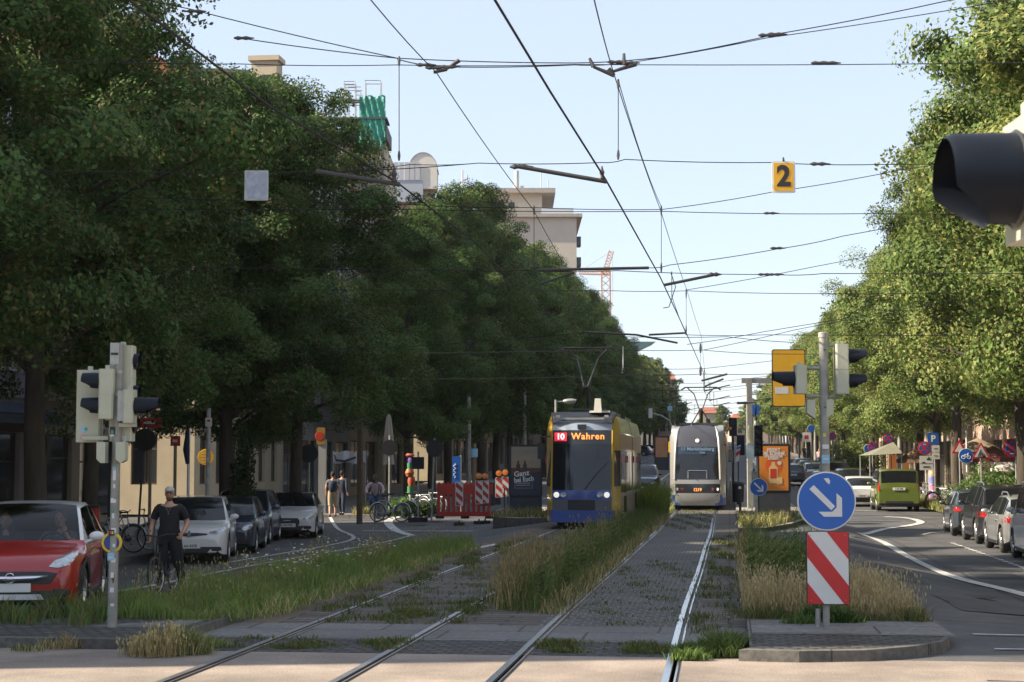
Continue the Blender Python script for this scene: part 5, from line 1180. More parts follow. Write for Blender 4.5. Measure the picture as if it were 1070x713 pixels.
def tram_new():
    p = XD(-1.32, 70.6); t = thing('tram', 'silver and dark modern tram number 1219 on the right track', 'tram', p, 0)
    hw = 1.15
    # rounded front: stations of (y, halfwidth, zbottom, ztop)
    def ring(y, w, z0, z1, rr=.34, up=0.0):
        pts = [(-w * .9, z0), (-w, z0 + .16), (-w, z1 - rr * 1.4)]
        for k in range(1, 6): a = math.pi / 2 * k / 5; pts.append((-w + rr * (1 - math.cos(a)) , z1 - rr * 1.4 + rr * 1.4 * math.sin(a)))
        pts += [(-x, z) for x, z in pts[::-1]]
        return [(x, y, z + up) for x, z in pts]
    st = [(1.0, hw, .16, 3.50), (.75, 1.12, .16, 3.49), (.5, 1.07, .17, 3.46), (.3, 1.0, .18, 3.40)]
    prof = [(0.0, .30), (.0, .75), (.02, 1.1), (.08, 1.4), (.2, 2.0), (.34, 2.6), (.5, 3.0), (.72, 3.3), (1.0, 3.5)]
    def fy(z): return interp([(.2, .10), (.45, 0), (.9, 0), (1.25, .03), (1.5, .10), (2.0, .2), (2.6, .36), (3.0, .52), (3.3, .74), (3.5, 1.0)], z)
    def wz(z): return interp([(.2, .88), (.45, .95), (1.3, .98), (2.0, .96), (2.7, .93), (3.1, .88), (3.4, .80), (3.5, .70)], z)
    # front skin as a grid: u across -1..1, z rows; corners curve back
    zs = [.2, .32, .45, .7, .9, 1.08, 1.25, 1.5, 1.75, 2.0, 2.3, 2.6, 2.8, 3.0, 3.2, 3.35, 3.5]
    us = [-1, -.97, -.9, -.78, -.6, -.3, 0, .3, .6, .78, .9, .97, 1]
    def pt(u, z):
        a = abs(u); w = wz(z); x = math.copysign(min(1, a / .9) * w * .94, u) if a <= .9 else math.copysign(w * .94 + (hw - w * .94) * ((a - .9) / .1) ** .6, u)
        y = fy(z) + .10 * min(a, .9) ** 3 + (0 if a <= .9 else (1.0 - fy(z) - .1) * ((a - .9) / .1) ** 1.3)
        if a == 1: y = 1.0; x = math.copysign(hw if z < 3.05 else hw - (z - 3.05) * .55, u)
        return (x, y, z)
    V = [pt(u, z) for z in zs for u in us]; n = len(us)
    groups = {'front_skirt': [], 'grille_band': [], 'silver_band': [], 'windscreen': [], 'pillar': [], 'roof_front': [], 'destination_glass': []}
    for i in range(len(zs) - 1):
        for j in range(n - 1):
            zc = (zs[i] + zs[i + 1]) / 2; uc = abs(us[j] + us[j + 1]) / 2; f = (i * n + j, i * n + j + 1, (i + 1) * n + j + 1, (i + 1) * n + j)
            if zc < .7: k = 'front_skirt'
            elif zc < 1.08: k = 'grille_band' if uc < .9 else 'front_skirt'
            elif zc < 1.25: k = 'silver_band'
            elif uc > .9: k = 'pillar'
            elif zc < 2.3: k = 'windscreen' if uc < .9 else 'pillar'
            elif zc < 2.6: k = 'destination_glass' if uc < .78 else 'windscreen'
            else: k = 'roof_front' if zc > 2.6 else 'windscreen'
            groups[k].append(f)
    mm = {'front_skirt': TSIL, 'grille_band': TDK, 'silver_band': TSIL, 'windscreen': GLASS, 'pillar': TSIL, 'roof_front': mat('tram_roof_brown', (.05, .05, .06), .35, coat=.6), 'destination_glass': glass_dark('destination_glass', (.02, .035, .06), .1)}
    for k, fs in groups.items():
        used = sorted({q for f in fs for q in f}); mp = {q: i for i, q in enumerate(used)}
        b = MB(); b.v = [V[q] for q in used]; b.f = [tuple(mp[q] for q in f) for f in fs]; b.m = [0] * len(fs); b.build(k, mm[k], t, smooth=45)
    for sx in (-1, 1):
        b = MB(); b.tube([(sx * wz(z) * .955, fy(z) + .07, z) for z in (1.25, 1.75, 2.3, 2.8, 3.2, 3.42)], [.05, .06, .06, .06, .05, .03], 8); b.build('front_pillar', TSIL, t)
        b = MB(); b.add([(sx * wz(z) * .8, fy(z) + .03, z) for z in (.22, .62)] + [(sx * 1.0, .12, .62), (sx * 1.13, .7, .62), (sx * 1.13, .7, .22), (sx * 1.0, .14, .22)], [(0, 1, 2, 5), (5, 2, 3, 4)]); b.build('blue_corner', LVB, t, smooth=0)
        b = MB(); b.T = TM((sx * .80, .075, .86), 0, math.pi / 2); b.lathe([(0, .03), (.06, .025), (.075, -.01)], None, 14); b.build('headlight', HEADL if sx > 0 else LAMPGL, t)
        b = MB(); b.T = TM((sx * .62, .045, .86), 0, math.pi / 2); b.lathe([(0, .03), (.05, .025), (.06, -.01)], None, 14); b.build('lower_lamp', TAIL, t)
        b = MB(); b.bx(sx * 1.165 - .01, sx * 1.165 + .01, 1.4, 2.2, 2.35, 2.85); b.build('orange_panel', TORG, t, smooth=0)
        b = MB(); b.box((sx * (1.16 + .02), 1.02, 2.6), (.05, .12, .45)); b.build('yellow_panel' if sx < 0 else 'orange_panel', mat('tram_bright_yellow', (.8, .5, .02), .4) if sx < 0 else TORG, t, smooth=0)
    # silver bracket frame inside the windscreen base, seen as a thin rectangle
    b = MB(); pts = [(-.38, 1.3), (-.38, 1.62), (.38, 1.62), (.38, 1.3)]; b.tube([(x, fy(z) - .02, z) for x, z in pts], .014, 5); b.build('sunblind_rail', TSIL, t)
    b = MB(); b.tube([(.02, fy(1.2) - .03, 1.2), (-.25, fy(1.5) - .02, 1.45), (-.5, fy(1.7) - .02, 1.72)], .012, 5); b.build('wiper', BLKPL, t)
    b = MB(); b.T = TM((0, fy(2.85) - .03, 2.85), 0, math.pi / 2 - .3); b.lathe([(0, .03), (.07, .02), (.08, 0)], None, 14); b.build('top_headlight', HEADL, t)
    text_mesh('vehicle_number', '1219', .17, LEDO, t, TM((0, -.018, .84), 0, math.pi / 2), bold=.005)
    text_mesh('destination_text', '11 Markkleeberg', .20, LEDB, t, TM((0, fy(2.5) - .035, 2.5), 0, math.pi / 2 - .26), bold=.003)
    text_mesh('destination_text', 'Ost', .14, LEDB, t, TM((.2, fy(2.36) - .03, 2.36), 0, math.pi / 2 - .26), bold=.003)
    b = MB(); b.tube([(1.08, .75, 2.7), (1.32, .45, 2.62), (1.34, .45, 2.5)], .02, 6); b.box((1.36, .45, 2.22), (.2, .1, .50)); b.build('mirror', BLKPL, t, smooth=0)
    zg = lambda yy: gz(p.y + yy) - gz(p.y)
    yy = 1.0
    for k in range(4):
        y0, y1 = 1.0 + 9.0 * k, 9.6 + 9.0 * k
        b = MB(); loft(b, [ring(v, hw, .18, 3.5, .34, zg(v)) for v in (y0, (y0 + y1) / 2, y1)], True, k > 0, True); b.build('side_body', TSIL, t, smooth=40)
        if k < 3: b = MB(); loft(b, [ring(y1 + .4 * i / 8, hw * (.92 if i % 2 else .96), .35, 3.42, .34, zg(y1)) for i in range(9)], True); b.build('bellows', RUBBER, t, smooth=0)
        for sx in (-1, 1):
            n_ = 5; step = (y1 - y0 - .3) / n_
            for i in range(n_):
                ya = y0 + .3 + i * step; b = MB(); b.bx(sx * 1.155 - .006, sx * 1.155 + .006, ya, ya + step - .14, (.35 if i in (1, 3) else 1.1) + zg(ya), 2.55 + zg(ya)); b.build('door' if i in (1, 3) else 'side_window', GLASS, t, smooth=0)
    b = MB(); b.bx(-.85, .85, 1.5, 8, .03, .5); b.build('underframe', STEELDK, t, smooth=0)
    for y_ in (2.6, 4.4, 12.5, 21.5, 30.5):
        for sx in (-.73, .73): b = MB(); b.lathe([(0, -.06), (.3, -.06), (.31, .06), (0, .06)], TM((sx, y_, .31 + zg(y_)), 0, 0, math.pi / 2), 18); b.build('wheel', STEELDK, t)
    b = MB(); b.bx(-.8, .8, 2.0, 9.0, 3.5, 3.62); b.build('roof_box', TDK, t, smooth=0)
    b = MB(); b.tube([(-.25, .85, 3.48), (-.25, .85, 3.66)], .015, 5); b.build('antenna', TSIL, t)
    pantograph(t, 10.5, 3.62 + zg(10), 5.5 + zg(10))
    b = MB(); b.tube([(0, 10.4, 3.4), (0, 10.4, 4.5)], .09, 8); b.build('pantograph_base', STEELDK, t)
tram_new()
# ================================================================= PEOPLE
SKIN = mat('skin', (.46, .25, .17), .55, var=.06); SKIN2 = mat('skin_dark', (.12, .06, .04), .55); HAIRB = mat('brown_hair', (.06, .035, .02), .8); HAIRD = mat('dark_hair', (.012, .01, .009), .8)
CL_BLK = mat('black_cloth', (.013, .013, .015), .9, var=.25, scale=6, bump=.3, bscale=14); CL_JEAN = mat('blue_jeans', (.04, .085, .19), .9, var=.2, scale=5); CL_PINK = mat('pale_pink_shirt', (.50, .38, .40), .85, var=.1); CL_GREY = mat('grey_cloth', (.10, .11, .12), .9); CL_NAVY = mat('navy_cloth', (.02, .03, .055), .9); CL_BEIGE = mat('beige_cloth', (.35, .29, .2), .9)
EYE = mat('eye_dark', (.02, .015, .012), .3); LIP = mat('lips', (.30, .11, .09), .5); BEARD = mat('beard', (.16, .075, .035), .9)
BONES = [('torso', 'pelvis', 'chest'), ('torso2', 'chest', 'neck'), ('neck', 'neck', 'skull'), ('shl', 'chest', 'sl'), ('shr', 'chest', 'sr'), ('ual', 'sl', 'el'), ('uar', 'sr', 'er'), ('fal', 'el', 'wl'), ('far', 'er', 'wr'),
         ('hpl', 'pelvis', 'hl'), ('hpr', 'pelvis', 'hr'), ('thl', 'hl', 'kl'), ('thr', 'hr', 'kr'), ('cfl', 'kl', 'al'), ('cfr', 'kr', 'ar'), ('ftl', 'al', 'tl'), ('ftr', 'ar', 'tr')]
def body_mesh(J, fat=1.0):
    names = list(J); idx = {n: i for i, n in enumerate(names)}
    rad = dict(pelvis=.125, belly=.13, chest=.135, neck=.06, skull=.058, sl=.07, sr=.07, el=.045, er=.045, wl=.03, wr=.03, hl=.10, hr=.10, kl=.062, kr=.062, al=.042, ar=.042, tl=.032, tr=.032, cl=.098, cr=.098, ml=.058, mr=.058, hml=.052, hmr=.052)
    E = [('pelvis', 'belly'), ('belly', 'chest'), ('chest', 'neck'), ('neck', 'skull'), ('chest', 'cl'), ('chest', 'cr'), ('cl', 'sl'), ('cr', 'sr'), ('sl', 'el'), ('sr', 'er'), ('el', 'wl'), ('er', 'wr'), ('pelvis', 'hl'), ('pelvis', 'hr'), ('hl', 'kl'), ('hr', 'kr'), ('kl', 'al'), ('kr', 'ar'), ('al', 'tl'), ('ar', 'tr')]
    me = bpy.data.meshes.new('skel'); me.from_pydata([J[n] for n in names], [(idx[a], idx[b]) for a, b in E], [])
    o = bpy.data.objects.new('skel', me); COL.objects.link(o); m = o.modifiers.new('s', 'SKIN'); o.modifiers.new('u', 'SUBSURF').levels = 1
    sv = me.skin_vertices[0].data
    for n in names: r = rad[n] * fat; sv[idx[n]].radius = (r, r)
    sv[idx['pelvis']].use_root = True
    dg = bpy.context.evaluated_depsgraph_get(); ev = bpy.data.meshes.new_from_object(o.evaluated_get(dg))
    bpy.data.objects.remove(o); bpy.data.meshes.remove(me)
    V = [v.co.copy() for v in ev.vertices]; Nn = [v.normal.copy() for v in ev.vertices]; Fc = [tuple(p.vertices) for p in ev.polygons]; bpy.data.meshes.remove(ev)
    return V, Nn, Fc
def add_hand(b, w, d, side, curl=.5, up=None):
    """palm at wrist w, pointing along d, thumb towards side vector"""
    d = Vector(d).normalized(); s = Vector(side); s = (s - d * s.dot(d)).normalized(); nrm = d.cross(s).normalized()
    w = Vector(w)
    for k in range(4):
        off = s * (.030 - .019 * k); L_ = (.072, .080, .074, .058)[k]; p0 = w + d * .01 + off * .6; p1 = w + d * .085 + off
        p2 = p1 + (d * math.cos(curl) + nrm * math.sin(curl)) * L_ * .5; p3 = p2 + (d * math.cos(curl * 2.4) + nrm * math.sin(curl * 2.4)) * L_ * .5
        b.tube([p0, p1, p2, p3], [.014, .0115, .0095, .007], 6)
    t0 = w + d * .02 + s * .022; t1 = t0 + (d * .6 + s * .8).normalized() * .04; t2 = t1 + (d * .85 + s * .2 + nrm * .5).normalized() * .035
    b.tube([w + d * .005 + s * .01, t0, t1, t2], [.015, .014, .0115, .008], 6)
    b.ell(w + d * .045, (.042, .042, .042), 8, 6, Matrix(((s.x, nrm.x * .42, d.x), (s.y, nrm.y * .42, d.y), (s.z, nrm.z * .42, d.z))))
def person(label, loc, rz, J, shirt, trousers, skin=SKIN, hair=HAIRB, cap=None, beard=None, glasses=False, sleeve=.62, shorts=None, shoes=CL_BLK, fat=1.0, hands=None, look=(0, -1, 0), cat='person', group=None, parent_name='person', backpack=None, long_hair=False, upper_only=False):
    """local frame: faces -y"""
    J = {k: Vector(v) for k, v in J.items()}
    if 'belly' not in J: J['belly'] = J['pelvis'].lerp(J['chest'], .5)
    J['cl'] = J['chest'].lerp(J['sl'], .5); J['cr'] = J['chest'].lerp(J['sr'], .5)
    t = thing('person', label, cat, loc, rz, group)
    V, Nn, Fc = body_mesh(J, fat)
    segs = [(nm, J[a], J[c]) for nm, a, c in BONES]
    def near(p):
        best = None
        for nm, a, c in segs:
            d = c - a; u = max(0, min(1, (p - a).dot(d) / max(1e-6, d.length_squared))); q = (p - a - d * u).length - {'t': .13, 's': .09, 'h': .10, 'n': .05, 'u': .05, 'f': .035, 'c': .05}[nm[0]] * (.75 if nm[:2] == 'th' else 1)
            if best is None or q < best[0]: best = (q, nm, u)
        return best[1], best[2]
    lab = [near(p) for p in V]
    b = MB(); b.add(V, Fc)
    hd = J['skull'] + Vector((0, 0, .10)); lk = Vector(look).normalized(); rt_ = lk.cross(Vector((0, 0, 1))).normalized()
    M = Matrix((( -rt_.x, -lk.x, 0), (-rt_.y, -lk.y, 0), (0, 0, 1)))   # local head: face on -y
    b.ell(hd, (.076, .095, .118), 18, 14, M); b.ell(hd + M @ Vector((0, -.012, -.065)), (.058, .076, .062), 14, 10, M)
    b.tube([hd + M @ Vector((0, -.092, .018)), hd + M @ Vector((0, -.116, -.022)), hd + M @ Vector((0, -.094, -.03))], [.009, .016, .008], 6)
    for sx in (-1, 1): b.ell(hd + M @ Vector((sx * .077, .006, -.004)), (.011, .02, .03), 8, 6, M)
    dl = (J['wl'] - J['el']).normalized(); dr = (J['wr'] - J['er']).normalized(); hands = hands or {}
    add_hand(b, J['wl'], hands.get('dl', dl), hands.get('tl', (0, -1, 0)), hands.get('curl', .5)); add_hand(b, J['wr'], hands.get('dr', dr), hands.get('tr', (0, -1, 0)), hands.get('curl', .5))
    b.build('body', skin, t, smooth=80)
    def cloth(nm, sel, m, off):
        keep = [f for f in Fc if all(sel(*lab[i]) for i in f)]
        if not keep: return None
        used = sorted({i for f in keep for i in f}); mp = {k: i for i, k in enumerate(used)}
        b = MB(); n_ = len(used); b.v = [tuple(V[k] + Nn[k] * off) for k in used]; b.f = [tuple(mp[k] for k in f) for f in keep]; b.m = [0] * len(keep)
        return b.build(nm, m, t, smooth=80)
    cloth('shirt', lambda nm, u: (nm in ('torso', 'torso2', 'shl', 'shr', 'hpl', 'hpr') and not (nm == 'torso2' and u > .95)) or (nm in ('ual', 'uar') and u < sleeve) or (sleeve > 1 and nm in ('fal', 'far') and u < .93), shirt, .014)
    if not upper_only:
        if shorts is not None: cloth('shorts', lambda nm, u: nm in ('hpl', 'hpr', 'thl', 'thr') or (nm == 'torso' and u < .3), shorts, .026)
        if trousers is not None: cloth('trousers', lambda nm, u: nm in ('hpl', 'hpr', 'thl', 'thr') or (nm in ('cfl', 'cfr') and u < .92) or (nm == 'torso' and u < .12), trousers, .018)
        for s_, a, c in (('l', 'al', 'tl'), ('r', 'ar', 'tr')):
            b = MB(); A = J[a]; T_ = J[c]; d = (T_ - A); d.z = 0; d.normalize(); b.ell(A.lerp(T_, .55) + Vector((0, 0, -.012)), (.046, .135, .045), 12, 8, Matrix.Rotation(math.atan2(d.y, d.x) - math.pi / 2, 3, 'Z')); b.build('shoe', shoes, t, smooth=80)
    if not cap or long_hair:
        b = MB(); b.ell(hd + M @ Vector((0, .018, .022)), (.084, .098, .112), 16, 12, M)
        if long_hair: b.ell(hd + M @ Vector((0, .05, -.06)), (.085, .06, .15), 12, 10, M)
        b.build('hair', hair, t, smooth=80)
    if cap:
        b = MB(); b.ell(hd + M @ Vector((0, .012, .062)), (.086, .102, .075), 16, 10, M); b.ell(hd + M @ Vector((0, -.085, .058)), (.066, .075, .012), 14, 6, M); b.build('cap', cap, t, smooth=80)
        b = MB(); b.ell(hd + M @ Vector((0, .022, .0)), (.081, .092, .08), 14, 10, M); b.build('hair', hair, t, smooth=80)
    b = MB()
    for sx in (-1, 1): b.ell(hd + M @ Vector((sx * .03, -.088, .016)), (.011, .008, .008), 8, 6, M)
    b.build('eyes', EYE, t); b = MB(); b.ell(hd + M @ Vector((0, -.0865, -.06)), (.024, .008, .007), 8, 6, M); b.build('mouth', LIP, t)
    if beard: b = MB(); b.ell(hd + M @ Vector((0, -.018, -.078)), (.063, .074, .052), 14, 10, M); b.build('beard', beard, t, smooth=80)
    if glasses:
        b = MB()
        for sx in (-1, 1):
            c = hd + M @ Vector((sx * .032, -.101, .014)); b.tube([c + M @ Vector((.024 * math.cos(a), 0, .019 * math.sin(a))) for a in [2 * math.pi * i / 12 for i in range(13)]], .0035, 5, cap=False); b.tube([c + M @ Vector((sx * .024, 0, 0)), hd + M @ Vector((sx * .078, -.0, .01))], .003, 4)
        b.tube([hd + M @ Vector((-.01, -.103, .016)), hd + M @ Vector((.01, -.103, .016))], .003, 4); b.build('glasses', TXTBLK, t)
    if backpack:
        c = J['chest'].lerp(J['pelvis'], .35); b = MB(); b.ell(c + Vector((0, .19, .03)), (.16, .10, .23), 14, 10)
        for sx in (-1, 1): b.tube([c + Vector((sx * .11, .12, .2)), c + Vector((sx * .12, -.02, .27)), c + Vector((sx * .125, -.15, .12)), c + Vector((sx * .13, -.05, -.12)), c + Vector((sx * .1, .12, -.16))], .02, 6)
        b.build('backpack', backpack, t, smooth=80)
    return t
def stand(h=1.78, **k):
    s = h / 1.78
    J = dict(pelvis=(0, 0, .96), chest=(0, .0, 1.30), neck=(0, .0, 1.48), skull=(0, -.01, 1.56), sl=(-.19, 0, 1.43), sr=(.19, 0, 1.43), el=(-.26, .02, 1.14), er=(.26, .02, 1.14), wl=(-.27, -.06, .90), wr=(.27, -.06, .90),
             hl=(-.09, 0, .92), hr=(.09, 0, .92), kl=(-.11, -.02, .50), kr=(.11, -.02, .50), al=(-.12, .02, .08), ar=(.12, .02, .08), tl=(-.14, -.14, .04), tr=(.14, -.14, .04))
    J.update(k); return {a: tuple(c * s for c in v) for a, v in J.items()}
# standing man astride his bicycle
g_ = G(176, 619)
man = person('man in black clothes with a white cap and glasses standing astride a black bicycle', (g_.x, g_.y, g_.z), PSI + R(4),
    stand(1.88, el=(-.29, .06, 1.16), wl=(-.31, -.05, .92), er=(.30, .05, 1.15), wr=(.235, -.17, .98), kl=(-.13, -.05, .5), kr=(.16, .0, .5), al=(-.16, .03, .08), ar=(.24, .08, .08), tl=(-.19, -.13, .04), tr=(.27, -.08, .04), skull=(.0, -.02, 1.56)),
    CL_BLK, CL_BLK, hair=HAIRB, cap=mat('white_cap', (.45, .43, .38), .8), beard=BEARD, glasses=True, sleeve=.72, shorts=CL_BLK, fat=1.22, look=(.05, -1, -.03), hands=dict(tl=(.3, -1, 0), tr=(-.4, -.9, 0), curl=.8))
b = MB(); b.tube([(-.07, -.10, 1.57), (-.03, -.16, 1.48), (0, -.172, 1.42), (.03, -.16, 1.48), (.07, -.10, 1.57)], .0025, 5); b.ell((0, -.182, 1.40), (.009, .006, .012), 8, 6); b.build('necklace', GALV, man)
b = MB()
for (x, z, r) in ((-.325, 1.09, .020), (-.33, 1.04, .026), (-.325, .985, .018)): b.ell((x, -.035, z), (.012, r, r), 8, 6)
b.build('tattoo', mat('tattoo_ink', (.10, .07, .07), .6), man)
# ================================================================= BICYCLES
def bicycle(name, label, loc, rz, fm, tilt=0, group=None, drop=False, basket=False, steer=.0, saddle=True, mud=False):
    """local frame: rides towards -y, ground z=0"""
    t = thing(name, label, 'bicycle', loc, rz, group); t.rotation_euler = (0, tilt, rz); r = .34
    for nm, y, st in (('wheel', -.52, steer), ('wheel', .52, 0)):
        M = Matrix.Translation((0, y, r)) @ Matrix.Rotation(st, 4, 'Z')
        b = MB(); n = 30; b.tube([M @ Vector((0, r * .97 * math.cos(a), r * .97 * math.sin(a))) for a in [2 * math.pi * i / n for i in range(n + 1)]], .018, 7, cap=False); w_ = b.build(nm, RUBBER, t)
        b = MB(); b.tube([M @ Vector((0, r * .90 * math.cos(a), r * .90 * math.sin(a))) for a in [2 * math.pi * i / n for i in range(n + 1)]], .011, 6, cap=False)
        for i in range(20): a = 2 * math.pi * i / 20; b.tube([M @ Vector(((-1) ** i * .02, 0, 0)), M @ Vector((0, r * .9 * math.cos(a), r * .9 * math.sin(a)))], .0018, 3)
        b.tube([M @ Vector((-.04, 0, 0)), M @ Vector((.04, 0, 0))], .02, 8); b.build('rim', ALU, w_)
    bb = (0, .06, .30); hd = (0, -.34, .86); hd2 = (0, -.38, .70); st_ = (0, .22, .84); ra = (0, .52, r)
    b = MB(); b.tube([hd, st_], .016, 8); b.tube([hd2, bb], .018, 8); b.tube([bb, st_, (0, .245, .93)], .015, 8); b.tube([hd, hd2], .02, 8)
    for sx in (-.035, .035): b.tube([(sx * .6, .06, .30), (sx * 1.6, .52, r)], .009, 6); b.tube([(sx * .6, .215, .80), (sx * 1.6, .52, r)], .009, 6)
    b.build('frame', fm, t)
    Ms = Matrix.Translation((0, -.36, 0)) @ Matrix.Rotation(steer, 4, 'Z') @ Matrix.Translation((0, .36, 0))
    b = MB()
    for sx in (-.05, .05): b.tube([Ms @ Vector((sx, -.38, .72)), Ms @ Vector((sx, -.42, .60)), Ms @ Vector((sx, -.52, r))], .011, 6)
    b.tube([Ms @ Vector((-.05, -.38, .72)), Ms @ Vector((.05, -.38, .72))], .014, 6); b.build('fork', fm, t)
    b = MB(); b.tube([Ms @ Vector(hd), Ms @ Vector((0, -.35, 1.0))], .013, 7)
    if drop: b.tube([Ms @ Vector(p) for p in ((-.2, -.48, .86), (-.21, -.53, .95), (-.2, -.44, 1.0), (0, -.36, 1.0), (.2, -.44, 1.0), (.21, -.53, .95), (.2, -.48, .86))], .012, 7)
    else: b.tube([Ms @ Vector(p) for p in ((-.30, -.26, 1.03), (-.18, -.33, 1.04), (0, -.37, 1.0), (.18, -.33, 1.04), (.30, -.26, 1.03))], .012, 7)
    b.build('handlebar', BLKPL, t)
    b = MB(); b.ell((0, .27, .955), (.07, .13, .03), 12, 6); b.ell((0, .15, .955), (.03, .11, .022), 10, 6); b.build('saddle', CL_BLK, t, smooth=80)
    b = MB(); b.tube([(-.07, .06, .30), (.07, .06, .30)], .015, 6); b.lathe([(.0, .02), (.09, .018), (.09, .012), (0, .01)], TM((.02, .06, .30), 0, 0, math.pi / 2), 18)
    b.tube([(.06, .06, .30), (.08, -.02, .15)], .01, 5); b.tube([(-.06, .06, .30), (-.08, .14, .45)], .01, 5); b.box((.13, -.02, .145), (.09, .07, .02)); b.box((-.13, .14, .455), (.09, .07, .02)); b.build('crank', STEELDK, t)
    if basket:
        b = MB(); b.tube([(-.05, -.56, .34), (-.05, -.60, .75)], .006, 4); b.box((0, -.60, .86), (.34, .26, .24), taper=1.15); b.build('basket', STEELDK, t, smooth=0)
    if mud:
        b = MB()
        for y in (-.52, .52): b.tube([(0, y + .37 * math.cos(a), r + .37 * math.sin(a)) for a in [math.pi * i / 10 for i in range(11)]], .02, 5)
        b.build('mudguard', fm, t)
    return t
BF_BLK = mat('bike_black', (.015, .015, .017), .35, coat=.5); BF_RED = mat('bike_red', (.35, .03, .03), .4); BF_SIL = mat('bike_silver', (.4, .42, .43), .35, .6); BF_BLU = mat('bike_blue', (.03, .09, .22), .4)
bicycle('bicycle', 'black road bicycle held between the legs of the man in black', (g_.x - .02, g_.y - .12, g_.z), PSI + R(-5), BF_BLK, R(-3), drop=False, steer=R(-8))
# cyclist riding
g_ = at(392, 65); 
bk = bicycle('bicycle', 'city bicycle ridden by the cyclist with the pale shirt', (g_.x, g_.y, g_.z), PSI + R(3), BF_BLK, mud=True)
RIDE = dict(pelvis=(0, .27, 1.04), chest=(0, .10, 1.34), neck=(0, .04, 1.51), skull=(0, .0, 1.59), sl=(-.19, .07, 1.46), sr=(.19, .07, 1.46), el=(-.32, -.06, 1.25), er=(.32, -.06, 1.25), wl=(-.29, -.22, 1.08), wr=(.29, -.22, 1.08),
            hl=(-.09, .24, 1.0), hr=(.09, .24, 1.0), kl=(-.15, -.12, .84), kr=(.14, -.02, .64), al=(-.13, .16, .50), ar=(.13, .02, .21), tl=(-.14, .0, .47), tr=(.14, -.13, .17))
rider = person('cyclist in a pale pink shirt and blue jeans riding towards the camera on the left', (g_.x, g_.y, g_.z), PSI + R(3), RIDE, CL_PINK, CL_JEAN, skin=SKIN2, hair=HAIRD, sleeve=1.2, hands=dict(tl=(1, 0, 0), tr=(-1, 0, 0), curl=.9), backpack=CL_GREY)
# driver and passenger
SEAT = dict(pelvis=(0, .35, .55), chest=(0, .38, .90), neck=(0, .34, 1.06), skull=(0, .32, 1.13), sl=(-.19, .36, 1.02), sr=(.19, .36, 1.02), el=(-.25, .16, .82), er=(.20, .10, .86), wl=(-.14, -.06, .92), wr=(.10, .14, 1.06),
            hl=(-.1, .3, .52), hr=(.1, .3, .52), kl=(-.12, -.12, .62), kr=(.12, -.12, .62), al=(-.12, -.30, .30), ar=(.12, -.30, .30), tl=(-.12, -.42, .28), tr=(.12, -.42, .28))
cl_ = redc.location; mz = redc.rotation_euler.z
def incar(x, y): v = Matrix.Rotation(mz, 3, 'Z') @ Vector((x, y, 0)); return (cl_.x + v.x, cl_.y + v.y, cl_.z)
person('driver of the red hatchback resting a hand at the chin behind the windscreen', incar(-.36, .30), mz + math.pi, SEAT, CL_GREY, CL_NAVY, hair=HAIRD, sleeve=.7, long_hair=True, hands=dict(dr=(-.4, .3, .9), tr=(-1, 0, 0), curl=1.0))
person('front passenger sitting in the red hatchback at the left picture edge', incar(.36, .30), mz + math.pi, dict(SEAT, wr=(.14, -.06, .80), er=(.25, .14, .80)), CL_NAVY, CL_NAVY, hair=HAIRB, sleeve=.7)
# pedestrians on the left pavement
def walk(ph=1.0): return stand(1.76, kl=(-.1, -.12 * ph, .5), al=(-.1, -.10 * ph, .10), tl=(-.1, -.26 * ph, .07), kr=(.1, .02, .5), ar=(.1, .22 * ph, .12), tr=(.1, .1 * ph, .05), wl=(-.27, .10, .92), el=(-.25, .10, 1.14), wr=(.27, -.14, .95))
def ped(px, D, rz, lab, **k): p = at(px, D); return person(lab, (p.x, p.y, p.z + .12), rz, **k)
ped(348, 66.5, math.pi + R(10), 'pedestrian with a dark backpack and bare legs walking on the left pavement', J=walk(), shirt=CL_GREY, trousers=None, shorts=CL_BEIGE, hair=HAIRD, backpack=CL_NAVY)
ped(357.5, 68, math.pi - R(10), 'pedestrian all in dark blue walking right of the one with the backpack', J=walk(-.8), shirt=CL_NAVY, trousers=CL_NAVY, hair=HAIRD, sleeve=1.2)
p = at(841, 208); bicycle('bicycle', 'tiny dark bicycle of the far cyclist on the right roadway', (p.x, p.y, p.z), PSI, BF_BLK)
person('far cyclist in dark clothes on the right roadway', (p.x, p.y, p.z), PSI, RIDE, CL_NAVY, CL_NAVY, hair=HAIRD, sleeve=1.2)
for i, (px, D, X_, lab) in enumerate(((856, 170, CL_PINK, 'far pedestrian in a pale top on the right pavement'), (866, 150, CL_NAVY, 'far pedestrian in navy on the right pavement'), (1003, 82, CL_BLK, 'pedestrian in black standing by the wall behind the cycle sign'), (893, 125, CL_GREY, 'far pedestrian in grey near the canopy on the right'))):
    ped(px, D, R(30 * i), lab, J=walk(1 - .3 * i), shirt=X_, trousers=[CL_JEAN, CL_BLK, CL_BLK, CL_NAVY][i], hair=HAIRD)
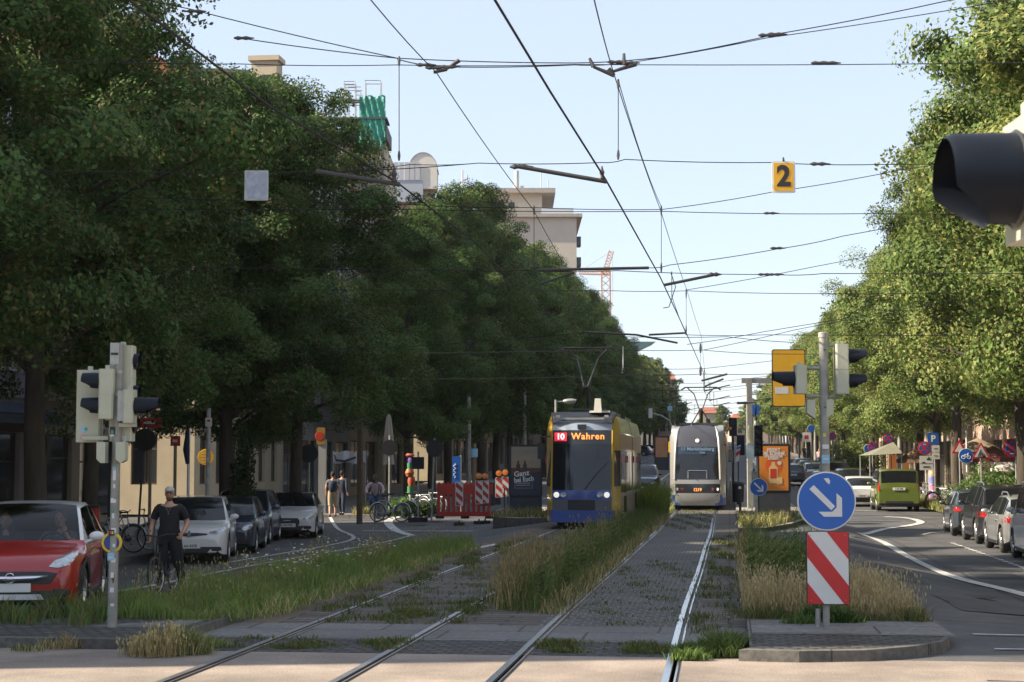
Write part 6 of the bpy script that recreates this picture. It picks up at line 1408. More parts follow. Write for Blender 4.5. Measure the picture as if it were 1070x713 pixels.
# parked bicycles
g1 = at(407, 63); pb = bicycle('bicycle', 'silver bicycle parked left of the ivy flecked linden', (g1.x, g1.y, g1.z + .12), R(70), BF_SIL, R(6), group='bicycles parked on the left pavement', mud=True)
GB = 'bicycles parked on the left pavement'
for px, D, rz, lab in ((432, 66, 60, 'bicycle parked right of the ivy flecked linden beside the painted column'), (441, 67, 75, 'bicycle leaning near the red barrier, its wheels seen obliquely'), (452, 69, 50, 'bicycle half hidden behind the sign post left of the red barrier'), (414, 64.5, 80, 'bicycle parked just right of the riding cyclist'), (121, 43, 82, 'dark bicycle behind the red post box left of the man in black'), (137, 44, 100, 'bicycle with pale wheels just left of the man in black')):
    q = at(px, D); dup(pb, (q.x, q.y, q.z + .12), R(rz), lab, GB)
GB2 = 'bicycles parked on the right pavement'
for px, D, rz, lab in ((966, 86, 20, 'upright bicycle parked beside the lime green van'), (973, 82, 70, 'dark bicycle leaning by the foot of the parking sign'), (986, 76, 60, 'bicycle leaning at the pale trunk behind the dark blue hatchback'), (980, 79, 35, 'bicycle half hidden behind the grass left of the pale trunk')):
    q = at(px, D); dup(pb, (q.x, q.y, q.z + .12), R(rz), lab, GB2)
# ================================================================= SIGNALS, SIGNS, STREET FURNITURE
HOUS = mat('signal_housing', (.42, .43, .33), .5, var=.07, scale=4); HOOD = mat('signal_hood', (.006, .009, .016), .5, var=.15, spec=.22); POLE = mat('mast_paint', (.26, .26, .235), .55, .1, var=.25, scale=5, bump=.2)
SBLUE = mat('sign_blue', (.012, .105, .42), .35, var=.05); SWHITE = mat('sign_white', (.62, .62, .60), .45, var=.05); SRED = mat('sign_red', (.50, .018, .022), .4, var=.06); SYEL = mat('sign_yellow', (.68, .36, .015), .45, var=.05); SBACK = mat('sign_back', (.02, .021, .023), .6, .2, var=.2); SEDGE = mat('sign_edge', (.03, .03, .03), .5)
SG = mat('sticker_green', (.05, .25, .15), .5); SP = mat('sticker_pink', (.6, .15, .3), .5); SLB = mat('sticker_light_blue', (.25, .45, .6), .5); SWH = mat('sticker_white', (.6, .6, .6), .5)
def rbox(b, x0, x1, y0, y1, z0, z1, r=.02):
    pts = [(x0 + r, y0), (x1 - r, y0), (x1, y0 + r), (x1, y1 - r), (x1 - r, y1), (x0 + r, y1), (x0, y1 - r), (x0, y0 + r)]
    b.prism(pts, TM((0, 0, z0)), z1 - z0)
def hood(b, c, d, r, L_):
    """visor: open-bottomed tube from lens centre c along horizontal unit d"""
    d = Vector(d); s = Vector((0, 0, 1)).cross(d); n = 18; rings = []
    for (k, rr, cut) in ((0, r, 0), (L_ * .5, r * .99, .0), (L_, r * .96, 0)):
        ring = []
        for i in range(n + 1):
            a = math.radians(-48 + 276 * i / n); lo = 1.0
            kk = k * (1.0 if math.sin(a) > -.1 else (.72 if math.sin(a) > -.5 else .5)); ring.append(Vector(c) + d * kk + s * (rr * math.cos(a)) + Vector((0, 0, rr * math.sin(a) * .96)))
        rings.append(ring)
    loft(b, rings, False); loft(b, [[p * 1 - (p - Vector(c) - d * (p - Vector(c)).dot(d)) * .06 for p in rg] for rg in rings[::-1]], False)
def head(parent, x0, x1, z0, z1, y, depth, n, face, hoods=True, hl=.24, hr=None, name='signal_head', ylens=None):
    """housing box with n lenses; face: unit vector the lenses look along"""
    b = MB(); rbox(b, x0, x1, y, y + depth, z0, z1, .018); h = (z1 - z0) / n
    for i in range(1, n): b.bx(x0 - .003, x1 + .003, y - .003, y + depth + .003, z0 + i * h - .003, z0 + i * h + .003)
    o = b.build(name, HOUS, parent, smooth=30); f = Vector(face); cx = (x0 + x1) / 2; cy = y + depth / 2
    ex = (x1 - x0) / 2 if abs(f.x) > .5 else depth / 2
    r = hr or min(h * .42, (depth if abs(f.x) > .5 else (x1 - x0)) * .46)
    for i in range(n):
        c = Vector((cx, cy, z0 + (i + .5) * h)) + f * ex
        b = MB(); s = Vector((0, 0, 1)).cross(f); b.lathe([(r, .01), (r * .96, .014), (r * .6, .03), (.001, .035)], Matrix.Translation(c) @ f.to_track_quat('Z', 'Y').to_matrix().to_4x4(), 18); b.build('lens', mat('unlit_lens', (.03, .03, .03), .3), o)
        if hoods: b = MB(); hood(b, c, f, r * 1.05, hl); b.build('visor', HOOD, o, smooth=50)
    b = MB(); b.box((cx, cy, z1 + .02), (.05, .05, .05)); b.build('cap', HOUS, o, smooth=0)
    return o
# ---- left signal mast
S_ = 93.8; g_ = G(117, 665); tl = thing('traffic_light', 'signal mast at the left kerb carrying several pale green signal heads', 'traffic light', (g_.x, g_.y, .1), PSI)
X = lambda px: (px - 118.5) / S_; Z = lambda py: EH + (484 - py) / S_ - .1
b = MB(); b.tube([(0, 0, 0), (.01, 0, 1.6), (.035, 0, Z(357))], [.055, .05, .046], 16); b.build('pole', POLE, tl)
head(tl, X(110), X(134.5), Z(461), Z(359), .06, .20, 3, (1, 0, 0), hl=.06)
head(tl, X(74), X(100), Z(462), Z(385), .10, .17, 3, (0, 1, 0), hl=.2)
head(tl, X(103), X(118.5), Z(437.5), Z(385), -.15, .22, 2, (-1, 0, 0), hl=.20)
head(tl, X(130), X(141), Z(442), Z(407), -.20, .22, 1, (1, 0, 0), hl=.27)
b = MB(); b.bx(X(123), X(130), -.12, .0, Z(440), Z(408)); b.build('junction_box', GALV, tl, smooth=0)
b = MB(); b.bx(X(113), X(122.5), -.062, -.05, Z(380), Z(357)); b.build('plate', GALV, tl, smooth=0)
b = MB(); b.bx(X(113.8), X(121.6), -.066, -.0625, Z(370), Z(367.5)); b.build('plate_stripe', TXTBLK, tl, smooth=0)
for z in (388, 412, 436): b = MB(); b.lathe([(.055, -.02), (.06, 0), (.055, .02)], TM((.02, 0, Z(z))), 14); b.build('clamp', GALV, tl)
b = MB(); b.box((X(96), .06, Z(457.5)), ((110 - 82) / S_, .04, .045)); b.box((X(113), .02, Z(437)), (.12, .05, .04)); b.box((X(132), -.02, Z(444)), (.2, .04, .04)); b.build('bracket', HOUS, tl, smooth=0)
for a, c in ((103, 112), (123, 133)):
    b = MB(); x0, x1 = X(a), X(c); q = 1 if a < 110 else -1; pts = [(x0, Z(462)), (x1, Z(462)), (x1, Z(484) if q > 0 else Z(481)), ((x0 + x1) / 2, Z(484)), (x0, Z(480))]
    b.prism([(p[0], p[1]) for p in pts], TM((0, -.02, 0), 0, math.pi / 2), .16); b.build('sound_box', HOUS, tl, smooth=0)
def stick(par, px, py, w, h, m, y, X=X, Z=Z, rnd=False, nm='sticker'):
    b = MB()
    if rnd: b.lathe([(w / 2, 0), (w / 2 * .98, .003), (.001, .0035)], TM((X(px), y, Z(py)), 0, math.pi / 2), 16)
    else: b.box((X(px), y, Z(py)), (w, .004, h))
    return b.build(nm, m, par, smooth=0)
for a in ((83, 448, .075, .07, SLB, .098, True), (82.2, 457, .05, .055, SP, .098, False), (85, 448, .03, .03, SG, .095, False), (116.5, 450, .055, .09, TXTBLK, -.056, False), (116.5, 451.5, .03, .045, SG, -.0595, False), (116.5, 455, .04, .02, SWH, -.0595, False), (126.5, 458.5, .05, .07, SWH, .057, False),
          (119.5, 496, .035, .13, SWH, -.057, False), (119.5, 490, .035, .04, SLB, -.060, False), (117.5, 523, .03, .05, SWH, -.057, False), (118, 535, .03, .03, SG, -.057, False), (117.4, 557, .065, .065, TXTBLK, -.058, False), (116.6, 556.5, .018, .03, SRED, -.062, False), (118.6, 557, .018, .03, mat('sticker_yellow', (.6, .5, .05), .5), -.062, False), (117.3, 582, .075, .085, SLB, -.058, False), (117.3, 583, .05, .012, SWH, -.0615, False)): stick(tl, *a[:6], rnd=a[6])
b = MB()
for i in range(9): b.box((.008 * math.sin(i * 5.1) + .01, -.054, .25 + i * .165), (.04 + .02 * math.sin(i * 3), .008, .03 + .03 * abs(math.sin(i * 2.3))))
b.build('torn_sticker', SWH, tl, smooth=0)
b = MB(); M = TM((X(117.3), -.02, Z(567.5)), 0, math.pi / 2); b.lathe([(.118, 0), (.112, .02), (.088, .022), (.086, 0)], M, 26); o = b.build('yellow_ring', mat('ring_yellow', (.62, .42, .03), .5), tl)
b = MB(); b.lathe([(.086, .0), (.084, .016), (.001, .017)], M, 26); b.build('blue_disc', mat('ring_blue', (.02, .05, .22), .5), o)
b = MB(); b.T = TM((.01, 0, .55)); b.lathe([(.0, .0)], None, 3) if False else b.ell((.0, -.05, .0), (.018, .004, .07), 8, 6); b.build('rust_patch', RUST, tl)
# ---- right signal mast
S2 = 75.0; D2 = 24.0; g_ = at(862, D2); tr_ = thing('traffic_light', 'grey signal mast behind the round arrow sign with two pairs of hooded heads', 'traffic light', (g_.x, g_.y, .1), PSI)
X2 = lambda px: (px - 862) / S2; Z2 = lambda py: EH + (484 - py) / S2 - .1
b = MB(); b.tube([(0, 0, 0), (0, 0, Z2(353)), (0, 0, Z2(350.5))], [.068, .064, .064], 18); b.tube([(0, 0, Z2(353)), (0, 0, Z2(348)), (0, 0, Z2(347.3))], [.073, .073, .06], 18); b.build('pole', POLE, tr_)
head(tr_, X2(873.5), X2(887), Z2(412), Z2(360), -.12, .24, 2, (1, 0, 0), hl=.25)
head(tr_, X2(831), X2(843), Z2(412), Z2(382), -.13, .25, 1, (-1, 0, 0), hl=.30, hr=.115)
b = MB()
for (a, c, py) in ((843, 861, 385), (843, 861, 414.5), (862, 876, 361), (862, 881, 415)): b.tube([(X2(a), .0, Z2(py)), (X2(c), .0, Z2(py))], .024, 8)
b.build('bracket', POLE, tr_)
for a, c in ((843.5, 852), (862.5, 871)):
    b = MB(); x0, x1 = X2(a), X2(c); pts = [(x0, Z2(418)), (x1, Z2(418)), (x1, Z2(438 if a < 850 else 432)), (x0, Z2(432 if a < 850 else 438))]; b.prism(pts, TM((0, .12, 0), 0, math.pi / 2), .18); b.build('sound_box', HOUS, tr_, smooth=0)
for (px, py, w, h, m) in ((862, 467, .09, .06, SWH), (862, 480, .11, .12, SLB), (862, 480, .07, .02, SWH), (861, 455, .04, .05, mat('sticker_yellow', (.6, .5, .05), .5)), (862, 426, .02, .02, TXTBLK), (862, 366, .02, .02, TXTBLK)): stick(tr_, px, py, w, h, m, -.073 if h > .03 or w > .1 else -.076, X2, Z2)
# ---- near signal head cut by the right edge
D3 = 4.6; k3 = D3 / F; g_ = at(1120, D3 + .1); nt_ = thing('traffic_light', 'large out of focus black signal hood jutting in from the right picture edge', 'traffic light', (g_.x, g_.y, 0), PSI)
X3 = lambda px: (px - 1120) * k3; Z3 = lambda py: EH + (484 - py) * k3
b = MB(); b.tube([(0, .1, 0), (0, .1, 3.3)], .05, 16); b.build('pole', POLE, nt_)
hd_ = head(nt_, X3(1070), X3(1105), Z3(244), Z3(112), -.14, .30, 1, (-1, 0, 0), hoods=False)
b = MB(); c = Vector((X3(1066), .01, Z3(178)));
n = 20; rings = []
for (L_, kk) in ((0, 1), (.10, 1), (.175, 1), (.195, 1)):
    ring = []
    for i in range(n + 1):
        a = math.radians(-82 + 344 * i / n); sn = math.sin(a)
        ln = L_ * (1.0 if sn > -.2 else 1.0 - .6 * min(1, (-.2 - sn) / .75)); ring.append(c + Vector((-ln, .13 * math.cos(a), .128 * sn * (1 - .03 * L_ / .2) - .012 * (L_ > .19))))
    rings.append(ring)
loft(b, rings, False); loft(b, [[c + (p - c) * .985 + Vector((0, 0, 0)) for p in rg] for rg in rings[::-1]], False)
b.build('visor', HOOD, hd_, smooth=50)
head(nt_, X3(1070), X3(1105), Z3(240) - .02, Z3(115) + .28, -.14, .30, 2, (-1, 0, 0), hoods=False) if False else None
# ---- generic signs
def disc(par, x, z, r, rim, face, y=0.0, nm='disc_sign', back=False):
    b = MB(); M = TM((x, y, z), 0, math.pi / 2); b.lathe([(r, -.012), (r, 0), (r * .955, .004)], M, 36); b.lathe([(.001, -.012), (r, -.012)], M, 36); o = b.build(nm, rim, par)
    b = MB(); b.lathe([(r * .955, .0035), (.001, .0045)], M, 36); b.build('face', face, o); return o
def poly(par, pts, m, y, nm, th=.004, lab=None):
    b = MB(); b.prism(pts, TM((0, y, 0), 0, math.pi / 2), th); return b.build(nm, m, par, smooth=0)
def arrow_dr(par, cx, cz, r, y):
    u = r / .3; q = lambda x, z: (cx + x * u, cz + z * u)
    poly(par, [q(-.175, .125), q(-.13, .165), q(.085, -.05), q(.045, -.09)][::-1], SWHITE, y, 'arrow_shaft')
    poly(par, [q(.10, .085), q(.155, .035), q(.155, -.155), q(-.03, -.155), q(-.085, -.105), q(.055, -.105), q(.10, -.06)][::-1], SWHITE, y - .001, 'arrow_head')
S4 = 96.5; g_ = G(864.5, 667); sp = thing('traffic_sign', 'round blue sign with a white down right arrow above a red white striped board', 'traffic sign', (g_.x, g_.y, .1), PSI)
X4 = lambda px: (px - 865) / S4; Z4 = lambda py: EH + (484 - py) / S4 - .1
b = MB(); b.tube([(.0, .05, 0), (0, .05, Z4(495))], .038, 14); b.build('post', POLE, sp)
b = MB(); b.tube([(-.085, .09, 0), (-.085, .09, Z4(640))], .03, 12); b.build('short_post', GALV, sp)
dd = disc(sp, X4(866), Z4(524.7), 31.6 / S4, SWHITE, SBLUE, -.005)
arrow_dr(sp, X4(866), Z4(525), 31.6 / S4, -.011)
poly(sp, [(X4(863), Z4(500.5)), (X4(868), Z4(500)), (X4(870), Z4(503)), (X4(869), Z4(507)), (X4(866), Z4(504.5))][::-1], SWH, -.0115, 'torn_sticker')
bx0, bx1, bz0, bz1 = X4(843.5), X4(889.5), Z4(635), Z4(556.5)
b = MB(); b.prism(rect(bx0, bx1, bz0, bz1, .025), TM((0, .012, 0), 0, math.pi / 2), .02); bd = b.build('striped_board', SEDGE, sp, smooth=0)
e = .010; poly(bd, rect(bx0 + e, bx1 - e, bz0 + e, bz1 - e, .02), SWHITE, -.0085, 'board_face', .003)
def clip_band(x0, x1, z0, z1, c0, c1, slope):
    # region c0 < z + slope*(x-x0) < c1 inside the rectangle
    P_ = [(x0, z0), (x1, z0), (x1, z1), (x0, z1)]
    def cut(P_, c, sg):
        out = []
        for i in range(len(P_)):
            a, q = P_[i], P_[(i + 1) % len(P_)]; fa = sg * (a[1] + slope * (a[0] - x0) - c); fq = sg * (q[1] + slope * (q[0] - x0) - c)
            if fa >= 0: out.append(a)
            if (fa >= 0) != (fq >= 0): t = fa / (fa - fq); out.append((a[0] + (q[0] - a[0]) * t, a[1] + (q[1] - a[1]) * t))
        return out
    P_ = cut(P_, c0, 1); return cut(P_, c1, -1) if len(P_) > 2 else []
def stripes(par, x0, x1, z0, z1, cs, slope, y, m=SRED):
    for c0, c1 in cs:
        P_ = clip_band(x0, x1, z0, z1, c0, c1, slope)
        if len(P_) > 2: poly(par, P_, m, y, 'red_stripe', .003)
bh_ = bz1 - bz0
stripes(bd, bx0 + e, bx1 - e, bz0 + e, bz1 - e, ((bz0 - 1, bz0 + bh_ * .30), (bz0 + bh_ * .645, bz0 + bh_ * .975), (bz0 + bh_ * 1.33, bz0 + 5)), 1.28, -.012)
b = MB()
for (px, py) in ((848, 630), (885, 630), (848, 561), (885, 561)): b.ell((X4(px), -.014, Z4(py)), (.006, .004, .006), 8, 5)
b.build('screw', GALV, bd)
# small arrow sign and platform signal
def at_sign(name, label, px, D, cat='traffic sign', rz=PSI, dz=.12, group=None):
    g = at(px, D); t = thing(name, label, cat, (g.x, g.y, g.z + dz), rz, group); k = D / F
    return t, (lambda q: (q - px) * k), (lambda py: EH + (484 - py) * k - g.z - dz)
t, xx, zz = at_sign('traffic_sign', 'small round blue arrow sign on a thin post before the orange poster case', 792.5, 58.5)
b = MB(); b.tube([(0, .03, 0), (0, .03, zz(500))], .03, 8); b.build('post', STEELDK, t)
disc(t, 0, zz(509), .30, SWHITE, SBLUE, -.005); arrow_dr(t, 0, zz(509), .30, -.011)
t, xx, zz = at_sign('traffic_light', 'black three lens signal on a white sticker covered pole on the right platform', 790, 60.5, 'traffic light')
b = MB(); b.tube([(0, 0, 0), (0, 0, zz(440))], .055, 10); b.build('pole', mat('white_pole', (.42, .42, .40), .6, var=.3, scale=3), t)
b = MB(); rbox(b, xx(788), xx(796.5), -.2, -.02, zz(477), zz(445), .02); o = b.build('signal_head', HOOD, t)
for i in range(3):
    c = Vector((xx(792.3), -.2, zz(451 + i * 10))); b = MB(); b.lathe([(.11, 0), (.1, .02), (.001, .03)], TM(c, 0, math.pi / 2), 16); b.build('lens', mat('unlit_lens', (.03, .03, .03), .3), o); b = MB(); hood(b, c, (0, -1, 0), .115, .16); b.build('visor', HOOD, o, smooth=50)
b = MB(); rbox(b, xx(782.3), xx(787), -.12, .12, zz(463), zz(445), .02); b.build('side_signal_head', mat('signal_cream', (.5, .46, .28), .5), t)
b = MB(); b.tube([(0, 0, zz(440)), (xx(790.5), 0, zz(421))], .03, 8); b.tube([(0, 0, zz(421)), (xx(780), 0, zz(421.5))], .025, 6); b.box((xx(776), 0, zz(421.5)), (.35, .2, .08)); b.build('lamp_arm', STEELDK, t)
b = MB(); b.box((xx(784), -.02, zz(472)), (.26, .03, .5)); b.build('notice_board', mat('pale_notice', (.4, .5, .52), .5), t, smooth=0)
b = MB(); b.box((xx(788.5), -.06, zz(498)), (.22, .16, .36)); b.build('box', POLE, t, smooth=0)
for px, D, lab in ((773, 57, 'slim dark bollard on the near end of the right platform'),):
    t, xx, zz = at_sign('bollard', lab, px, D, 'bollard'); b = MB(); b.tube([(0, 0, 0), (0, 0, zz(511))], .045, 10); b.build('post', STEELDK, t); b = MB(); b.lathe([(.05, 0), (.05, .06), (.02, .09)], TM((0, 0, zz(511))), 12); b.build('cap', SWH, t)
# platform furniture behind: round posts, striped board, people like boxes
t, xx, zz = at_sign('traffic_light', 'dark signal cluster further along the right platform above a railing', 766, 92, 'traffic light')
b = MB(); b.tube([(xx(766), 0, 0), (xx(766), 0, zz(437))], .06, 8); b.build('pole', STEELDK, t)
b = MB(); rbox(b, xx(762), xx(770), -.2, 0, zz(456), zz(437), .03); b.build('signal_head', HOOD, t); b = MB(); rbox(b, xx(770), xx(778), -.15, .05, zz(476), zz(455), .03); b.build('signal_head', HOOD, t)
b = MB(); b.box((xx(763), -.22, zz(448)), (.12, .04, .14)); b.build('orange_lens', AMBER, t, smooth=0)
t, xx, zz = at_sign('striped_board', 'leaning blue red and white board beside the second tram', 771.5, 86, 'sign')
b = MB(); b.prism([(xx(768), zz(484)), (xx(772), zz(482)), (xx(774), zz(465)), (xx(770), zz(467))], TM((0, 0, 0), 0, math.pi / 2), .05); o = b.build('board', SWHITE, t, smooth=0)
poly(o, [(xx(768.4), zz(478)), (xx(773), zz(474)), (xx(773), zz(470)), (xx(769), zz(473))], SRED, -.056, 'red_stripe'); poly(o, [(xx(769.5), zz(470)), (xx(773.2), zz(469)), (xx(773.7), zz(466)), (xx(770), zz(467.5))], SBLUE, -.056, 'blue_stripe')
b = MB(); b.tube([(0, .03, 0), (0, .03, zz(470))], .03, 6); b.build('post', STEELDK, t)
t, xx, zz = at_sign('waste_bin', 'dark round litter bin between the second tram and the signal pole', 771, 76, 'bin')
b = MB(); b.lathe([(.0, .1), (.24, .1), (.27, .85), (.27, .9), (.18, 1.0), (0, 1.02)], None, 18); b.build('bin_body', BLKPL, t); b = MB(); b.tube([(0, 0, 0), (0, 0, .12)], .06, 8); b.build('foot', STEELDK, t)
t, xx, zz = at_sign('railing', 'grey metal railing along the right platform edge', 763, 78, 'railing')
b = MB()
for i in range(9): b.tube([(.0, i * 1.5, 0 + gz(t.location.y + i * 1.5) - t.location.z + .12), (.0, i * 1.5, 1.0 + gz(t.location.y + i * 1.5) - t.location.z + .12)], .022, 6)
for z in (.55, 1.0): b.tube([(0, i * 1.5, z + gz(t.location.y + i * 1.5) - t.location.z + .12) for i in range(9)], .022, 6)
b.build('rail', GALV, t); t.rotation_euler = (0, 0, 0)
# ---- gantry with yellow sign
t, xx, zz = at_sign('sign_gantry', 'grey concrete mast with an arm holding the yellow direction sign', 783.5, 69, 'gantry')
b = MB(); b.box((0, 0, zz(396) / 2), (.21, .24, zz(396))); b.build('mast', mat('mast_concrete', (.24, .24, .225), .8, var=.15), t, smooth=0); b = MB(); b.box((xx(806), 0, zz(398)), (xx(840) - xx(779), .2, .2)); b.build('arm', MATS['mast_concrete'], t, smooth=0)
t2, xx, zz = at_sign('direction_sign', 'yellow direction board seen partly behind the linden leaves and signal head', 823.5, 68.7, 'traffic sign')
b = MB(); b.prism(rect(xx(807), xx(842), zz(425.5), zz(365.5), .06), TM((0, -.12, 0), 0, math.pi / 2), .05); o = b.build('board', SEDGE, t2, smooth=0)
poly(o, rect(xx(808), xx(841), zz(424.5), zz(366.5), .05), SYEL, -.172, 'face', .004); poly(o, rect(xx(810), xx(824), zz(412), zz(405), .02), SWHITE, -.178, 'white_panel', .003)
b = MB(); b.box((xx(823), -.05, zz(398)), (.08, .12, 1.6)); b.build('bracket', GALV, t2, smooth=0)
# ---- poster cases
def poster_case(label, px, D, x0, x1, ztop, zmid, basem, dz=.12):
    t, xx, zz = at_sign('poster_case', label, px, D, 'poster case', dz=dz); b = MB()
    b.prism(rect(xx(x0), xx(x1), zz(zmid), zz(ztop), .04), TM((0, .1, 0), 0, math.pi / 2), .22); c = b.build('case', BLKPL, t, smooth=0)
    b = MB(); b.bx(xx(x0) + .03, xx(x1) - .01, -.09, .07, 0, zz(zmid)); b.build('base', basem, t, smooth=0); return t, xx, zz, c
t, xx, zz, c = poster_case('poster case with an orange drinks advert on the right platform', 811, 64.5, 790.5, 825.5, 464, 515, mat('grey_brown_base', (.16, .14, .125), .7, var=.1))
px0, px1, pz0, pz1 = 793, 823, 512.5, 466.5
post = poly(c, rect(xx(px0), xx(px1), zz(pz0), zz(pz1), .01), mat('poster_orange', (.78, .27, .03), .3, coat=.6, col2=(.66, .20, .02), scale=.8), -.123, 'poster', .004)
PO2 = mat('poster_deep_orange', (.70, .12, .02), .3); PCR = mat('poster_cream', (.75, .50, .22), .35)
q = [(xx(808) + .32 * math.cos(a), zz(487) + .34 * math.sin(a)) for a in [2 * math.pi * i / 24 for i in range(24)]]; poly(post, q, PO2, -.1275, 'sun_disc', .002)
poly(post, [(xx(803), zz(505)), (xx(812), zz(505)), (xx(812), zz(489)), (xx(809.5), zz(486.5)), (xx(809), zz(483)), (xx(806), zz(483)), (xx(805.5), zz(486.5)), (xx(803), zz(489))], PCR, -.130, 'bottle', .002)
poly(post, [(xx(804.2), zz(500)), (xx(810.8), zz(500)), (xx(810.8), zz(490)), (xx(804.2), zz(490))], mat('poster_red', (.55, .05, .02), .4), -.1325, 'label', .002); poly(post, [(xx(811.5), zz(506)), (xx(816.5), zz(506)), (xx(816.8), zz(499)), (xx(811.2), zz(499))], PCR, -.133, 'glass', .002)
q = [(xx(814) + .075 * math.cos(a), zz(484) + .075 * math.sin(a)) for a in [2 * math.pi * i / 16 for i in range(16)]]; poly(post, q, SWHITE, -.133, 'badge', .002)
for s_, py, sz in (('FEIERT', 470.7, .17), ('DIE SONNE,', 474.3, .17), ('SOLANGE SIE', 477.2, .115), ('SCHEINT.', 479.6, .10)): text_mesh('poster_text', s_, sz, TXTWHT, post, TM((xx(808), -.1335, zz(py)), 0, math.pi / 2), bold=.004)
t, xx, zz, c = poster_case('dark poster case with a sunset couple advert left of the first tram', 549, 60.5, 531.5, 566.5, 465, 519, mat('dark_blue_base', (.035, .042, .06), .5, var=.1))
SK1 = mat('poster_sky', (.42, .30, .16), .4, col2=(.22, .20, .18), scale=1.4, stretch=(.4, 1, 2.0)); PN = mat('poster_navy', (.03, .035, .06), .4)
post = poly(c, rect(xx(534), xx(565), zz(517), zz(466.5), .01), PN, -.123, 'poster', .004)
poly(post, [(xx(534.3), zz(494)), (xx(564.7), zz(491)), (xx(564.7), zz(467)), (xx(534.3), zz(467))], SK1, -.1275, 'sky_picture', .002); poly(post, [(xx(534.3), zz(497)), (xx(564.7), zz(493)), (xx(564.7), zz(489)), (xx(534.3), zz(489))], mat('poster_brown', (.12, .05, .03), .5), -.1295, 'ground_picture', .002)
for cx_ in (541.5, 548.5):
    q = [(xx(cx_ - 2.4), zz(493)), (xx(cx_ + 2.4), zz(493)), (xx(cx_ + 2), zz(486)), (xx(cx_ + .9), zz(484)), (xx(cx_ + .9), zz(481.5)), (xx(cx_ - .9), zz(481.5)), (xx(cx_ - .9), zz(484)), (xx(cx_ - 2), zz(486))]; poly(post, q, mat('poster_figure', (.08, .035, .03), .5), -.132, 'figure', .002)
text_mesh('poster_text', 'Ganz', .26, TXTWHT, post, TM((xx(545), -.133, zz(495)), R(0), math.pi / 2) @ Matrix.Rotation(R(8), 4, 'Z'), bold=.006); text_mesh('poster_text', 'bei Euch', .24, TXTWHT, post, TM((xx(547.5), -.133, zz(501)), 0, math.pi / 2) @ Matrix.Rotation(R(6), 4, 'Z'), bold=.006, sx=.85)
for py in (504.8, 507): b = MB(); b.box((xx(546.5), -.128, zz(py)), (.5, .003, .03)); b.build('small_text_line', mat('grey_text', (.35, .36, .38), .6), post, smooth=0)
b = MB(); [b.box((xx(x_), -.128, zz(506.5)), (.012, .003, .26)) for x_ in (538, 556)]; b.box((xx(547), -.128, zz(510)), (.62, .003, .012)); b.build('text_frame', MATS['grey_text'], post, smooth=0)
t, xx, zz, c = poster_case('small far poster case with a pale orange picture left of the second tram', 691, 150, 683.5, 699, 456, 479, MATS['dark_blue_base'])
poly(c, rect(xx(685), xx(697.5), zz(478), zz(457.5), .02), mat('poster_peach', (.5, .24, .12), .4, var=.2, scale=2), -.125, 'poster', .005)
t, xx, zz = at_sign('railing', 'short dark railing on the left platform beside the poster case', 527, 60, 'railing')
b = MB()
for x_ in (0, .12): b.tube([(x_, 0, 0), (x_, 0, 1.15)], .02, 6); b.tube([(x_, 1.2, 0), (x_, 1.2, 1.15)], .02, 6)
b.tube([(0, 0, 1.15), (.12, 0, 1.15)], .018, 6); b.tube([(0, 0, .6), (0, 1.2, .6)], .018, 6); b.tube([(0, 0, 1.15), (0, 1.2, 1.15)], .018, 6); b.build('rail', STEELDK, t)
# ---- construction barrier
BRED = mat('barrier_red', (.42, .035, .02), .5, var=.15)
t, xx, zz = at_sign('barrier_fence', 'low red plastic construction barrier with slots on the left pavement', 484, 65.5, 'barrier')
b = MB(); zb, zt_ = .08, zz(506); b.bx(xx(457), xx(515), -.04, .04, zt_ - .38, zt_); b.bx(xx(457), xx(515), -.04, .04, zb, zb + .18)
x_ = xx(457)
while x_ < xx(515) - .1: b.bx(x_, x_ + .11, -.039, .039, zb + .179, zt_ - .379); x_ += .19
for i in range(12): b.box((xx(459 + i * 4.7), 0, zt_ + .03), (.14, .06, .08), taper=.6)
b.build('fence_panel', BRED, t, smooth=0)
for x_ in (460, 486, 511): b = MB(); b.box((xx(x_), 0, .05), (.3, .6, .1)); b.build('foot', RUBBER, t, smooth=0)
def beacon_board(label, px, D, top, bot, lamp):
    t, xx, zz = at_sign('barrier_board', label, px, D, 'barrier', dz=.0, group='striped boards at the road works'); w = .14
    z0, z1 = zz(bot) , zz(top)
    b = MB(); b.prism(rect(-w, w, z0 + .12, z1, .02), TM((0, .02, 0), 0, math.pi / 2), .03); o = b.build('board', SWHITE, t, smooth=0)
    stripes(o, -w + .02, w - .02, z0 + .14, z1 - .02, [(z0 + .14 + .34 * i, z0 + .31 + .34 * i) for i in range(4)], .9, -.015, BRED)
    b = MB(); b.box((0, 0, .05), (.38, .7, .1)); b.box((0, 0, .12), (.06, .06, .1)); b.build('foot', RUBBER, t, smooth=0)
    if lamp:
        b = MB(); b.lathe([(.0, -.06), (.11, -.06), (.115, 0), (.11, .06), (0, .065)], TM((0, 0, z1 + .16), 0, math.pi / 2), 18); l = b.build('warning_lamp', AMBER, t); b = MB(); b.box((0, 0, z1 + .03), (.14, .1, .07)); b.build('lamp_base', BLKPL, t, smooth=0)
beacon_board('striped board without a lamp in front of the red barrier', 480, 63, 503.5, 532, False)
beacon_board('left striped board of the pair with orange lamps at the barrier end', 500.5, 64, 502, 530, True); beacon_board('right striped board of the pair with orange lamps at the barrier end', 507, 64.3, 502, 529, True)
beacon_board('striped board with a lamp half way to the poster case', 521.3, 67, 499, 523, True); beacon_board('striped board with a lamp partly hidden by the dark poster case', 528, 67.5, 498, 522, True)
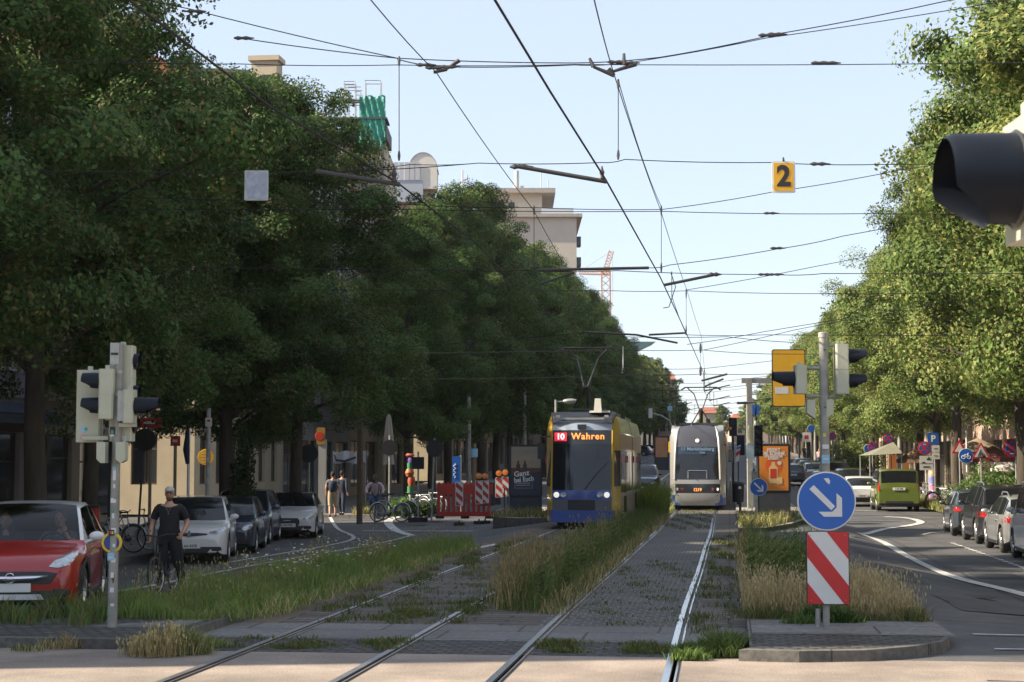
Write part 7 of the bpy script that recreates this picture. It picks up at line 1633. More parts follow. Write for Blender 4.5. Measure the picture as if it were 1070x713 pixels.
# ---- right pavement signs
def nostop(par, x, z, r, y=0.0, arrow=False):
    o = disc(par, x, z, r, SRED, SRED, y, 'no_stopping_disc'); M = TM((x, y, z), 0, math.pi / 2); b = MB(); b.lathe([(r * .80, .0045), (r * .79, .0075), (.001, .0078)], M, 30); f = b.build('blue_field', SBLUE, o)
    for a in (45, -45):
        c, s = math.cos(R(a)), math.sin(R(a)); w = r * .11; L_ = r * .84
        poly(f, [(x + c * u * L_ - s * v * w, z + s * u * L_ + c * v * w) for u, v in ((-1, -1), (1, -1), (1, 1), (-1, 1))], SRED, y - .0085 - (.001 if a < 0 else 0), 'red_bar', .002)
    if arrow:
        zz_ = z + (r * .55 if arrow > 0 else -r * .55); d = 1 if arrow < 0 else -1
        poly(f, [(x - d * r * .22, zz_ - r * .05), (x + d * r * .05, zz_ - r * .05), (x + d * r * .05, zz_ - r * .14), (x + d * r * .24, zz_), (x + d * r * .05, zz_ + r * .14), (x + d * r * .05, zz_ + r * .05), (x - d * r * .22, zz_ + r * .05)], SWHITE, y - .011, 'white_arrow', .002)
def post(par, x, z, m=GALV, r=.03): b = MB(); b.tube([(x, .04, 0), (x, .04, z)], r, 8); b.build('post', m, par)
t, xx, zz = at_sign('traffic_sign', 'no stopping sign above a white tow away panel beside the lime green van', 966.5, 78, 'traffic sign')
post(t, xx(968), zz(462)); nostop(t, xx(966.5), zz(468.5), .31, 0, 1)
o = poly(t, rect(xx(961), xx(975), zz(491.5), zz(476.5), .02), SWHITE, 0, 'panel', .01)
b = MB(); b.box((xx(970.5), -.014, zz(480)), (.18, .006, .07)); b.box((xx(970.5), -.014, zz(478.3)), (.05, .006, .06)); b.box((xx(965), -.014, zz(483.5)), (.12, .006, .05)); b.build('tow_symbol', TXTBLK, o, smooth=0)
b = MB(); b.box((xx(968), -.014, zz(488)), (.30, .005, .05)); b.build('small_text_line', TXTBLK, o, smooth=0); poly(o, [(xx(961.3), zz(484.6)), (xx(974.7), zz(484.6)), (xx(974.7), zz(484.3)), (xx(961.3), zz(484.3))][::-1], TXTBLK, -.0125, 'divider', .003)
t, xx, zz = at_sign('traffic_sign', 'blue parking sign with two white panels left of the pale trunk', 976, 79, 'traffic sign')
post(t, xx(977), zz(453)); o = poly(t, rect(xx(969.5), xx(981.5), zz(465), zz(452.5), .03), SBLUE, 0, 'parking_panel', .012); text_mesh('parking_letter', 'P', .42, TXTWHT, o, TM((xx(975.5), -.0145, zz(458.9)), 0, math.pi / 2), bold=.012)
for a, c in ((465.5, 472.5), (473, 480)): o = poly(t, rect(xx(974), xx(982), zz(c), zz(a), .02), SWHITE, 0, 'panel', .01); b = MB(); b.box((xx(978), -.0145, zz((a + c) / 2)), (.16, .005, .035)); b.build('small_text_line', TXTBLK, o, smooth=0)
t, xx, zz = at_sign('traffic_sign', 'round blue cycle path sign on a white post', 1010.5, 67, 'traffic sign')
post(t, 0, zz(458), SWH); disc(t, xx(1009.5), zz(476.5), .29, SWHITE, SBLUE); b = MB()
for sx in (-.105, .105): b.tube([(xx(1009.5) + sx + .065 * math.cos(a), -.016, zz(477.8) + .065 * math.sin(a)) for a in [2 * math.pi * i / 16 for i in range(17)]], .010, 5, cap=False)
x9, z9 = xx(1009.5), zz(477.8); b.tube([(x9 - .105, -.016, z9), (x9 - .04, -.016, z9 + .10), (x9 + .07, -.016, z9 + .10), (x9 + .0, -.016, z9), (x9 - .04, -.016, z9 + .10)], .010, 5); b.tube([(x9 + .105, -.016, z9), (x9 + .06, -.016, z9 + .15), (x9 + .10, -.016, z9 + .15)], .010, 5); b.build('cycle_symbol', TXTWHT, t)
t, xx, zz = at_sign('traffic_sign', 'red edged triangular road works sign right of the cycle sign', 1025.5, 63, 'traffic sign')
post(t, 0, zz(468)); tri = lambda s, dz=0: [(xx(1025.5) - .345 * s, zz(479.5) + .005 + (1 - s) * .19 + dz), (xx(1025.5) + .345 * s, zz(479.5) + .005 + (1 - s) * .19 + dz), (xx(1025.5), zz(479.5) + .005 + (1 - s) * .19 + .60 * s + dz)]
o = poly(t, tri(1), SRED, 0, 'triangle', .012); poly(o, tri(.72), SWHITE, -.0135, 'white_field', .003)
x9, z9 = xx(1025.5), zz(479.5) + .06; b = MB(); b.ell((x9 - .02, -.02, z9 + .25), (.024, .004, .024), 8, 6); b.tube([(x9 - .03, -.019, z9 + .22), (x9 - .07, -.019, z9 + .13), (x9 - .03, -.019, z9 + .07), (x9 - .06, -.019, z9 + .01)], [.024, .026, .014, .012], 6); b.tube([(x9 - .07, -.019, z9 + .13), (x9 - .11, -.019, z9 + .07), (x9 - .13, -.019, z9 + .01)], .013, 5); b.tube([(x9 - .04, -.019, z9 + .2), (x9 + .02, -.019, z9 + .14), (x9 + .07, -.019, z9 + .06)], .010, 5)
b.prism([(x9 + .02, z9), (x9 + .16, z9), (x9 + .10, z9 + .075)], TM((0, -.016, 0), 0, math.pi / 2), .005); b.build('digger_symbol', TXTBLK, o)
t, xx, zz = at_sign('traffic_sign', 'large no stopping sign with a white arrow at the right picture edge', 1058, 58, 'traffic sign'); post(t, xx(1062), zz(460)); nostop(t, xx(1058), zz(469), .30, 0, -1)
t, xx, zz = at_sign('traffic_sign', 'far no stopping sign in front of the grey fabric canopy', 929, 90, 'traffic sign'); post(t, 0, zz(455)); nostop(t, 0, zz(458), .28)
t, xx, zz = at_sign('traffic_sign', 'far no stopping sign left of the grey fabric canopy', 912, 96, 'traffic sign'); post(t, 0, zz(460)); nostop(t, 0, zz(467), .28); disc(t, xx(907.5), zz(469), .25, SWHITE, SBLUE, .02)
t, xx, zz = at_sign('traffic_sign', 'dark red round sign just right of the signal mast pole', 870, 110, 'traffic sign'); post(t, 0, zz(455)); nostop(t, 0, zz(456), .26)
t, xx, zz = at_sign('traffic_sign', 'small light blue round sign left of the signal mast pole', 848, 120, 'traffic sign'); post(t, 0, zz(446)); disc(t, 0, zz(448), .26, SWHITE, SBLUE)
t, xx, zz = at_sign('traffic_sign', 'small white square sign with a red mark beyond the orange poster case', 843, 130, 'traffic sign'); post(t, 0, zz(448)); o = poly(t, rect(-.3, .3, zz(462), zz(452), .03), SWHITE, 0, 'panel', .01); poly(o, rect(-.15, .15, zz(459), zz(455), .03), SRED, -.012, 'red_mark', .003)
t, xx, zz = at_sign('traffic_sign', 'red edged triangular sign with its point up behind the cycle sign', 1003, 70, 'traffic sign'); post(t, 0, zz(458)); o = poly(t, [(-.33, zz(474)), (.33, zz(474)), (0, zz(459))], SRED, 0, 'triangle', .012); poly(o, [(-.2, zz(472.3)), (.2, zz(472.3)), (0, zz(463))], SWHITE, -.0135, 'white_field', .003)
t, xx, zz = at_sign('advert_column', 'narrow column pasted with purple pink and blue bills right of the green van', 974.5, 80, 'advertising column')
b = MB(); b.lathe([(0, 0), (.20, 0), (.20, 2.1), (.22, 2.12), (0, 2.2)], None, 16); b.build('column', mat('pale_column', (.35, .3, .34), .7), t)
for i, c_ in enumerate(((.30, .10, .36), (.55, .18, .30), (.12, .15, .40), (.5, .35, .2), (.28, .12, .5))): b = MB(); n = 6; zc = .25 + i * .38; vs = [(.206 * math.cos(R(200 + 28 * k)), .206 * math.sin(R(200 + 28 * k)), zc + q) for k in range(n) for q in (0, .33)]; b.add(vs, [(2 * k, 2 * k + 2, 2 * k + 3, 2 * k + 1) for k in range(n - 1)]); b.build('bill', mat('bill_%d' % i, c_, .6, var=.5, scale=9), t)
# canopies, parasols, terrace things on the right
FAB = mat('grey_green_fabric', (.17, .17, .13), .85, var=.1); FABB = mat('rust_fabric', (.13, .07, .045), .85, var=.1)
t, xx, zz = at_sign('canopy', 'grey green fabric canopy stretched over the right pavement', 920, 88, 'canopy')
b = MB(); zc, zt_ = zz(476), zz(462); b.add([(xx(905), -.8, zc), (xx(940), -.8, zc + .1), (xx(940), 1.8, zc + .1), (xx(905), 1.8, zc), (xx(936), .5, zt_), (xx(905), -.8, zc - .04), (xx(940), -.8, zc + .06), (xx(940), 1.8, zc + .06), (xx(905), 1.8, zc - .04)], [(0, 1, 4), (1, 2, 4), (2, 3, 4), (3, 0, 4), (5, 8, 7, 6)]); b.build('fabric', FAB, t, smooth=0)
b = MB(); [b.tube([(x_, y_, 0), (x_, y_, zc)], .03, 6) for x_ in (xx(906), xx(939)) for y_ in (-.7, 1.7)]; b.build('pole', GALV, t)
def parasol(label, px, D, open_, m, top, w=1.3, dz=.12, group=None):
    t, xx, zz = at_sign('parasol', label, px, D, 'parasol', dz=dz, group=group); b = MB(); b.tube([(0, 0, 0), (0, 0, zz(top))], .025, 8); b.build('pole', GALV, t)
    b = MB(); n = 16
    if open_:
        b.lathe([(.02, zz(top)), (w * .5, zz(top) - .22), (w, zz(top) - .5), (w, zz(top) - .68)], None, 8)
    else:
        h = zz(top); vs = []
        prof = [(.03, h), (.09, h - .15), (.14, h - .7), (.19, h - 1.2), (.10, h - 1.35), (.15, h - 1.5), (.21, h - 2.1)]
        for (r, z) in prof:
            for j in range(n): rr = r * (1 + .22 * (-1) ** j); a = 2 * math.pi * j / n; vs.append((rr * math.cos(a), rr * math.sin(a), z))
        b.add(vs, [(i * n + j, i * n + (j + 1) % n, (i + 1) * n + (j + 1) % n, (i + 1) * n + j) for i in range(len(prof) - 1) for j in range(n)])
    b.build('cover', m, t, smooth=40); b = MB(); b.lathe([(0, 0), (.3, 0), (.3, .08), (.05, .12), (0, .12)], None, 16); b.build('base', RUBBER, t)
parasol('closed beige parasol beside the ivy flecked linden', 406, 72, False, mat('beige_fabric', (.30, .27, .23), .85, var=.1), 433)
parasol('open rust brown parasol behind the parking sign', 957, 88, True, FABB, 470, 1.0); parasol('open dark red parasol behind the road works sign', 1038, 72, True, mat('dark_red_fabric', (.10, .03, .025), .85), 466, 1.0); parasol('open white parasol near the right edge behind the no stopping sign', 1055, 74, True, mat('white_fabric', (.4, .38, .37), .85), 476, 1.0); parasol('open sand coloured parasol low behind the two right hand signs', 1022, 84, True, mat('sand_fabric', (.22, .17, .12), .85), 458, 1.1)
t, xx, zz = at_sign('pillar', 'pale stone gate pillar behind the road works sign', 1028, 74, 'pillar'); b = MB(); b.box((0, 0, .9), (.4, .4, 1.8)); b.build('shaft', SAND, t, smooth=0); b = MB(); b.box((0, 0, 1.86), (.5, .5, .12)); b.build('cap_stone', SAND, t, smooth=0)
for i, (px, D, c_) in enumerate(((932, 92, (.5, .16, .04)), (945, 90, (.42, .2, .08)))):
    t, xx, zz = at_sign('advert_banner', ['narrow orange banner under the grey canopy', 'orange brown banner right of the grey canopy'][i], px, D, 'banner'); b = MB(); b.box((0, 0, 1.3), (.5, .04, 2.0)); b.build('cloth', mat('banner_%d' % i, c_, .8, var=.2), t, smooth=0); b = MB(); b.tube([(0, .05, 0), (0, .05, 2.4)], .025, 6); b.build('post', GALV, t)
# bushes on the right pavement
def bush(label, px, D, w, h, c, n=5000, leaf=.05, dz=.12, flowers=None, d=None):
    g = at(px, D); r = rng; d_ = r.normal(size=(n, 3)); d_ /= np.linalg.norm(d_, axis=1)[:, None]; q = r.random(n) ** .4
    lump = 1 + .18 * np.sin(d_[:, 0] * 7 + px) + .15 * np.sin(d_[:, 2] * 9 + d_[:, 1] * 5); P = d_ * (q * lump)[:, None] * np.array([w / 2, (d or w) / 2, h / 2]) + np.array([0, 0, h / 2])
    P[:, 2] = np.maximum(P[:, 2], .02); t = r.normal(size=(n, 3)); t /= np.linalg.norm(t, axis=1)[:, None]; u = np.cross(t, r.normal(size=(n, 3))); u /= np.linalg.norm(u, axis=1)[:, None]; s = leaf * r.uniform(.6, 1.4, n)[:, None]
    V = np.stack([P - t * s, P + u * s * .55, P + t * s, P - u * s * .55], 1).reshape(-1, 3); cc = cols(n, c, .35, flowers, .3 if flowers else 0)
    o = thing('bush', label, 'bush', (g.x, g.y, g.z + dz)); np_mesh('foliage', V, [np.arange(4 * n).reshape(-1, 4)], np.repeat(cc, 4, 0), LEAF, o)
    b = MB(); rr = random.Random(int(px)); [b.tube([(0, 0, 0), (rr.uniform(-w, w) * .3, rr.uniform(-w, w) * .2, h * .6)], [.02, .006], 5) for _ in range(6)]; b.build('stem', BARK, o)
bush('long green hedge bush behind the parked off-roader and road works sign', 1040, 64, 3.4, 1.9, (.07, .13, .03), 9000); bush('green bush at the right edge below the no stopping sign', 1075, 58, 2.6, 1.7, (.06, .11, .025), 6000); bush('yellow green flowering bush at the foot of the pale trunk', 1004, 59.5, .9, 1.1, (.22, .26, .05), 2500, .05, flowers=(.45, .42, .08)); bush('pale green bush left of the grey canopy on the right pavement', 893, 112, 3.6, 3.2, (.12, .17, .04), 5000, .09); bush('small green bush at the foot of the ivy flecked linden', 421, 66, 1.0, .8, (.10, .20, .03), 2500); bush('low green bush between the sign post and the red barrier', 445, 66, 1.2, .7, (.07, .12, .03), 2000)
bush('dark climbing ivy clump on the first thick linden trunk', 254, 49.6, .7, 3.0, (.03, .05, .015), 3000, .06)
# ---- left pavement items
def backsign(label, px, D, py, r, top, kind='disc', m=GALV, lean=0):
    t, xx, zz = at_sign('traffic_sign', label, px, D, 'traffic sign'); b = MB(); b.tube([(xx(px - lean), 0, 0), (0, 0, zz(top))], .032, 8); b.build('post', m, t)
    b = MB()
    if kind == 'disc': b.lathe([(.001, -.01), (r, -.01), (r, .01), (.001, .01)], TM((0, -.05, zz(py)), 0, math.pi / 2), 30)
    else: b.box((0, -.05, zz(py)), (r * 2, .02, r * 2))
    b.build('sign_back', SBACK, t); return t, xx, zz
backsign('large dark back of a round sign right of the left signal mast', 151, 50, 460, .33, 443, lean=6, m=STEELDK); backsign('dark back of a round sign behind the trunks left of the pedestrians', 323, 57, 474, .30, 455); backsign('round sign back in front of the closed beige parasol', 407, 66, 468, .30, 455); backsign('round sign back with a red edge on the leaning post left of the barrier', 454, 62, 469, .30, 458, lean=3)
t, xx, zz = backsign('square dark sign backs on the grey post left of the red barrier', 437, 63, 484, .22, 472, 'box'); b = MB(); b.box((0, 0, .08), (.7, .4, .16)); b.build('foot', RUBBER, t, smooth=0)
t, xx, zz = at_sign('lamp_post', 'sticker covered grey post with a small white sign before the cream house', 217.5, 50, 'post'); b = MB(); b.tube([(0, 0, 0), (0, 0, zz(427))], .06, 10); b.build('post', mat('white_pole', (.42, .42, .40), .6), t); o = poly(t, rect(xx(214.5), xx(221.5), zz(446), zz(437), .01), SWHITE, -.07, 'panel', .01); b = MB(); b.ell((xx(218), -.09, zz(440)), (.05, .006, .035), 8, 6); b.build('red_symbol', SRED, o)
b = MB(); [(lambda q: (q.box((0, -.062, .5 + i * .6), (.07, .01, .14)), q.build('sticker', SWH, t, smooth=0)))(MB()) for i in range(4)]
t, xx, zz = at_sign('post', 'grey post with a folded dark flag left of the yellow round sign', 197, 47, 'post'); b = MB(); b.tube([(0, 0, 0), (0, 0, zz(448))], .04, 8); b.build('pole', SWH, t); b = MB(); b.tube([(-.02, 0, zz(485)), (-.06, 0, zz(470)), (-.02, 0, zz(446))], [.06, .10, .05], 8); b.build('flag', CL_NAVY, t)
t, xx, zz = at_sign('round_sign', 'round yellow sign with faint lettering at the cream house window', 215, 66, 'sign'); b = MB(); b.lathe([(.001, -.03), (.30, -.03), (.31, .0), (.30, .03), (.001, .03)], TM((0, 0, zz(478)), 0, math.pi / 2), 28); o = b.build('disc', mat('disc_yellow', (.62, .34, .02), .5, var=.1), t); b = MB(); [b.box((0, -.034, zz(474 + i * 3)), (.36 - .05 * abs(i - 1), .004, .03)) for i in range(4)]; b.build('lettering', mat('lettering_pale', (.7, .6, .3), .6), o, smooth=0); b = MB(); b.tube([(0, .03, 0), (0, .03, zz(470))], .025, 6); b.build('post', STEELDK, t)
t, xx, zz = at_sign('post_box', 'red box with a round emblem behind the left signal mast', 95.5, 42, 'box'); b = MB(); rbox(b, -.19, .19, -.15, .15, .55, 1.12, .03); b.build('box', BRED, t); b = MB(); b.lathe([(.055, 0), (.05, .012), (.04, .012), (.038, 0)], TM((.02, -.15, .92), 0, math.pi / 2), 18); b.ell((.02, -.155, .92), (.02, .004, .02), 8, 6); b.build('emblem', SWH, t); b = MB(); b.tube([(0, 0, 0), (0, 0, .56)], .04, 8); b.build('stand', STEELDK, t); b = MB(); rbox(b, -.20, .20, -.16, .16, 1.12, 1.2, .03); b.build('lid', BLKPL, t)
for px, lab in ((157, 'small red sign box hanging at the corner house'), (183, 'second small red sign box left of the cream house')):
    t, xx, zz = at_sign('shop_sign', lab, px, 52, 'sign'); z_ = zz(442 if px < 170 else 461); b = MB(); rbox(b, -.32 if px < 170 else -.14, .32 if px < 170 else .14, -.06, .06, z_ - .15, z_ + .15, .02); o = b.build('box', BRED, t); b = MB(); b.box((0, -.064, z_), (.4 if px < 170 else .14, .004, .08)); b.build('lettering', SWH, o, smooth=0); b = MB(); b.tube([(0, 0, 0), (0, 0, z_)], .05, 8); b.build('post', SAND, t)
t, xx, zz = at_sign('shop_banner', 'white banner with dark writing above the pedestrians on the left', 366, 76, 'banner'); b = MB(); n = 12; x0, x1 = xx(348), xx(382); vs = [(x0 + (x1 - x0) * i / n, .06 * math.sin(i * 1.3), zz(472 + .9 * math.sin(i)) - q * (zz(472) - zz(484))) for i in range(n + 1) for q in (0, 1)]; b.add(vs, [(2 * i, 2 * i + 1, 2 * i + 3, 2 * i + 2) for i in range(n)]); o = b.build('cloth', mat('banner_white', (.42, .42, .45), .8), t); 
poly(o, [(xx(350), zz(475)), (xx(352), zz(480)), (xx(360), zz(481)), (xx(372), zz(477)), (xx(372), zz(479)), (xx(361), zz(483)), (xx(351), zz(482)), (xx(349), zz(475))], TXTBLK, -.07, 'brush_mark', .004); b = MB(); [b.tube([(x_, .05, 0), (x_, .05, zz(471))], .03, 6) for x_ in (x0, x1)]; b.build('pole', GALV, t)
t, xx, zz = at_sign('shop_sign', 'round red yellow and blue sign on the grey pillar left of the banner', 337, 70, 'sign'); b = MB(); b.box((0, 0, 1.5), (.3, .3, 3.0)); b.build('pillar', GREYP, t, smooth=0); poly(t, rect(xx(331), xx(340), zz(465), zz(447), .05), mat('sign_orange_yellow', (.28, .15, .03), .5), -.16, 'panel', .02); b = MB(); b.lathe([(.18, 0), (.17, .02), (.001, .02)], TM((xx(334), -.17, zz(456)), 0, math.pi / 2), 18); b.build('red_disc', BRED, t)
t, xx, zz = at_sign('post_pillar', 'tall brown wooden pole just left of the riding cyclist', 376, 61.5, 'post'); b = MB(); b.tube([(0, 0, 0), (0, 0, zz(430))], .11, 10); b.build('pole', mat('wood_pole', (.12, .085, .055), .9, var=.25, scale=6), t)
t, xx, zz = at_sign('painted_column', 'column painted red green blue and orange beside the ivy flecked linden', 429, 66, 'column')
for i, (z0, z1, c_) in enumerate(((515, 508, (.03, .18, .06)), (508, 498, (.32, .07, .03)), (498, 490, (.34, .10, .03)), (490, 484, (.03, .2, .08)), (484, 478, (.08, .05, .22)), (478, 474, (.32, .05, .03)))):
    b = MB(); b.lathe([(.0, zz(z0)), (.13 - .02 * (i % 2), zz(z0)), (.12 + .03 * (i % 3), zz((z0 + z1) / 2)), (.12, zz(z1)), (0, zz(z1))], TM((.04 * math.sin(i * 2), 0, 0)), 14); b.build('painted_ring', mat('paint_%d' % i, c_, .6), t)
b = MB(); b.tube([(0, .0, 0), (0, .0, zz(474))], .05, 8); b.build('core', GREYP, t)
t, xx, zz = at_sign('banner_flag', 'upright blue banner with white lettering behind the red barrier', 476.5, 68, 'banner'); b = MB(); b.prism(rect(xx(472.5), xx(481), zz(506), zz(477), .02), TM((0, 0, 0), 0, math.pi / 2), .03); o = b.build('cloth', SBLUE, t, smooth=0); b = MB(); b.tube([(xx(475 + 1.6 * math.sin(i * 2.0)) , -.035, zz(484 + i * 1.4)) for i in range(12)], .014, 5); b.build('brush_lettering', TXTWHT, o); b = MB(); b.tube([(xx(481.5), .0, 0), (xx(481.5), .0, zz(476))], .03, 6); b.build('pole', GALV, t)
t, xx, zz = at_sign('lamp_column', 'slim column with a glowing pale blue top behind the red barrier', 495.5, 78, 'column'); b = MB(); b.tube([(0, 0, 0), (0, 0, zz(478))], .10, 10); b.build('column', mat('column_brown', (.2, .12, .08), .7), t); b = MB(); b.tube([(0, 0, zz(478)), (0, 0, zz(469))], .16, 10); b.build('top', SLB, t)
for i, (px, D) in enumerate(((508, 74), (515, 76))): 
    t, xx, zz = at_sign('waste_container', ['dark rounded waste container behind the paired striped boards', 'second dark waste container right of the first'][i], px, D, 'container'); b = MB(); rbox(b, -.35, .35, -.35, .35, .15, 1.1, .08); b.build('body', BLKPL, t); b = MB(); b.ell((0, 0, 1.1), (.37, .37, .16), 14, 8); b.build('lid', BLKPL, t, smooth=80)
# far lamp / signal over the road between the trams
t, xx, zz = at_sign('traffic_light', 'far pale signal on a curved arm above the road left of the second tram', 703, 118, 'traffic light'); b = MB(); b.tube([(0, 0, 0), (0, 0, zz(447)), (xx(700), 0, zz(440)), (xx(692), 0, zz(435)), (xx(682), 0, zz(432))], .05, 8); b.build('pole', GALV, t); b = MB(); rbox(b, xx(678), xx(682), -.1, .1, zz(437), zz(427), .02); b.build('signal_head', SWH, t)
t, xx, zz = at_sign('street_lamp', 'grey street lamp head just behind the first tram roof', 581, 66, 'street lamp'); b = MB(); b.tube([(0, 0, 0), (0, 0, zz(418))], .05, 8); b.build('pole', GALV, t); b = MB(); b.tube([(0, 0, zz(420)), (xx(590), 0, zz(420))], .025, 6); b.ell((xx(596), 0, zz(419.5)), (.30, .14, .10), 14, 8); b.build('lamp_head', GALV, t, smooth=80)
# ================================================================= OVERHEAD LINES
INS = mat('insulator', (.05, .045, .045), .5)
def cable(b, pts, r=.008, sag=0.0, seg=6):
    P_ = []
    for a, c in zip(pts[:-1], pts[1:]):
        for i in range(seg): t = i / seg; q = a.lerp(c, t); q.z -= sag * 4 * t * (1 - t); P_.append(q)
    P_.append(pts[-1]); b.tube(P_, r, 5)
def Wp(l): return [W(*q) for q in l]
def onw(par, px, py, D, L_=.30, r=.035, nm='insulator', d=None):
    c = W(px, py, D); d = d or RT; b = MB(); b.tube([c - d * L_ / 2, c - d * L_ * .3, c - d * L_ * .1, c + d * L_ * .1, c + d * L_ * .3, c + d * L_ / 2], [r * .3, r, r * .6, r, r * .5, r * .25], 7); b.build(nm, INS, par)
def wirething(name, label, cat='overhead wire', group=None): return thing(name, label, cat, (0, 0, 0), 0, group)
def rod(par, a, c, r=.028): b = MB(); b.tube([W(*a), W(*c)], r, 8); b.build('steady_arm', mat('arm_grey', (.05, .048, .045), .7), par)
def hanger(par, px, y0, y1, D, r=.012):
    b = MB(); b.tube([W(px, y0, D), W(px, y1, D)], .006, 5); b.build('hanger', WIRE, par)
    for y in (y0 + 4, y1 - 4): b = MB(); b.tube([W(px, y - 5, D), W(px, y, D), W(px, y + 5, D)], [r, r * 1.8, r], 6); b.build('insulator', INS, par)
LEG = 1.0
# contact wires
t = wirething('contact_wire', 'thick contact wire over the right track, running down from the top edge')
pts = [W(440, -127, 10.5), W(517, 0, 13.3), W(575, 96, 16.6), W(633, 188, 21.7), W(690, 290, 33.1), W(717, 348, 47.2), W(735, 389, 67)] + [XD(-1.25, d) + Vector((0, 0, 5.5)) for d in (85, 105, 130, 160, 200, 260, 340, 420)]
b = MB(); cable(b, pts, .012); b.build('wire', WIRE, t)
t = wirething('contact_wire', 'contact wire over the left track crossing the dark crowns at top left')
pts = [W(-30, -120, 10.7), W(135, 0, 13.3), W(280, 110, 17.2), W(415, 191, 21.8), W(500, 256, 28)] + [XD(-4.3, d) + Vector((0, 0, 5.45)) for d in (36, 47, 60, 80, 105, 130, 160, 200, 260, 340)]
b = MB(); cable(b, pts, .012); b.build('wire', WIRE, t)
t = wirething('messenger_wire', 'thin messenger wire from the second hanger down to the second tram')
b = MB(); cable(b, [W(614, -30, 14), W(643, 82, 21.5), W(690, 219, 32), W(718, 304, 47), W(733, 352, 66)] + [XD(-1.2, d) + Vector((0, 0, 6.5)) for d in (85, 105, 130, 160, 200, 260, 340)], .007, .05); cable(b, [W(646, 84, 21.5), W(691, 216, 32)], .006, .12); b.build('wire', WIRE, t)
t = wirething('messenger_wire', 'thin messenger wire slanting left of the tall beige block')
b = MB(); cable(b, [W(340, -60, 15), W(456, 76, 21.5), W(557, 219, 32), W(608, 306, 47), W(652, 356, 66)], .007, .05); b.build('wire', WIRE, t)
# first cross span at D = 21.5
D = 21.5; t = wirething('span_wire', 'first cross span of wires, nearest the camera, at the top of the picture')
ends = lambda y, D: (W(762 - 20 * F / D, y, D + 2), W(762 + 13 * F / D, y, D))
for nm, L_, r in (('wire', [(-900, 40), (60, 63), (250, 67), (415, 68), (600, 67.5), (1030, 66), (1850, 62)], .006), ('wire', [(-300, -100), (200, 10), (415, 61), (600, 66), (690, 60), (810, 36), (985, 2), (1300, -60)], .007), ('wire', [(245, 39), (415, 61)], .007), ('wire', [(655, 66), (800, 40), (1050, 1), (1300, -40)], .006), ('wire', [(415, 62), (460, 70), (600, 68), (655, 66)], .007),
                 ('wire', [(-900, 160), (0, 178), (330, 180)], .006), ('wire', [(340, 180), (500, 170.6), (629, 170), (653, 166.7), (806, 170), (920, 172), (1850, 165)], .006), ('wire', [(330, 180), (430, 172), (500, 170.6)], .005)):
    b = MB(); cable(b, Wp([(x, y, D) for x, y in L_]), r, .015); b.build(nm, WIRE, t)
for px, py in ((445, 68), (455, 71), (812, 36), (803, 37), (858, 66), (868, 66), (255, 40), (205, 12), (857, 171.5), (470, 70), (645, 65), (658, 66)): onw(t, px, py, D, .26, .028)
rod(t, (330, 179, D), (418, 193, D)); rod(t, (541, 174, D), (634, 190, D)); hanger(t, 417, 60, 167, D); hanger(t, 646, 84, 166, D); onw(t, 545, 174.5, D, .3, .035); onw(t, 629, 182, D, .2, .035, d=Vector((0, 0, 1))); onw(t, 412, 184, D, .22, .04, d=Vector((0, 0, 1)))
for (a, c) in (((453, 76), (467, 72)), ((467, 72), (480, 63)), ((616, 61), (620, 70)), ((620, 70), (642, 79)), ((642, 79), (636, 72)), ((652, 56), (652, 68)), ((640, 75), (665, 67))): b = MB(); b.tube([W(a[0], a[1], D), W(c[0], c[1], D)], [.018, .03], 6); b.build('fitting', INS, t)
# second span D = 32
D = 32; t = wirething('span_wire', 'second cross span, its wires crossing in front of the beige block')
for L_ in ([(-400, 190), (430, 214), (557, 217), (692, 219), (806, 201), (940, 178), (1500, 90)], [(-400, 215), (430, 219), (692, 221), (900, 223.5), (1500, 222)], [(-400, 270), (480, 283), (561, 282)], [(677, 280), (700, 277), (814, 260), (880, 247), (1500, 130)], [(561, 283), (645, 283), (810, 287), (860, 286), (1500, 283)]):
    b = MB(); cable(b, Wp([(x, y, D) for x, y in L_]), .0075, .02); b.build('wire', WIRE, t)
for px, py in ((806, 223), (813, 259.5), (800, 287), (811, 287)): onw(t, px, py, D, .3, .03)
rod(t, (561, 282.5, D), (678, 280, D)); rod(t, (694, 298, D), (750, 286.5, D)); hanger(t, 691, 216, 284, D); hanger(t, 558, 216, 279, D); onw(t, 747, 287, D, .25, .045)
rod(t, (564, 297, D), (600, 285, D), .02)
D = 47; t = wirething('span_wire', 'third cross span seen just above the roof line of the first tram')
for L_ in ([(-100, 300), (641, 304), (718, 304), (850, 307), (1250, 305)], [(718, 303), (850, 279), (1250, 200)], [(300, 365), (430, 362), (620, 347)], [(716, 350), (800, 350), (1250, 350)], [(718, 360), (797, 347), (1250, 270)], [(650, 352), (760, 352), (830, 358)]):
    b = MB(); cable(b, Wp([(x, y, D) for x, y in L_]), .009, .02); b.build('wire', WIRE, t)
rod(t, (610, 347, D), (665, 350, D)); rod(t, (665, 350, D), (708, 358.5, D)); rod(t, (678, 350, D), (717, 348, D)); hanger(t, 717, 303, 349, D); hanger(t, 601, 303, 345, D)
b = MB(); P_ = Wp([(701, 285, 38), (706, 300, 40), (699, 321, 40), (693, 322, 40)]); cable(b, P_, .010); P_ = Wp([(702, 284, 38), (702, 310, 42), (710, 333, 45), (716, 347, 47)]); cable(b, P_, .009); b.build('jumper_cable', WIRE, t)
D = 66; t = wirething('span_wire', 'fourth cross span above the second tram with two pairs of steady arms')
for L_ in ([(200, 372), (650, 366), (735, 366), (800, 370), (1100, 370)], [(668, 392), (735, 391), (800, 391), (1100, 390)], [(735, 366), (830, 345), (1100, 290)], [(300, 395), (500, 396), (668, 392)]):
    b = MB(); cable(b, Wp([(x, y, D) for x, y in L_]), .012, .02); b.build('wire', WIRE, t)
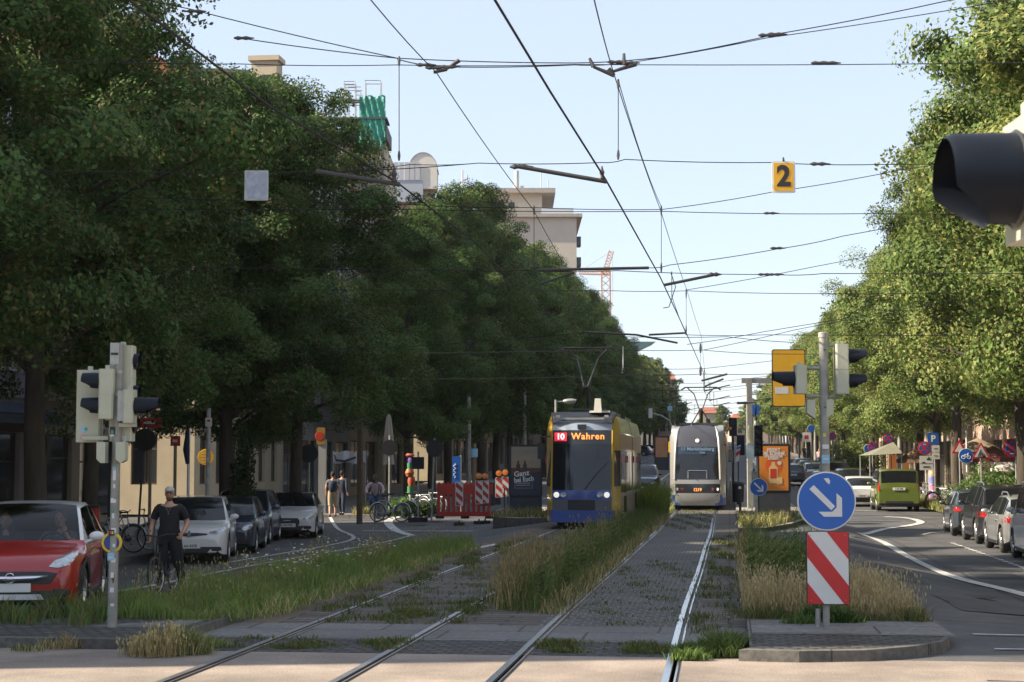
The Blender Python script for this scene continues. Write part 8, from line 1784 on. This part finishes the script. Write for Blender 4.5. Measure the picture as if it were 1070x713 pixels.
rod(t, (733, 398, D), (760, 391, D), .04); rod(t, (736, 404, D), (756, 396, D), .035); hanger(t, 732, 360, 392, D, .03)
b = MB(); cable(b, Wp([(651, 362, 60), (651, 386, 60)]), .02); b.build('hanger', SWH, t); onw(t, 651, 388, 60, .25, .06, d=Vector((0, 0, 1)))
for k, D in enumerate((88, 112, 140, 175, 215)):
    t = wirething('span_wire', 'thin far cross span over the street beyond the second tram', group='far cross spans'); s = F / D
    for z in (5.6, 6.7):
        a = XD(-14, D); c = XD(9, D); m1 = XD(-4.3, D); m2 = XD(-1.25, D); b = MB(); cable(b, [a + Vector((0, 0, z + 1.4)), m1 + Vector((0, 0, z)), m2 + Vector((0, 0, z)), c + Vector((0, 0, z + 1.4))], .013, .03); b.build('wire', WIRE, t)
    for X_ in (-4.3, -1.25): p = XD(X_, D); b = MB(); b.tube([p + Vector((0, 0, 5.5)), p + Vector((0, 0, 6.7))], .02, 5); b.tube([p + Vector((0, 0, 5.55)), p + Vector((1.3, 0, 5.85))], .03, 6); b.build('steady_arm', WIRE, t)
    for X_ in (-13.2, 8.6): p = XD(X_, D); q = thing('tram_mast', 'grey steel mast of a far cross span at the kerb', 'mast', p, 0, 'masts of the far cross spans'); b = MB(); b.tube([(0, 0, 0), (0, 0, 8.3)], [.13, .09], 10); b.build('shaft', GALV, q); b = MB(); b.lathe([(.2, 0), (.2, .12), (.13, .16)], None, 12); b.build('foot', GALV, q)
# signs hung on the first span
D = 21.4; k = D / F
def hung(label, x0, x1, y0, y1, face, rim):
    c = W((x0 + x1) / 2, (y0 + y1) / 2, D); t = thing('hanging_sign', label, 'sign', c, PSI); w, h = (x1 - x0) * k / 2, (y1 - y0) * k / 2
    b = MB(); b.prism(rect(-w, w, -h, h, .01), TM((0, .01, 0), 0, math.pi / 2), .02); o = b.build('panel', rim, t, smooth=0); e = .022; poly(o, rect(-w + e, w - e, -h + e, h - e, .008), face, -.0105, 'face', .003)
    b = MB(); b.tube([(0, 0, h), (0, 0, h + .05)], .012, 6); b.ell((0, -.012, h + .012), (.016, .012, .016), 8, 6); b.build('clip', INS, t); return t
t = hung('yellow sign with a black 2 hanging from the first cross span', 806.5, 831, 168.5, 202, SYEL, SWHITE); text_mesh('number', '2', .36, TXTBLK, t, TM((0, -.0145, .0), 0, math.pi / 2), bold=.014, sx=.95)
t = hung('blank worn grey blue sign hanging before the dark left crowns', 255.5, 280.5, 178, 210, mat('worn_grey_blue', (.20, .23, .30), .5, .3, col2=(.36, .40, .46), scale=9), GALV)
t = thing('street_sign', 'tiny blue sign hanging over the far street right of the second tram', 'sign', W(788, 428, 150), PSI); b = MB(); b.box((0, 0, 0), (.9, .05, .9)); b.build('panel', SBLUE, t, smooth=0); b = MB(); b.tube([(0, .05, -7), (0, .05, .6)], .05, 6); b.build('post', GALV, t)
t = thing('street_sign', 'tiny blue grey sign above the far left road', 'sign', W(700, 427, 150), PSI); b = MB(); b.box((0, 0, 0), (.42, .05, .42)); b.build('panel', SLB, t, smooth=0); b = MB(); b.tube([(0, .05, -7), (0, .05, .4)], .04, 6); b.build('post', GALV, t)
# van / bus behind the right platform
p = at(797, 150); car('van', 'white van with a green stripe far on the right roadway beside the signal pole', 'van', p, math.pi, P_WHV, L=5.2, Wd=2.0, H=2.3, wb=3.2, fo=.95, r=.36, style='van', belt0=1.3, detail='front')
# ================================================================= CAMERA, LIGHT, SKY
cd = bpy.data.cameras.new('camera'); cam = bpy.data.objects.new('camera', cd); COL.objects.link(cam)
cam.location = (0, 0, EH); cam.rotation_euler = (math.pi / 2 + PITCH, 0, PSI)
cd.sensor_width = 36; cd.lens = F / 1070 * 36; cd.clip_end = 8000; cd.clip_start = .1
cd.dof.use_dof = True; cd.dof.focus_distance = 38; cd.dof.aperture_fstop = 9
sc.camera = cam
SUN_EL, SUN_AZ = R(34), R(256)      # azimuth clockwise from +Y
w = bpy.data.worlds.new('World'); sc.world = w; w.use_nodes = True; nt = w.node_tree
sky = nt.nodes.new('ShaderNodeTexSky'); sky.sky_type = 'NISHITA'; sky.sun_disc = False; sky.sun_elevation = SUN_EL; sky.sun_rotation = SUN_AZ
sky.air_density = 1.0; sky.dust_density = .25; sky.ozone_density = 1.0
bg = nt.nodes['Background']; mx = nt.nodes.new('ShaderNodeMix'); mx.data_type = 'RGBA'; mx.inputs['Factor'].default_value = .8; nt.links.new(sky.outputs[0], mx.inputs['A']); mx.inputs['B'].default_value = (1.88, 2.10, 2.52, 1); nt.links.new(mx.outputs['Result'], bg.inputs[0]); bg.inputs[1].default_value = .14
sd = bpy.data.lights.new('sun', 'SUN'); sd.energy = 5.0; sd.angle = R(.5); sd.color = (1, .86, .66)
so = bpy.data.objects.new('sun', sd); COL.objects.link(so)
dirn = Vector((math.sin(SUN_AZ) * math.cos(SUN_EL), math.cos(SUN_AZ) * math.cos(SUN_EL), math.sin(SUN_EL)))
so.rotation_euler = dirn.to_track_quat('Z', 'Y').to_euler(); so.location = (-30, 0, 40)
sc.view_settings.view_transform = 'Standard'; sc.view_settings.look = 'None'; sc.view_settings.gamma = 1; sc.view_settings.exposure = 1.4
sc.view_settings.use_curve_mapping = False

hz = MB(); hz.bx(-1600, 1600, -70, 1700, -1.2, 60); ho = hz.build('haze', [], None, smooth=0); tag(ho, 'thin pale summer haze filling the street', 'haze', kind='stuff')
hm = bpy.data.materials.new('haze'); hm.use_nodes = True; n_ = hm.node_tree; n_.nodes.remove(n_.nodes['Principled BSDF'])
pv = n_.nodes.new('ShaderNodeVolumePrincipled'); pv.inputs['Color'].default_value = (.86, .90, .96, 1); pv.inputs['Density'].default_value = .00013; pv.inputs['Anisotropy'].default_value = .2
n_.links.new(pv.outputs[0], n_.nodes['Material Output'].inputs['Volume']); ho.data.materials.append(hm)
